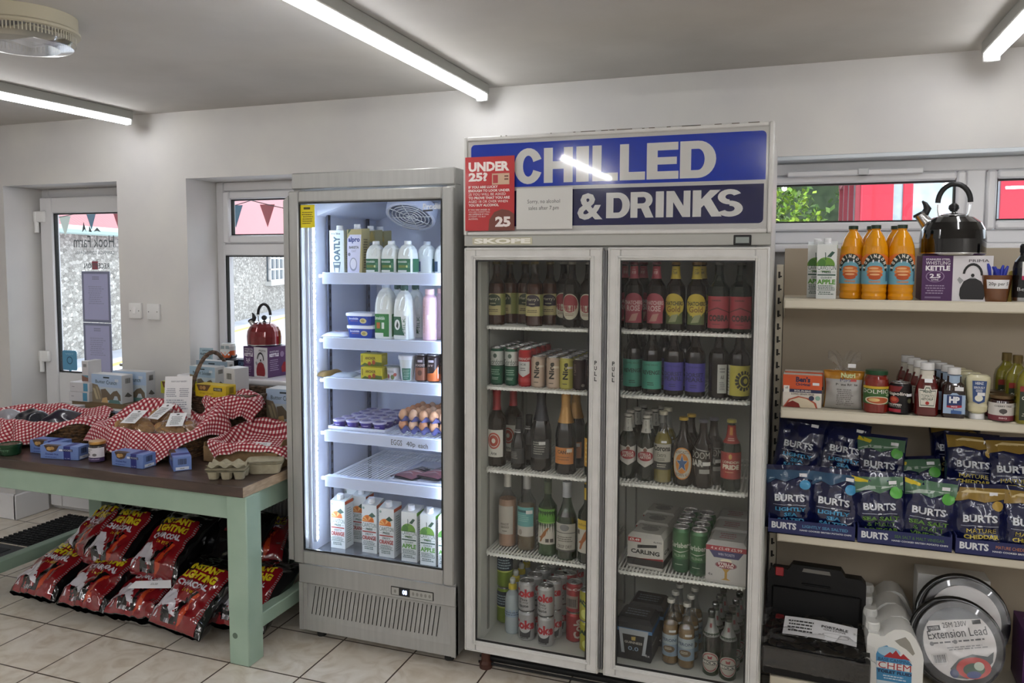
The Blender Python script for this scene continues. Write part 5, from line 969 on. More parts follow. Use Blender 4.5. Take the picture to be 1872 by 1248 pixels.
cl = can('lager_can', 'tall green lager can, front left', 'can', .033, .168, '#3d6a46', [('r', 0, 0, 1, .30, C('#1d4a30')), ('t', 'Carlsberg', .06, .56, .94, .74, C('#b8c2b4'), .03), ('p', [(.15, .52), (.5, .47), (.9, .54), (.5, .50)], C('#b8c2b4')), ('t', 'PILSNER', .28, .36, .72, .43, C('#93ad92'), .02), ('m', .3, .14, .7, .18, 1, C('#a9b8a6'))], span=170)
place(cl, 1245, 2.965, y4, -4); again(cl, 1277, 2.95, y4, -8, 'tall green lager can, front right')
for px0, Y0 in ((1245, 2.965), (1277, 2.95)):
    for k in (1, 2, 3): again(cl, 0, Y0+.07*k, y4, R.uniform(-60, 60), 'tall green lager can in the rows behind', 'green lager cans behind the front two', X=XatY(px0, Y0, y4)+.003*k)
sp_ = multipack('lager_multipack', 'white lager pack with red price band and stemmed glass picture, frontmost', .140, .135, .152, '#a9a7a6', [('r', 0, 0, 1, 1, C('#b1afae')), ('r', 0, .86, 1, 1, C('#99343f')), ('t', '4 x £5.49 £5.99', .12, .89, .88, .97, C('#dcd2d0'), .03), ('p', [(.08, .86), (.92, .86), (.80, .66), (.2, .66)], C('#3c3b66')), ('t', 'WIN TICKETS', .30, .73, .70, .80, C('#c9c6d6'), .02), ('p', [(.36, .58), (.64, .58), (.6, .36), (.53, .26), (.53, .08), (.62, .03), (.38, .03), (.47, .08), (.47, .26), (.4, .36)], C('#a9843a')), ('e', .5, .58, .14, .06, C('#dcd3bd')), ('e', .5, .46, .27, .11, C('#8a6f74')), ('e', .5, .46, .24, .09, C('#7d2030')), ('t', 'STELLA', .30, .46, .70, .53, C('#d9d0cc'), .04), ('t', 'ARTOIS', .32, .39, .68, .45, C('#d9d0cc'), .04), ('t', '4x', .06, .12, .18, .20, C('#33333a'), .04)], [('r', 0, .86, 1, 1, C('#99343f')), ('T', 'STELLA', .3, .1, .6, .8, C('#8c2734'), .03)], [('m', .2, .2, .8, .8, 3, C('#9c5c66'))], 1331, 2.945, y4, -3)
for k in (1, 2): again(sp_, 0, 2.945+.138*k, y4+.003, -3, 'white and red lager pack in line behind the glass picture pack', 'white and red packs behind', X=sp_.location.x+.004*k)
# bottom right
gp = multipack('stout_multipack', 'dark blue four can stout pack with foamy pint print, frontmost', .140, .135, .158, '#10131c', [('r', 0, .74, 1, .84, C('#4d7aa8')), ('p', [(.1, .82), (.9, .82), (.82, .1), (.72, .1), (.78, .6), (.22, .6), (.28, .1), (.18, .1)], C('#a9aeb4')), ('p', [(.2, .66), (.8, .66), (.72, 0), (.28, 0)], C('#17171a')), ('p', [(.45, .50), (.55, .50), (.56, .62), (.44, .60)], C('#b9a05a')), ('t', 'GUINNESS', .26, .40, .74, .47, C('#c3bfb4'), .02), ('t', '0.0', .36, .20, .64, .32, C('#8fa9c4'), .01), ('t', '4x', .80, .08, .95, .16, C('#c9c9c9'), .03)], [('t', 'NESS', .0, .40, .6, .48, C('#a9a6a0'), .02), ('r', 0, .76, 1, .9, C('#2c5c94'))], [('r', 0, 0, 1, 1, C('#0c0f18')), ('m', .1, .2, .9, .8, 3, C('#6a7280'))], 1165, 2.985, y5, -3)
again(gp, 0, 3.13, y5+.003, -3, 'dark blue four can stout pack behind the foamy pint one', X=gp.location.x+.02)
pe = bottle('beer_bottle', 'clear beer bottle with pale blue label, front left of its pair', 'bottle', .030, .240, LONG, G_BOT, '#b9b8b2', .955, [nlab('#7d90a0', [('r', 0, .55, 1, 1, C('#9aa6ac')), ('t', 'PERONI', .16, .68, .84, .82, C('#3a4a5e'), .02), ('e', .5, .34, .26, .16, C('#6a5a48')), ('m', .3, .3, .7, .42, 2, C('#c9c4b4'))], .14, .34, 165), ('price_sticker', .52, .035, 50, C('#c9c9c4'), [], 25)], ('#9a7a50', .66))
place(pe, 1225, 2.965, y5, -4); again(pe, 1254, 2.95, y5, -4, 'clear beer bottle with pale blue label, front right of its pair')
for px0, Y0 in ((1225, 2.965), (1254, 2.95)):
    for k in (1, 2): again(pe, 0, Y0+.075*k, y5, 20, 'brown necked beer bottle in the rows behind the pale blue labels', 'beer bottles behind the pale blue pair', X=XatY(px0, Y0, y5)+.006*k)
be = bottle('beer_bottle', 'beer bottle with round red ringed label and silver neck, front left of its pair', 'bottle', .030, .235, BEER, G_GRN, '#1a1a1a', .93, [nlab(None, [('e', .5, .5, .42, .5, C('#a9a49a')), ('e', .5, .5, .38, .45, C('#8c3038')), ('e', .5, .5, .34, .40, C('#aaa59b')), ('r', .10, .38, .90, .58, C('#3f4442')), ('t', "BECK'S", .16, .41, .84, .55, C('#cfcac0'), .04), ('p', [(.42, .66), (.58, .66), (.6, .82), (.5, .76), (.4, .82)], C('#8c3038'))], .06, .32, 160), ('neck_label', .62, .27, 260, C('#8c8e8c', .3, .3), [('p', [(.46, .4), (.54, .4), (.56, .7), (.44, .7)], C('#7a2a34')), ('t', "BECK'S", .38, .04, .62, .18, C('#3a3a3a'), .02)], 0)], ('#6a6f52', .6))
place(be, 1299, 2.935, y5, -3); again(be, 1330, 2.92, y5, 4, 'beer bottle with round red ringed label and silver neck, front right of its pair')
for px0, Y0 in ((1299, 2.935), (1330, 2.92)):
    for k in (1, 2, 3): again(be, 0, Y0+.07*k, y5, 30, 'black capped beer bottle in the rows behind', 'black capped beer bottles behind the front two', X=XatY(px0, Y0, y5)+.008*k)
from mathutils import noise
# ---------------------------------------------------------------- SHELVING goods, top shelf
gz1, gz2, gz3, gz4 = 1.4795, 1.0865, .6515, .171
o = dup(JA, (XatY(1510, 3.17, gz1), 3.17, gz1), RAD(-4), 'apple juice carton on the top shelf of the shelving, front one'); o.scale = (.94, .94, .94)
o = dup(JA, (XatY(1492, 3.26, gz1), 3.26, gz1), RAD(-2), 'apple juice carton on the top shelf of the shelving, behind the front one'); o.scale = (.94, .94, .94)
SQ = [(.88, 0), (.95, .012), (.97, .05), (.90, .085), (.97, .12), (.93, .16), (.97, .20), (1, .25), (1, .62), (.93, .72), (.72, .83), (.46, .90), (.33, .93), (.33, .945), (.37, .95), (.37, .955), (.34, .96), (.34, .99)]
def squash(label):
    sky = C('#6fa7b8'); og = C('#d9722a')
    it = [('r', 0, 0, 1, .62, sky), ('p', [(0, .62), (1, .62), (1, .80), (.72, .96), (.28, .96), (0, .80)], og), ('p', [(.5+.34*math.cos(a), .42+.56*math.sin(a)) for a in [math.pi*k/12 for k in range(13)]], C('#26302a')), ('e', .5, .40, .26, .34, sky),
          ('e', .5, .50, .19, .09, C('#c9662c')), ('e', .5, .40, .21, .09, C('#d9813c')), ('e', .5, .30, .20, .09, C('#c45c24')), ('e', .5, .22, .15, .08, C('#b8501e')), ('e', .47, .51, .12, .03, C('#e8b07a')), ('e', .5, .41, .14, .03, C('#e8b07a')), ('e', .5, .31, .12, .03, C('#e8b07a')),
          ('t', 'ORANGE', .36, .05, .64, .11, C('#d9813c'), .04), ('r', .80, .1, .86, .42, C('#37607a'))]
    Wm, Hm = .132, .110
    for i, ch in enumerate('ROBINSONS'):
        a = math.pi*(1-(i+.75)/9.5); cx, cy = .5*Wm+.038*math.cos(a), .42*Hm+.0525*math.sin(a); w2, h2 = (.0085 if ch != 'I' else .0025), .0125; ro = math.atan2(math.sin(a)*.72, math.cos(a))-math.pi/2; c_, s_q = math.cos(ro), math.sin(ro)
        tv, fs, ta = text_poly(ch, .05)
        it.append(('x', [((cx+(x-.5)*w2*c_-(y-.5)*h2*s_q)/Wm, (cy+(x-.5)*w2*s_q+(y-.5)*h2*c_)/Hm) for x, y in tv], fs, C('#e6e2d6')))
    t = thing('squash_bottle', label, 'bottle'); r, h = .0425, .262; P_ = [(a*r, b*h) for a, b in SQ]
    obj('bottle_body', MB().lathe(P_, G_SQ, 28), t)
    obj('screw_cap', MB().lathe([(.0165, .955*h), (.0165, .998*h), (.0155, h+.001)], C('#16301f', .4), 22), t)
    b = MB(); b.print_([i for i in it if i[0] != 'x'], wrap(r, h*.21, h*.42, RAD(178)), cu=16)
    for k, i in enumerate([i for i in it if i[0] == 'x']):
        mp_ = wrap(r, h*.21, h*.42, RAD(178)); b.add([mp_(x, y, .0025) for x, y in i[1]], i[2], i[3])
    obj('printed_label', b, t); sticker(t, 0, 0, r, h*.50, turn=4); return t
s_ = squash('orange squash bottle, leftmost on the top shelf'); place(s_, 1556, 3.20, gz1, -14)
again(s_, 1597, 3.155, gz1, -4, 'orange squash bottle, middle one at the front'); again(s_, 1645, 3.155, gz1, 2, 'orange squash bottle beside the kettle box')
again(s_, 1589, 3.25, gz1, 10, 'orange squash bottle behind the middle one'); again(s_, 1633, 3.25, gz1, -10, 'orange squash bottle behind the one beside the kettle box')
def kettle_pic(mc, x0, y0, w_, h_):   # printed kettle picture
    f = lambda a, b: (x0+a*w_, y0+b*h_)
    return [('p', [f(.06, .0), f(.94, .0), f(1, .12), f(.98, .30), f(.84, .50), f(.62, .58), f(.38, .58), f(.16, .50), f(.02, .30), f(0, .12)], mc), ('r', x0+.40*w_, y0+.57*h_, x0+.60*w_, y0+.60*h_, C('#8d8d8f')), ('e', x0+.5*w_, y0+.66*h_, .07*w_, .05*h_, BLACK),
            ('p', [f(.02, .42), f(.16, .52), f(-.02, .62), f(-.10, .54)], C('#9b9b9d'))] + [('p', [f(.5+.40*math.cos(a), .66+.34*math.sin(a)), f(.5+.40*math.cos(a+.3), .66+.34*math.sin(a+.3)), f(.5+.31*math.cos(a+.3), .66+.27*math.sin(a+.3)), f(.5+.31*math.cos(a), .66+.27*math.sin(a))], BLACK) for a in [k*.3 for k in range(10)]]
def kettle_box(label, w_, d_, h_, mc, narrow=True):
    pu = C('#4a2257', .4)
    fr = [('r', 0, 0, .44, 1, pu), ('r', .44, 0, 1, 1, C('#d9d6da', .4)), ('t', 'STAINLESS STEEL', .05, .90, .40, .94, C('#d9d2dc'), .03), ('t', 'WHISTLING', .05, .80, .40, .88, C('#e9e4ea'), .05), ('t', 'KETTLE', .05, .67, .40, .78, C('#e9e4ea'), .05), ('e', .19, .54, .135, .13, C('#8b7394')), ('e', .19, .54, .12, .115, pu), ('t', '2.5', .11, .50, .27, .60, C('#e9e4ea'), .04), ('t', 'LITRE', .14, .45, .24, .48, C('#e9e4ea'), .02), ('m', .05, .14, .38, .36, 4, C('#9d8aa6')), ('r', .05, .05, .28, .09, C('#7c6688')), ('t', 'PRIMA', .66, .86, .94, .92, C('#3a3238'), .04)] + kettle_pic(mc, .54, .04, .36, .80)
    sd = [('r', 0, 0, 1, 1, pu), ('t', 'WHISTLING', .08, .82, .46, .88, C('#d9d2dc'), .03), ('t', 'KETTLE', .08, .68, .46, .79, C('#e9e4ea'), .05), ('m', .08, .2, .46, .6, 6, C('#9d8aa6')), ('e', .60, .74, .08, .10, C('#8b7394')), ('r', .80, .06, .94, .16, C('#d9d6da')), ('p', [(.58, .12), (.9, .12), (.92, .3), (.82, .46), (.66, .46), (.56, .3)], mc)]
    return carton('kettle_box', label, 'box', w_, d_, h_, pu, fr, sd, None, None, [('r', 0, 0, 1, 1, pu), ('t', 'KETTLE', .1, .5, .5, .7, C('#a99ab0'), .04)])
def kettle(name, label, r, mc, px, Y, z, rz):
    t = thing(name, label, 'kettle'); m = C(mc, .12, .25, 1.)
    obj('body', MB().lathe([(r*.93, 0), (r, .01), (r*1.01, r*.55), (r*.97, r*.85), (r*.84, r*1.10), (r*.60, r*1.28), (r*.42, r*1.34)], m, 40), t)
    obj('base_rim', MB().lathe([(r*.90, 0), (r*.96, .001), (r*1.005, .006), (r*1.005, .010)], CHROME, 40), t)
    ld = obj('lid', MB().lathe([(r*.42, r*1.335), (r*.42, r*1.36), (r*.30, r*1.40), (r*.08, r*1.43), (r*.06, r*1.47)], CHROME, 32), t)
    obj('lid_knob', MB().lathe([(.0, r*1.46), (r*.10, r*1.48), (r*.165, r*1.58), (r*.15, r*1.68), (r*.07, r*1.75), (.0, r*1.76)], BLACK, 20), ld)
    sp_ = MB(); sp_.tube([(-r*.72, 0, r*1.02), (-r*.88, 0, r*1.22), (-r*1.0, 0, r*1.40)], [r*.24, r*.19, r*.19], CHROME, 16); s2 = obj('spout', sp_, t)
    w_ = MB(); w_.tube([(-r*1.0, 0, r*1.39), (-r*1.04, 0, r*1.46)], [r*.22, r*.20], BLACK, 16); w_.tube([(-r*.86, 0, r*1.42), (-r*.78, 0, r*1.60), (-r*.86, 0, r*1.76), (-r*.95, 0, r*1.86)], [r*.13, r*.13, r*.08, r*.03], BLACK, 10); obj('whistle_cap', w_, s2)
    for s_ in (-1, 1): obj('handle_bracket', MB().tube([(s_*r*.42, 0, r*1.28), (s_*r*.46, 0, r*1.50), (s_*r*.47, 0, r*1.72)], r*.035, CHROME, 8), t)
    obj('handle', MB().tube([(r*.47*math.cos(a)*1.02, 0, r*1.78+r*.62*math.sin(a)*1.0) for a in [math.pi*k/16 for k in range(17)]], r*.085, BLACK, 12), t)
    return place(t, px, Y, z, rz)
kb = kettle_box('purple and white kettle box under the black kettle', .213, .19, .155, C('#1b1a1d', .3)); place(kb, 1740, 3.24, gz1, -2)
kettle('whistling_kettle', 'glossy black whistling kettle standing on its box', .104, '#060608', 1740, 3.23, gz1+.1565, -8)
t = thing('peg_cup', 'amber plastic cup of blue spoons with a 20p paper label', 'cup'); place(t, 1820, 3.15, gz1, -4)
obj('cup', MB().lathe([(.034, 0), (.046, .085), (.0465, .09), (.044, .09), (.0325, .004), (0, .004)], C('#6b4022', .12, 0, .6), 28), t)
b = MB(); b.print_([('r', 0, 0, 1, 1, PAPER), ('t', '20p per 5', .1, .25, .95, .72, BLACK, .01)], wrap(lambda z: .0345+.133*z, .045, .030, RAD(95)), cu=8); obj('paper_label', b, t)
rc = random.Random(9)
for k in range(14):
    b = MB(); a = rc.uniform(0, 6.28); r0 = rc.uniform(0, .02); tx, ty = rc.uniform(-.5, .5), rc.uniform(-.3, .3)
    p0 = Vector((r0*math.cos(a), r0*math.sin(a), .02)); p1 = p0+Vector((tx*.04, ty*.04, .075+rc.uniform(0, .02))); 
    b.tube([p0, p1, p1+Vector((tx*.012, ty*.012, .014))], [.003, .006, .003], C('#2b3aa8', .3), 8)
    o = obj('blue_spoon', b); tag(o, 'blue plastic spoon standing in the amber cup', 'spoon', 'blue spoons in the amber cup'); o.location = t.location
t = thing('folded_card', 'yellow card folded upright between the cup and the black flask', 'card'); b = MB(); b.add([(-.02, 0, 0), (.0, -.03, 0), (.02, 0, 0), (.014, 0, .1), (.0, -.018, .105), (-.003, 0, .1)], [(0, 1, 4, 5), (1, 2, 3, 4), (0, 5, 4, 1)], C('#d2ba5c')); obj('card', b, t); place(t, 1844, 3.19, gz1)
t = thing('flask', 'black insulated flask with paper tag and steel base', 'flask'); place(t, 1874, 3.15, gz1)
obj('body', MB().lathe([(.040, .016), (.040, .115), (.036, .135), (.022, .155), (.020, .165)], C('#121214', .25, .1, .5), 28), t); obj('steel_base', MB().lathe([(.038, 0), (.0395, .004), (.0395, .018)], CHROME, 28), t)
obj('stopper', MB().lathe([(.020, .163), (.022, .168), (.022, .188), (.018, .195)], BLACK, 20), t)
b = MB(); b.print_([('t', 'Bento', .05, 0, .95, 1, C('#b9b9bb'), .0)], wrap(.0405, .038, .012, RAD(85), RAD(-10)), cu=6); b.print_([('r', 0, 0, 1, 1, PAPER), ('r', 0, 0, 1, .22, C('#b52f5c')), ('b', .2, .35, .5, .9, BLACK), ('m', .55, .4, .9, .9, 3, BLACK)], wrap(.0415, .075, .06, RAD(70), RAD(5)), cu=6); obj('paper_tag', b, t)
# ---------------------------------------------------------------- second shelf
rice = carton('rice_box', 'orange and white boxed rice at the left end of the second shelf, front one', 'box', .132, .055, .118, '#ddd6cc', [('r', 0, .56, 1, 1, C('#cf5628')), ('t', "Ben's", .33, .78, .70, .95, C('#2b2347'), .05), ('t', 'Original', .33, .64, .70, .76, C('#2b2347'), .03), ('r', 0, .46, 1, .56, C('#24284c')), ('t', 'BOIL-IN-BAG', .30, .48, .72, .54, C('#d9d4cc'), .03), ('t', 'LONG GRAIN RICE', .22, .385, .80, .44, C('#4a3a34'), .02), ('r', .02, .46, .17, .66, C('#e9e6df')), ('t', 'x8', .06, .56, .13, .63, BLACK, .03),
   ('p', [(.02, 0), (.9, 0), (.86, .16), (.66, .30), (.40, .35), (.16, .24)], C('#b5553a')), ('p', [(.06, 0), (.86, 0), (.8, .15), (.62, .27), (.42, .31), (.2, .22)], C('#d9cbb0')), ('p', [(.06, 0), (.46, 0), (.42, .12), (.26, .2), (.12, .12)], C('#84241c')), ('e', .74, .30, .07, .075, C('#2b2f4c')), ('e', .90, .31, .065, .07, C('#8fb0a0')), ('r', .76, .70, .93, .78, PAPER)], [('r', 0, .56, 1, 1, C('#b94c24'))], None, None)
place(rice, 1466, 3.12, gz2, -2); again(rice, 1468, 3.18, gz2+.004, 0, 'orange and white boxed rice just behind the front box')
# bag surfaces shared by crisps and charcoal
def bagsurf(w_, h_, T_, amp, seed, pinch=.06, n=2.4, prof=None, fr=9.):
    prof = prof or [(0, .30), (.06, .62), (.18, .95), (.45, 1.), (.72, .86), (.88, .5), (.95, .14), (1., pinch)]
    def pv(v):
        for (a, p), (b, q) in zip(prof, prof[1:]):
            if v <= b: k = (v-a)/(b-a); k = k*k*(3-2*k); return p+(q-p)*k
        return prof[-1][1]
    def f(s, v, side, d=0.):
        a = w_/2*(1-.07*math.sin(v*math.pi)+.02*noise.noise((seed, v*3, 0))); e = max(0., 1-abs(s)**n)**(1/n); b = T_/2*pv(v)
        nn = noise.noise((s*2.2*fr/9+seed, v*3.2*fr/9, side*.5))*amp+noise.noise((s*5*fr/9+seed, v*7*fr/9, side*.5+3))*amp*.5
        nn += abs(noise.noise((s*3*fr/9+v*4+seed*2, v*3*fr/9-s*2, side+5)))*amp*.8
        y = (b*e+nn*min(1, e*1.3)*(1 if v < .97 else .3)+d)*side
        return Vector((s*a, y, v*h_))
    return f
def bag(name, label, cat, f, base, front, group=None, side=None, sc=1, nu=26, nv=26, cu=14, cv=16, wgt=.93, d=.0016):
    t = thing(name, label, cat, group=group); b = MB()
    for sd_ in (-1, 1):
        def g(u, v, sd_=sd_): s = math.sin((u-.5)*math.pi); return f(s, v, sd_)
        b.grid(g, nu, nv, base)
    body = obj('bag_body', b, t); b = MB()
    b.print_(front, lambda u, v, dd: f((2*u-1)*wgt, v, -1, d+dd), cu=cu, cv=cv, d0=0, dd=.0001); obj('printed_front', b, t)
    return t
film = C('#a9a29a', .25, 0, .5)
t = bag('pasta_bag', 'clear bag of pasta with grey printed front and twisted top', 'bag', bagsurf(.135, .135, .075, .006, 3, .35), C('#b8812a', .25, 0, .5), [('r', 0, 0, 1, .80, C('#a3a19d', .35)), ('t', 'Nutri', .42, .84, .80, .96, C('#d9e0a0'), .04), ('t', 'Mio', .40, .74, .68, .83, C('#3a3a5c'), .05), ('r', .68, .75, .84, .81, C('#b8483c')), ('t', 'Penne Rigate', .28, .62, .88, .70, C('#4a4644'), .03), ('m', .30, .10, .80, .56, 9, C('#6f6b68'))], d=.0065)
place(t, 1541, 3.14, gz2, -3)
b = MB()
for sx_ in (-1, 1):
    b.tube([(0, 0, .13), (sx_*.02, -.004, .155), (sx_*.042, -.006, .185), (sx_*.05, 0, .205)], [.012, .005, .016, .004], G_FILM, 8)
b.grid(lambda u, v: Vector(((u-.5)*(.10-.07*math.sin(v*3.1)), .008*math.sin(u*17)*v-.004, .125+.075*v+.01*math.sin(u*11))), 24, 8, G_FILM); b.print_([('r', 0, 0, 1, 1, PAPER)], flat((.012, -.012, .148), (.026, 0, 0), (0, 0, .014))); obj('twisted_top', b, t)
def jar(name, label, r, h, cont, lid, items, z0, hh, lidr=1.0, lidh=.10, span=180, prof=None, turn=0):
    t = thing(name, label, 'jar'); P_ = prof or [(.92, 0), (1, .03), (1, .72), (.96, .80), (.82, .86), (.82, .90)]
    obj('jar_body', MB().lathe([(a*r, b*h) for a, b in P_], C(cont, .12, 0, .7), 28), t)
    obj('lid', MB().lathe([(r*lidr*.97, h*(1-lidh)), (r*lidr, h*(1-lidh)+.002), (r*lidr, h*.985), (r*lidr*.93, h)], lid, 28), t)
    b = MB(); b.print_(items, wrap(r, h*z0, h*hh, RAD(span), RAD(turn)), cu=14); obj('label', b, t); return t
dm = jar('pasta_sauce_jar', 'jar of red pasta sauce with green lid and label', .040, .148, '#7c1e12', C('#1f4a2c', .3, .3), [('r', 0, 0, 1, 1, C('#38622c')), ('r', 0, .86, 1, 1, C('#c9a92c')), ('t', 'DOLMIO', .10, .60, .88, .82, C('#e6e6de'), .05), ('e', .55, .22, .36, .22, C('#d9d3b8')), ('e', .55, .22, .30, .18, C('#b0562c')), ('e', .45, .24, .15, .1, C('#d9b878')), ('e', .85, .5, .08, .08, C('#9ab08a'))], .22, .42, .92)
place(dm, 1600, 3.10, gz2, -4)
tn = can('tomato_tin', 'black tin of chopped tomatoes with red print', 'tin', .0365, .110, '#191719', [('p', [(0, .75), (.4, .8), (.5, 1), (0, 1)], C('#7c1f24')), ('t', 'Napolina', .0, .62, .68, .78, C('#e0dcd4'), .02), ('e', .24, .48, .16, .14, C('#9a2a22')), ('e', .24, .50, .10, .07, C('#c25a3a')), ('e', .74, .46, .09, .09, C('#4a4a30')), ('t', 'CHOPPED', .02, .26, .48, .34, C('#d9d4cc'), .03), ('t', 'TOMATOES', .04, .20, .46, .25, C('#a9a49c'), .02), ('r', 0, .02, .46, .14, C('#a5283a')), ('r', .62, .62, .86, .72, PAPER)], span=170); place(tn, 1644, 3.10, gz2, 6)
def ketchup(label):
    t = thing('sauce_bottle', label, 'bottle'); r, h = .037, .182; f = [(.90, 0), (1, .03), (1, .42), (.92, .56), (.66, .72), (.54, .80), (.54, .84)]
    obj('bottle_body', MB().lathe([(a*r, b*h) for a, b in f], C('#5c100f', .12, 0, .7), 8*4, sq=3.2, sy=.8), t)
    obj('cap', MB().lathe([(r*.58, h*.87), (r*.58, h*.99), (r*.55, h)], C('#dcdcdc', .4), 24), t)
    b = MB(); mp_ = flat((-r*.80, -r*.82, h*.13), (r*1.6, 0, 0), (0, 0, h*.48))
    w1, g1_ = C('#d9d4c8'), C('#3a4a3c')
    b.print_([('p', [(.02, .82), (.3, .80), (.36, .95), (.64, .95), (.70, .80), (.98, .82), (.90, .10), (.10, .10)], w1), ('p', [(.08, .77), (.34, .75), (.40, .88), (.60, .88), (.66, .75), (.92, .77), (.85, .15), (.15, .15)], g1_), ('p', [(.10, .74), (.36, .72), (.42, .84), (.58, .84), (.64, .72), (.90, .74), (.83, .18), (.17, .18)], w1), ('t', 'HEINZ', .28, .66, .72, .76, g1_, .03), ('t', 'TOMATO', .18, .48, .82, .60, g1_, .03), ('t', 'KETCHUP', .20, .37, .80, .46, g1_, .03), ('e', .5, .26, .10, .07, C('#a3241c'))], mp_, d0=.002); obj('label', b, t)
    b = MB(); b.lathe([(r*.70, h*.70), (r*.60, h*.76), (r*.57, h*.86)], C('#cfcabd', .5), 24, sq=2.4, sy=.9); obj('neck_label', b, t); b = MB(); b.print_([('r', 0, 0, 1, 1, PAPER)], flat((-.010, -r*.84, h*.64), (.024, 0, 0), (0, .008, .012))); obj('price_sticker', b, t); return t
kt = ketchup('red ketchup bottle at the front of its row'); place(kt, 1692, 3.095, gz2, -2)
for k in (1, 2, 3): again(kt, 0, 3.095+.07*k, gz2, 0, 'red ketchup bottle in the row behind the front one', 'ketchup bottles behind the front one', X=kt.location.x-.012*k)
hp = thing('sauce_bottle', 'brown sauce bottle with blue label at the front of its row', 'bottle'); r, h = .0355, .170
obj('bottle_body', MB().lathe([(r*.94, 0), (r, .006), (r, h*.56), (r*.88, h*.66), (r*.60, h*.72), (r*.60, h*.84)], C('#24100c', .12, 0, .7), 32, sq=4., sy=.85), hp); obj('cap', MB().lathe([(r*.56, h*.87), (r*.56, h*.99), (r*.53, h)], C('#dcdcdc', .4), 24), hp)
obj('neck_label', MB().lathe([(r*.64, h*.70), (r*.64, h*.85)], C('#9fb4cc'), 24), hp)
b = MB(); mp_ = flat((-r*.92, -r*.86, h*.10), (r*1.84, 0, 0), (0, 0, h*.44)); b.print_([('r', 0, 0, 1, .86, C('#9db2cc')), ('p', [(.3, .86), (.7, .86), (.6, .94), (.4, .94)], C('#9db2cc')), ('r', .16, .36, .84, .84, C('#1f3668')), ('t', 'HP', .26, .48, .74, .78, C('#e3e6ec'), .06), ('p', [(.16, .36), (.84, .40), (.84, .30), (.5, .24), (.16, .28)], C('#a8283c')), ('t', 'SAUCE', .36, .29, .64, .36, C('#e3e6ec'), .02), ('p', [(.36, 0), (.36, .16), (.44, .16), (.46, .24), (.5, .16), (.84, .14), (.84, 0)], C('#3a5c94'))], mp_, d0=.002); b.print_([('r', 0, 0, 1, 1, PAPER)], flat((.0, -r*.88, h*.56), (.026, 0, 0), (0, 0, .013)), d0=.001); obj('label', b, hp)
place(hp, 1741, 3.085, gz2, -3)
for k in (1, 2, 3): again(hp, 0, 3.085+.066*k, gz2, 0, 'brown sauce bottle in the row behind the front one', 'brown sauce bottles behind the front one', X=hp.location.x-.010*k)
my = thing('mayonnaise_bottle', 'upturned cream squeezy bottle with blue label at the front of its row', 'bottle'); r, h = .036, .150
obj('cap', MB().lathe([(r*.62, 0), (r*.66, .002), (r*.62, h*.12), (r*.55, h*.13)], C('#dcdcdc', .4), 24), my)
obj('bottle_body', MB().lathe([(r*.50, h*.13), (r*.80, h*.18), (r*.86, h*.30), (r*.78, h*.36), (r*.95, h*.5), (r*1.04, h*.86), (r*.98, h*.95), (r*.75, h)], C('#cfc9a6', .3, 0, .3), 32, sq=2.6, sy=.7), my)
b = MB(); b.print_([('p', [(.05, 1), (.95, 1), (.86, .1), (.5, 0), (.14, .1)], C('#2f4a7c')), ('t', 'HEINZ', .24, .84, .76, .95, C('#d9dce4'), .03), ('t', 'SERIOUSLY', .16, .66, .84, .76, C('#d9dce4'), .02), ('t', 'GOOD', .30, .52, .70, .63, C('#d9dce4'), .03), ('e', .5, .25, .25, .14, C('#dcdccf')), ('r', .4, .36, .86, .5, PAPER)], flat((-r*.66, -r*.70, h*.36), (r*1.32, 0, 0), (0, -r*.06, h*.52)), d0=.002); obj('label', b, my); place(my, 1785, 3.085, gz2, -2)
for k in (1, 2, 3): again(my, 0, 3.085+.06*k, gz2, 0, 'cream squeezy bottle in the row behind the front one', 'cream squeezy bottles behind the front one', X=my.location.x-.012*k)
cj = lambda lb: jar('chutney_jar', lb, .037, .088, '#2a0f0d', C('#6e5a40', .3, .7), [('r', 0, 0, 1, 1, C('#cfcac4')), ('r', 0, 0, 1, .30, C('#722b36')), ('t', 'CHERRY TREE', .28, .78, .72, .88, C('#3a3634'), .02), ('e', .5, .55, .10, .14, C('#4a4644')), ('r', .48, .38, .52, .5, C('#4a4644')), ('t', 'BBQ', .40, .10, .60, .2, C('#d9b8b8'), .03), ('r', .78, .76, .96, .88, PAPER)], .06, .66, .98, .13)
j = cj('dark chutney jar with white and maroon label, front one'); place(j, 1829, 3.075, gz2, -2); again(j, 1822, 3.155, gz2, 10, 'dark chutney jar behind the front one')
ol = thing('oil_bottle', 'clear olive oil bottle with green label and bronze cap, frontmost', 'bottle'); r, h = .0345, .215
obj('bottle_body', MB().lathe([(r*.94, 0), (r, .006), (r, h*.62), (r*.86, h*.72), (r*.5, h*.80), (r*.38, h*.84), (r*.38, h*.88)], C('#7a7424', .1, 0, .7), 32, sq=4.5), ol); obj('cap', MB().lathe([(r*.44, h*.87), (r*.44, h*.99), (r*.40, h)], C('#6b5a32', .35, .5), 20), ol)
b = MB(); b.print_([('r', 0, 0, 1, 1, C('#26301c')), ('r', 0, .84, 1, 1, C('#8c2a22')), ('t', 'OLIVE OIL', .1, .6, .9, .7, C('#d9d6c8'), .02), ('e', .45, .35, .2, .1, C('#7fa04a')), ('m', .1, .1, .9, .22, 2, C('#b9b6a4'))], flat((-r*.86, -r-.0006, h*.06), (r*1.72, 0, 0), (0, 0, h*.52))); obj('label', b, ol); place(ol, 1876, 3.065, gz2)
for k in (1, 2): again(ol, 0, 3.065+.072*k, gz2, 0, 'olive oil bottle behind the front one', 'olive oil bottles behind', X=ol.location.x-.016*k)
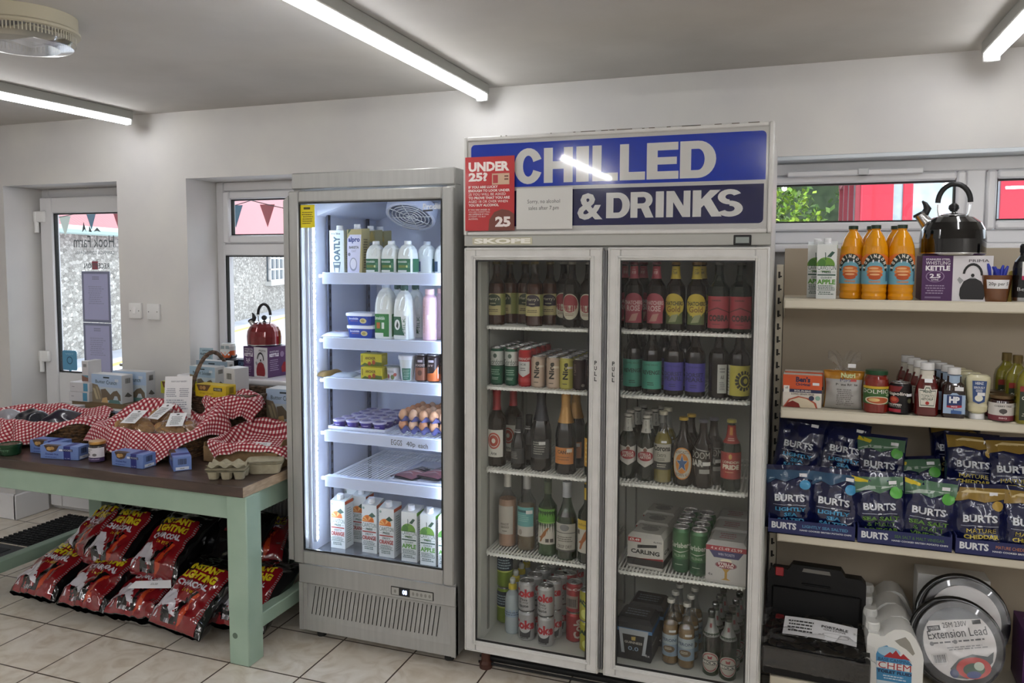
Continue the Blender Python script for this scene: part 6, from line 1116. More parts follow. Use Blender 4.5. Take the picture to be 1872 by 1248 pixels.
# ---------------------------------------------------------------- third shelf: crisps
NV = C('#0e1540', .18, 0, .7)
def crisps(label, kind, seed, group=None):
    cy, gn, ye = '#4f9cc4', '#57802e', '#c9b64e'; c = {'s': cy, 'v': gn, 'c': ye}[kind]; wt = C('#d5d8dc', .3)
    it = []
    if kind == 's' and seed < 8.9 and seed not in (8.8, 2.7): it += [('p', [(0, .62), (.2, .74), (.4, .68), (.7, .80), (1, .72), (1, .92), (0, .92)], C('#31506c', .25)), ('p', [(.05, .72), (.3, .80), (.5, .76), (.4, .84), (.1, .82)], C('#8fa6b4', .25)), ('e', .82, .72, .12, .075, C('#3f90bc', .3))]
    if kind == 'v': it += [('p', [(0, .60), (.25, .70), (.5, .62), (.8, .74), (1, .66), (1, .94), (0, .94)], C('#54755c', .25)), ('p', [(0, .66), (.3, .78), (.7, .76), (1, .84), (1, .78), (.6, .72)], C('#a8b7ac', .25)), ('p', [(0, .86), (.28, .80), (.3, .88), (0, .96)], C('#d2bc2e', .3)), ('e', .84, .72, .13, .085, C('#57a843', .3))]
    if kind == 'c': it += [('p', [(0, .66), (.3, .72), (.6, .66), (1, .74), (1, .94), (0, .94)], C('#8c7236', .25)), ('p', [(0, .78), (.4, .84), (1, .80), (1, .86), (.3, .90)], C('#cdb98a', .25)), ('e', .84, .70, .11, .07, C('#a98a3c', .3))]
    for q_, i_ in enumerate(it):
        if i_[0] == 'p': it[q_] = ('p', [(x_, .95-(.95-y_)*.72) for x_, y_ in i_[1]], i_[2])
    it += [('t', 'BURTS', .15, .455, .82, .565, wt, .035), ('r', .12, .40, .42, .405, wt), ('r', .54, .40, .84, .405, wt), ('e', .48, .402, .05, .012, wt)]
    w3 = {'s': ('LIGHTLY', 'SEA', 'SALTED'), 'v': ('SEA SALT', '& MALT', 'VINEGAR'), 'c': ('MATURE', 'CHEDDAR', '& ONION')}[kind]
    for i, wd in enumerate(w3): it.append(('t', wd, .5-.048*len(wd), .305-.085*i, .5+.048*len(wd), .365-.085*i, C(c, .35), .04))
    it += [('m', .34, .05, .66, .08, 1, wt), ('r', .70, .84, .86, .89, PAPER)]
    return bag('crisp_bag', label, 'bag', bagsurf(.176, .226, .085, .013, seed), NV, it, group, d=.0032)
def tray(label, x0, x1, kind):
    t = thing('display_tray', label, 'tray', (x0, 2.972, gz3)); w_ = x1-x0-.006; nv = C('#1b2458', .5); m = MB()
    m.box(0, 0, 0, w_, .34, .003, nv); m.box(0, 0, 0, w_, .004, .052, nv); m.box(0, .336, 0, w_, .34, .13, nv)
    for x in (0, w_-.004): m.prism([(x, 0), (x+.004, 0), (x+.004, .06), (x, .06)], .004, .10, nv); m.add([(x, .10, 0), (x, .336, 0), (x, .336, .15), (x, .16, .15), (x, .10, .06), (x+.004, .10, 0), (x+.004, .336, 0), (x+.004, .336, .15), (x+.004, .16, .15), (x+.004, .10, .06)], [(0, 1, 2, 3, 4), (9, 8, 7, 6, 5), (3, 2, 7, 8), (4, 3, 8, 9)], nv)
    tx = {'s': ('LIGHTLY SEA SALTED', '#4f86ac'), 'v': ('SEA SALT & MALT VINEGAR', '#57802e'), 'c': ('MATURE CHEDDAR & ONION', '#c07a44')}[kind]
    m.print_([('t', 'BURTS', .04, .36, .33, .82, C('#d5d8dc'), .04), ('t', tx[0], .40, .58, .92, .78, C(tx[1]), .03), ('t', 'HAND COOKED BRITISH POTATO CHIPS', .37, .34, .96, .45, C('#d5d8dc'), .03)], flat((0, 0, 0), (w_, 0, 0), (0, 0, .052))); obj('tray_body', m, t)
tray('navy crisp tray with light blue lettering, left', -.056, .233, 's'); tray('navy crisp tray with green lettering, middle', .235, .527, 'v'); tray('navy crisp tray with orange lettering, right', .531, .825, 'c')
def cplace(b, X, Y, z, rx, rz, ry=0.): b.location = (X, Y, z); b.rotation_euler = (RAD(rx), RAD(ry), RAD(rz)); return b
g0 = gz3+.004
c1_ = cplace(crisps('lightly salted crisp bag, front left in the left tray', 's', 1.3), .018, 3.035, g0, -6, 3, -2); cplace(crisps('lightly salted crisp bag, front right in the left tray', 's', 5.1), .158, 3.040, g0, -6, -3, 2)
cplace(crisps('lightly salted crisp bag, upper left behind the left tray front bags', 's', 8.8), .030, 3.205, g0+.150, -14, -4, 6); cplace(crisps('lightly salted crisp bag, upper right behind the left tray front bags', 's', 2.7), .185, 3.215, g0+.140, -18, 4, 8)
c2_ = cplace(crisps('green topped crisp bag, front left in the middle tray', 'v', 4.4), .312, 3.035, g0, -6, 3, -4); cplace(crisps('green topped crisp bag, front right in the middle tray', 'v', 6.2), .452, 3.035, g0-.0, -6, -3, 3)
cplace(crisps('green topped crisp bag standing high behind the middle tray front left bag', 'v', 3.9), .315, 3.20, g0+.10, -14, -3, 2); cplace(crisps('crumpled green topped crisp bag behind the middle tray front right bag', 'v', 9.5), .465, 3.17, g0+.040, -22, 5, -6)
c3_ = cplace(crisps('gold topped crisp bag, front left in the right tray', 'c', 7.7), .610, 3.035, g0-.01, -8, 3, -2); cplace(crisps('gold topped crisp bag, front right in the right tray', 'c', 1.9), .750, 3.035, g0-.01, -8, -3, 2)
cplace(crisps('cheddar crisp bag standing tall behind the right tray front left bag', 'c', 3.3), .608, 3.195, g0+.13, -12, 3, 2); cplace(crisps('cheddar crisp bag at the right edge behind the right tray', 'c', 5.9), .742, 3.17, g0+.13, -12, -6, -4)
cplace(crisps('cheddar crisp bag rearmost and topmost behind the right tray', 'c', 8.1), .590, 3.315, g0+.165, -8, -4, -5)
# ---------------------------------------------------------------- bottom shelf
def case(label, X, Y, z, rx, rz):
    t = thing('stove_case', label, 'case', (X, Y, z)); t.rotation_euler = (RAD(rx), 0, RAD(rz)); m = C('#09090a', .5, 0, 0, .3); b = MB()
    b.prism([(-.165, 0), (.165, 0), (.17, .01), (.17, .245), (.155, .262), (.10, .262), (.085, .285), (-.085, .285), (-.10, .262), (-.155, .262), (-.17, .245), (-.17, .01)], -.045, .045, m)
    b.box(-.155, -.052, .015, .155, -.044, .20, m, .006); b.box(-.05, -.0535, .215, .05, -.044, .222, m, .002); obj('shell', b, t)
    obj('handle_slot', MB().prism([(-.05, .262), (.05, .262), (.045, .275), (-.045, .275)], -.0456, .0456, C('#77746e', .6)), t)
    for x in (-.13,): obj('latch', MB().box(x-.015, -.050, .235, x+.015, -.043, .268, C('#a82a30', .4), .003), t)
    return t
case('black hard plastic case standing upright at the left of the bottom shelf', .115, 3.17, gz4+.012, -10, -3)
lc = case('black hard plastic case lying flat in a plastic sleeve under a paper slip', .115, 2.885, gz4+.056, 0, 0); lc.rotation_euler = (RAD(-88), 0, RAD(-3)); lc.location = (.108, 2.845, gz4+.068)
b = MB(); b.grid(lambda u, v: Vector((-.185+.37*u, -.054-.022*abs(noise.noise((u*6, v*6, 1)))-.01*abs(noise.noise((u*19, v*15, 4)))-.006, -.01+.28*v)), 40, 34, G_FILM); b.grid(lambda u, v: Vector((-.185+.37*u+.004*math.sin(v*20), -.06+.075*v, -.012-.014*abs(noise.noise((u*11, v*3, 7))))), 40, 8, G_FILM); obj('plastic_sleeve', b, lc)
b = MB(); b.grid(lambda u, v: Vector(((u-.5)*.24, (v-.5)*.10, .006*math.sin(u*3.1))), 10, 2, PAPER); b.print_([('m', .05, .15, .42, .85, 4, C('#3a3a3a')), ('t', 'PORTABLE', .52, .62, .88, .76, C('#3a3a3a'), .03), ('t', 'GAS STOVE', .55, .5, .85, .58, C('#3a3a3a'), .01), ('e', .72, .28, .18, .12, C('#a9a9a9')), ('e', .72, .28, .165, .10, PAPER)], lambda u, v, d: Vector(((u-.5)*.24, (v-.5)*.10, .006*math.sin(u*3.1)+.0008+d)), cu=8)
o = obj('paper_slip', b); o.location = (.125, 2.985, gz4+.142); o.rotation_euler = (RAD(14), 0, RAD(-5)); tag(o, 'printed paper slip lying on the wrapped black case', 'paper')
def jug(label):
    t = thing('chemical_jug', label, 'jug'); m = C('#dcdcd8', .35, 0, .2); b = MB(); W_, D_ = .088, .052
    b.prism([(-.085, .004), (-.080, 0), (.080, 0), (.086, .006), (.087, .12), (.082, .145), (.062, .186), (.046, .206), (.024, .214), (-.004, .210), (-.022, .196), (-.034, .182), (-.046, .180), (-.052, .186), (-.082, .186), (-.086, .170), (-.087, .05)], -D_, D_, m)
    bm_ = bmesh.new(); vv = [bm_.verts.new(v) for v in b.v]
    for f_ in b.f: bm_.faces.new([vv[i] for i in f_])
    bmesh.ops.bevel(bm_, geom=[e for e in bm_.edges if e.calc_face_angle(0) > .9], offset=.016, segments=3, profile=.5, affect='EDGES'); b = MB(); b.bm(bm_, m); body = obj('jug_body', b, t)
    obj('handle_opening', MB().prism([(-.002, .172), (.030, .190), (.044, .174), (.060, .138), (.054, .130), (.034, .148), (.014, .158)], -D_-.0006, D_+.0006, C('#8f8c84', .6)), body)
    c = MB(); c.lathe([(.021, .184), (.021, .208), (.0195, .212)], m, 26, (-.066, -.008, 0))
    for k in range(26): a = k*.2417; c.tube([(-.066+.0213*math.cos(a), -.008+.0213*math.sin(a), .188), (-.066+.0213*math.cos(a), -.008+.0213*math.sin(a), .206)], .0011, m, 4)
    obj('screw_cap', c, t); b = MB(); rd, nv = C('#a8282f', .35), C('#1f2a48', .35)
    b.print_([('p', [(.08, 0), (.92, 0), (.92, .6), (.8, .74), (.5, .80), (.3, .99), (.1, .9), (.04, .74)], C('#3f86b4', .35)), ('e', .35, .84, .28, .12, C('#9cbccf', .35)), ('p', [(.22, .70), (.38, .84), (.44, .80), (.52, .90), (.60, .80), (.70, .70)], rd), ('p', [(.60, .72), (.70, .84), (.80, .76), (.88, .70)], rd), ('t', 'BASE CAMPING', .10, .60, .90, .68, nv, .02), ('r', .06, .42, .94, .58, C('#d9d9d6')), ('t', 'CHEM', .10, .42, .90, .58, rd, .07), ('t', 'TOILET FLUID', .08, .31, .92, .39, nv, .05), ('r', .08, .0, .92, .12, C('#bfcfd8')), ('m', .2, .16, .8, .28, 2, C('#c9d9e4'))], flat((-.062, -D_, .012), (.125, 0, 0), (0, 0, .142)), d0=.0008); obj('label', b, t); return t
jg = jug('white jug of toilet fluid, frontmost of the row'); jg.location = (XatY(1632, 2.98, gz4+.1), 2.98, gz4)
for k, nm in ((1, 'second from the front'), (2, 'third from the front'), (3, 'rearmost')): dup(jg, (jg.location.x+.002+.008*(k == 3)-.006*(k == 2), 2.98+.113*k, gz4), 0, 'white jug of toilet fluid in the row, '+nm)
def reel(label, X, Y, z, rx, rz, face):
    t = thing('cable_reel', label, 'cable reel', (X, Y, z)); t.rotation_euler = (RAD(rx), 0, RAD(rz)); Rm_ = Matrix.Translation((0, 0, .15)) @ Matrix.Rotation(math.pi/2, 4, 'X')
    b = MB(); b.tube([(.142*math.cos(a), 0, .15+.142*math.sin(a)) for a in [k*math.pi/24 for k in range(48)]], .011, C('#111113', .2, 0, .6), 10, True); b.lathe([(.11, -.035), (.14, -.03), (.14, .03), (.134, .037), (.116, .039)], C('#111113', .25, 0, .5), 48, T=Rm_); obj('drum', b, t)
    b = MB()
    for k in range(5): b.tube([(.122*math.cos(a), -.022+.011*k, .15+.122*math.sin(a)) for a in [i*math.pi/20 for i in range(40)]], .0065, C('#c8642a', .4), 8, True)
    obj('orange_cable', b, t)
    b = MB(); b.lathe([(.0, .0405), (.112, .0405), (.114, .037)], C('#cfcccb', .3, 0, .5), 48, T=Rm_)
    if face:
        mp_ = flat((-.0945, -.0405, .0225), (.2215, 0, .040), (-.040, 0, .2215)); gy_ = C('#26282c')
        b.print_([('p', [(.5+.5*math.cos(a), .5+.5*math.sin(a)) for a in [RAD(x) for x in range(38, 143, 7)]], C('#43474c', .3)), ('t', '25M 230V', .34, .725, .68, .80, gy_, .05), ('r', .12, .70, .30, .77, gy_), ('t', 'MASTER', .14, .715, .28, .755, C('#cfcccb'), .03), ('r', .76, .74, .88, .80, gy_), ('t', 'Extension Lead', .10, .58, .93, .70, gy_, .04), ('m', .10, .50, .90, .55, 1, C('#6a6a6c')), ('e', .13, .52, .03, .03, C('#8a8a8c')), ('e', .46, .52, .03, .03, C('#8a8a8c')), ('m', .3, .40, .9, .46, 2, C('#8a8a8c')), ('r', .08, .22, .30, .38, C('#bdbab8')), ('b', .11, .25, .27, .36, gy_),
          ('p', [(.34, .03), (.30, .16), (.45, .28), (.65, .33), (.85, .28), (.95, .34), (.9, .2), (.7, .04), (.5, 0)], C('#53585a', .3)), ('e', .62, .14, .24, .15, C('#b8332c', .3)), ('e', .62, .12, .15, .09, C('#2c4a34', .3)), ('e', .70, .16, .07, .06, C('#b9c4b4', .3)), ('e', .60, .05, .10, .05, C('#2c3c78', .3)), ('e', .34, .09, .06, .06, C('#2c3460', .3))], mp_, d0=.0008)
    obj('round_label', b, t); b = MB(); b.grid(lambda u, v: Vector((.139*(.15+.85*v)*math.cos(u*6.2832), -.047-.006*abs(noise.noise((math.cos(u*6.28)*3*v, math.sin(u*6.28)*3*v, 2)))-.0, .15+.139*(.15+.85*v)*math.sin(u*6.2832))), 48, 8, G_WRAP); obj('shrink_wrap', b, t)
reel('large extension lead reel with white round label, front one', .565, 3.00, gz4+.002, -20, 8, True); reel('extension lead reel leaning behind the front one', .600, 3.13, gz4+.04, -18, 4, False)
wb_ = carton('carton_box', 'plain white cardboard box standing behind the extension reels', 'box', .235, .10, .29, '#d9d8d6', [('r', .42, .96, .62, .965, C('#3a3a3a')), ('r', .615, .90, .62, .965, C('#3a3a3a')), ('r', .18, .30, .75, .66, C('#8c3040'))], bev=.002); wb_.location = (.585, 3.33, gz4)
k2 = kettle_box('purple kettle box at the right end of the bottom shelf', .20, .19, .215, C('#8c8c90', .3)); k2.location = (.860, 3.13, gz4); k2.rotation_euler = (0, 0, RAD(-3))
pk = pouch('crinkled_packet', 'crinkled clear packet lying in front of the purple kettle box', 'packet', .16, .12, .05, C('#6d6a62', .2, 0, .6), None, 1868, 2.965, gz4, 10)
# ---------------------------------------------------------------- TABLE goods
_G = {}
def gingham(side):
    if side in _G: return _G[side]
    a, nt, b = nodes('red_gingham', '#ffffff', .85); L = nt.links; uv = N(nt, 'ShaderNodeUVMap', uv_map='uv'); sp_ = N(nt, 'ShaderNodeSeparateXYZ'); L.new(uv.outputs[0], sp_.inputs[0]); outs = []
    for k in (0, 1):
        m1 = N(nt, 'ShaderNodeMath', operation='MULTIPLY'); m1.inputs[1].default_value = side/.0172; m2 = N(nt, 'ShaderNodeMath', operation='FRACT'); m3 = N(nt, 'ShaderNodeMath', operation='GREATER_THAN'); m3.inputs[1].default_value = .5
        L.new(sp_.outputs[k], m1.inputs[0]); L.new(m1.outputs[0], m2.inputs[0]); L.new(m2.outputs[0], m3.inputs[0]); outs.append(m3)
    ad = N(nt, 'ShaderNodeMath', operation='ADD'); L.new(outs[0].outputs[0], ad.inputs[0]); L.new(outs[1].outputs[0], ad.inputs[1]); dv_ = N(nt, 'ShaderNodeMath', operation='MULTIPLY'); dv_.inputs[1].default_value = .5; L.new(ad.outputs[0], dv_.inputs[0])
    r = ramp(nt, [(0, '#e6dcd8'), (.3, '#b04a54'), (.8, '#7d1622')]); r.color_ramp.interpolation = 'CONSTANT'; L.new(dv_.outputs[0], r.inputs[0]); L.new(r.outputs[0], b.inputs['Base Color']); _G[side] = a; return a
def cloth(label, cx, cy, hx, hy, rim, zin, side, rot, seed, off=(0, 0), bumps=(), floor=TZ+.004):
    c, s = math.cos(RAD(rot)), math.sin(RAD(rot))
    def f(u, v):
        p, q = (u-.5)*side, (v-.5)*side; a, b = p*c-q*s+off[0], p*s+q*c+off[1]
        m = max((abs(a/hx)**4+abs(b/hy)**4)**.25, 1e-6); nz_ = noise.noise((a*9+seed, b*9, seed)); n2 = noise.noise((a*22+seed, b*22, seed+4))
        if m <= 1:
            k = max(0, (m-.62)/.38); k = k*k*(3-2*k); z = zin+(rim+.006-zin)*k+(.012*nz_+.006*n2)*(.4+k); x, y = a, b
        else:
            rx_, ry_ = a/m, b/m; d = math.hypot(a-rx_, b-ry_); L = math.hypot(rx_, ry_); ox, oy = rx_/L, ry_/L; th = math.atan2(b, a)
            fold = .5+.5*math.sin(th*11+seed+nz_*2); out = .010+min(d, .02)*.6+d*(.12+.30*fold); z = rim+.008-max(0, d-.012)*(.92-.2*fold)+.010*nz_
            if z < floor: out += (floor-z)*.7; z = floor+.002*abs(n2)
            x, y = rx_+ox*out, ry_+oy*out
        for bx, by, br, bh in bumps: z += bh*math.exp(-((x-bx)**2+(y-by)**2)/br**2)
        return Vector((x, y, z))
    b = MB(); b.grid(f, 90, 90, gingham(side), uv=True); o = obj('gingham_cloth', b); o.location = (cx, cy, 0); return tag(o, label, 'cloth')
def basket(label, cx, cy, hx, hy, h, col, handle=False, flare=.9, n=13):
    t = thing('wicker_basket', label, 'basket', (cx, cy, TZ+.001)); m = noisy('wicker', col, '#3a2a1c', 60, .6, .1); b = MB(); K = 72
    def P_(a, z, o=0.): ca, sa = math.cos(a), math.sin(a); q = (abs(ca)**4+abs(sa)**4)**(-.25); k = flare+(1-flare)*z/h; return Vector(((hx*k+o)*q*ca, (hy*k+o)*q*sa, z))
    for j in range(n):
        z = h*(j+.5)/n; b.tube([P_(2*math.pi*k/K, z, .0022*(1 if (k//2+j) % 2 else -1)) for k in range(K)], h/n*.62, m, 5, True)
    for k in range(K//4): a = 2*math.pi*(k+.5)/(K//4); b.tube([P_(a, 0), P_(a, h)], .003, m, 5)
    b.add([P_(2*math.pi*k/K, .004) for k in range(K)], [tuple(range(K))], m); obj('woven_body', b, t)
    b = MB()
    for i in (0, 1): b.tube([P_(2*math.pi*k/K, h+.004*math.sin(k*1.05+i*3.14), .003*math.cos(k*1.05+i*3.14)) for k in range(K)], .0055, m, 6, True)
    obj('plaited_rim', b, t)
    if handle:
        b = MB()
        for i in range(4): b.tube([(-.16+.05*k/24+.008*math.sin(k*.8+i*1.57)*.7, -hy*1.0+2*hy*k/24, h*.9+.21*math.sin(math.pi*k/24)**.7+.006*math.cos(k*.8+i*1.57)) for k in range(25)], .0055, m, 6)
        obj('handle', b, t)
    return t
basket('shallow brown wicker basket at the left end of the table', -3.46, 2.93, .36, .165, .105, '#7a5a38'); basket('brown wicker basket of cookies in the middle of the table', -2.735, 2.93, .275, .165, .115, '#6e4f32'); basket('deep dark wicker basket with an arched handle', -2.575, 3.265, .205, .135, .235, '#6e5745', True, .88, 22)
cloth('gingham cloth lining the shallow basket at the left end', -3.46, 2.93, .35, .16, TZ+.112, TZ+.058, .625, 38, 2.1, (0, .0), ((.20, .10, .09, .05), (-.1, .12, .1, .03), (.30, -.05, .09, .025)))
cloth('gingham cloth lining the basket of cookies', -2.735, 2.93, .27, .162, TZ+.12, TZ+.055, .60, 68, 5.3, (.03, -.01), ((-.20, .14, .12, .085), (-.05, .16, .08, .06), (.22, .12, .10, .085), (.27, .0, .08, .03)))
cloth('gingham cloth draped over the front of the deep dark basket', -2.49, 3.14, .12, .05, TZ+.225, TZ+.215, .34, 24, 8.8, (.0, .0), ((.03, .03, .07, .03),), TZ+.10)
# cardboard box and its cloth
t = thing('cardboard_box', 'open brown cardboard tray box at the right end of the table', 'box', (-2.19, 2.99, TZ+.001)); m_cd = noisy('cardboard', '#8f7350', '#7d6444', 30, .8); b = MB()
b.box(-.215, -.165, 0, .17, .165, .003, m_cd); b.box(-.215, -.165, 0, .17, -.161, .068, m_cd); b.box(-.215, .161, 0, .17, .165, .13, m_cd); b.box(-.215, -.161, 0, -.211, .161, .085, m_cd)
b.add([(.168, -.165, 0), (.168, .165, 0), (.168, .165, .13), (.168, -.04, .12), (.168, -.12, .115), (.168, -.165, .07), (.172, -.165, 0), (.172, .165, 0), (.172, .165, .13), (.172, -.04, .12), (.172, -.12, .115), (.172, -.165, .07)], [(0, 1, 2, 3, 4, 5), (11, 10, 9, 8, 7, 6), (5, 4, 10, 11), (4, 3, 9, 10), (3, 2, 8, 9)], m_cd); obj('box_body', b, t)
cloth('gingham cloth lining the open cardboard box', -2.21, 2.99, .20, .158, TZ+.088, TZ+.03, .415, 12, 3.7, (.01, .0), ((-.12, .12, .09, .05), (.18, .04, .10, .055), (.0, .14, .1, .03)), TZ+.006)
b = MB(); b.box(-.04, -.025, 0, .04, .025, .0015, PAPER); b.print_([('m', .1, .2, .9, .8, 3, C('#777777'))], flat((-.04, -.025, .0015), (.08, 0, 0), (0, .05, 0))); o = obj('price_slip', b); o.location = (-2.20, 2.96, TZ+.062); o.rotation_euler = (.2, 0, .3); tag(o, 'small white slip lying in the cloth of the cardboard box', 'paper')
# egg boxes
m_pulp = noisy('grey_pulp', '#a39b83', '#958d76', 40, .95, .1)
def eggbox(label, X, Y, z, rz, lidded):
    b = MB()
    if not lidded:
        def f(u, v):
            x, y = (u-.5)*.155, (v-.5)*.105; return Vector((x, y, .050+.010*abs(math.sin(math.pi*u*3))*0+.012*max(0, math.cos(2*math.pi*u*3)*-1)*0+.013*(math.cos(2*math.pi*(u*3))*.5+math.cos(2*math.pi*v*2)*.5)))
        b.grid(f, 36, 24, m_pulp)
        for k in range(3): zz = .046-.006*k; b.box(-.080+.002*k, -.055+.001*k, zz-.0022, .080-.002*k, .055-.001*k, zz, m_pulp, .001)
        for i in range(3):
            for j in range(2): b.lathe([(.017, 0), (.019, .002), (.025, .034)], m_pulp, 14, ((i-1)*.052, (j-.5)*.052, 0), sq=3.)
    else:
        b.lathe([(.058, 0), (.062, .003), (.072, .040)], m_pulp, 32, (0, 0, 0), sq=5, sy=.68)
        for k in range(3): b.lathe([(.0755, .040+.005*k), (.076, .0425+.005*k)], m_pulp, 32, (0, 0, 0), sq=6, sy=.68)
        b.lathe([(.074, .055), (.0, .057)], m_pulp, 32, (0, 0, 0), sq=6, sy=.68)
    o = obj('egg_box', b); o.location = (X, Y, z); o.rotation_euler = (0, 0, RAD(rz)); tag(o, label, 'egg box'); return o
eggbox('stack of grey pulp egg boxes with bumpy tops at the table corner', -2.135, 2.655, TZ+.001, 22, False); eggbox('flat lidded grey pulp egg boxes behind the bumpy stack', -2.045, 2.775, TZ+.001, 28, True)
# blue biscuit boxes
def biscuit(label, X, Y, rz, w_=.178):
    bl, nv, lt = '#6a83bd', C('#232c78'), C('#c9d0e4')
    t = carton('biscuit_box', label, 'box', w_, .072, .060, bl, [('p', [(.10, 1), (.50, 1), (.42, .62), (.30, .50), (.18, .58)], C('#4a3420')), ('e', .24, .76, .07, .14, C('#b9945c')), ('e', .32, .80, .06, .12, C('#a98450')), ('t', 'Dorset Nut', .14, .30, .48, .44, nv, .02), ('m', .10, .10, .52, .18, 1, nv), ('r', .62, 0, .80, 1, nv), ('r', .50, .62, .86, .80, C('#1c2248')), ('t', 'MOORES', .62, .65, .84, .77, lt, .04), ('r', .50, .63, .60, .78, lt), ('t', 'Est 1880', .65, .08, .78, .14, lt, .0)],
      [('b', .25, .45, .72, .85, BLACK), ('r', .12, .08, .85, .28, C('#c9d0dc')), ('m', .35, .12, .65, .22, 1, BLACK)], None, None, [('r', .62, 0, .80, 1, nv), ('r', .1, 0, .5, .3, C('#4a3420'))])
    t.location = (X, Y, TZ+.001); t.rotation_euler = (0, 0, RAD(rz)); return t
biscuit('pale blue biscuit box, leftmost on the table front behind its neighbour', -3.175, 2.715, 4, .17); biscuit('pale blue biscuit box between the green tin and the dark jar', -3.03, 2.662, 8, .195); biscuit('pale blue biscuit box in front of the cookie basket', -2.64, 2.665, -2); biscuit('pale blue biscuit box turned end on, nearest the cardboard box', -2.445, 2.725, -42)
j = jar('jam_jar', 'dark jam jar with white label and gold lid between the blue boxes', .036, .090, '#170d10', C('#b58a4c', .3, .7), [('r', 0, 0, 1, 1, C('#c9c6cc')), ('r', 0, 0, 1, .30, C('#33234c')), ('t', 'CHERRY', .2, .82, .55, .90, C('#3a3634'), .02), ('t', 'TREE', .2, .70, .45, .78, C('#3a3634'), .02), ('e', .35, .50, .08, .10, C('#6a6668')), ('e', .62, .50, .08, .10, C('#6a6668')), ('t', 'BLACKCURRANT', .15, .14, .80, .22, C('#b8a8c8'), .03)], .04, .68, .98, .14); place(j, 179, 2.668, TZ+.001, 4)
t = thing('food_tin', 'small round dark green tin at the front left of the table', 'tin'); obj('body', MB().lathe([(.042, 0), (.044, .004), (.047, .038)], C('#1b4028', .25, .3), 32), t); obj('lid', MB().lathe([(.050, .036), (.051, .040), (.051, .048), (.046, .050), (.044, .047), (0, .047)], C('#20452c', .2, .4), 32), t)
b = MB(); b.print_([('m', .2, .2, .9, .8, 3, C('#5c8a6a')), ('r', .0, .3, .12, .8, C('#b9c4b9'))], wrap(lambda z: .0425+.12*z, .004, .03, RAD(150)), cu=8); obj('label', b, t); place(t, 19, 2.622, TZ+.001)
# dried fruit packs and cookies
for i, (X, Y, z, rz, w_, l_, c, lb) in enumerate(((-3.33, 2.90, .835, 18, .17, .12, '#1c1428', 'shiny packet of dark dried fruit, right one in the left basket'), (-3.50, 2.89, .828, -10, .15, .12, '#191a26', 'shiny packet of dark dried fruit, middle one in the left basket'), (-3.63, 2.86, .825, 8, .14, .11, '#8c8a90', 'shiny pale packet at the far left of the left basket'))):
    p = pouch('fruit_packet', lb, 'packet', w_, l_, .050, C(c, .2, 0, .5, .4), None, 200+i, 2.9, z, rz); p.location = (X, Y, z); p.rotation_euler = (RAD(10), RAD(-8 if i == 0 else 0), RAD(rz))
def cookies(label, X, Y, z, rz, rx=18):
    t = thing('cookie_packet', label, 'packet', (X, Y, z)); t.scale = (1.2, 1.2, 1.15); t.rotation_euler = (RAD(rx), 0, RAD(rz)); rk = random.Random(int(X*1000))
    for k in range(5):
        b = MB(); b.lathe([(.0, -.006), (.030, -.005), (.034, 0), (.030, .006), (0, .008)], noisy('cookie', '#b08a5c', '#8f6a42', 60, .9, .2), 18); o = obj('cookie', b, t); o.location = ((k-2)*.026, rk.uniform(-.015, .015), .022+rk.uniform(0, .012)); o.rotation_euler = (rk.uniform(-.5, .5), rk.uniform(.3, .9), 0)
    b = MB(); b.grid(lambda u, v: Vector(((u-.5)*.18, (v-.5)*.13, .012+.05*(1-abs(2*u-1)**3)*(1-abs(2*v-1)**3)+.012*noise.noise((u*7, v*7, X*9)))), 26, 22, G_FILM); obj('clear_wrapper', b, t)
    b = MB(); b.add([(-.03, -.045, .068), (.03, -.045, .068), (.03, .05, .072), (-.03, .05, .072)], [(0, 1, 2, 3)], PAPER); b.print_([('m', .15, .1, .85, .75, 7, C('#6a6a6a')), ('e', .5, .87, .1, .05, C('#4a4a4a'))], flat((-.03, -.045, .0684), (.06, 0, 0), (0, .095, .004))); obj('paper_label', b, t); return t
cookies('clear packet of cookies with white label, front left of the basket', -2.845, 2.90, .812, 12); cookies('clear packet of cookies with white label, front right of the basket', -2.61, 2.90, .815, 30); cookies('clear packet of oat cookies at the back of the basket', -2.76, 3.00, .830, -8, 26)
b = MB(); b.grid(lambda u, v: Vector(((u-.5)*.155, .006*math.sin(u*3), v*.20)), 8, 8, PAPER); b.print_([('t', 'FARM SHOP BAKERY', .22, .86, .80, .895, C('#777b8a'), .0), ('m', .06, .50, .45, .72, 5, C('#8a8f9c')), ('m', .52, .50, .9, .72, 5, C('#8a8f9c')), ('m', .06, .20, .9, .45, 5, C('#9a9fac'))], lambda u, v, d: Vector(((u-.5)*.155, .006*math.sin(u*3)-.0008-d, v*.20)), cu=6)
o = obj('price_list', b); p_ = ony(320, 790, 3.045); o.location = (p_.x, 3.06, TZ+.125); o.rotation_euler = (RAD(-10), RAD(-3), RAD(4)); tag(o, 'white printed price list propped up in the cookie basket', 'paper')
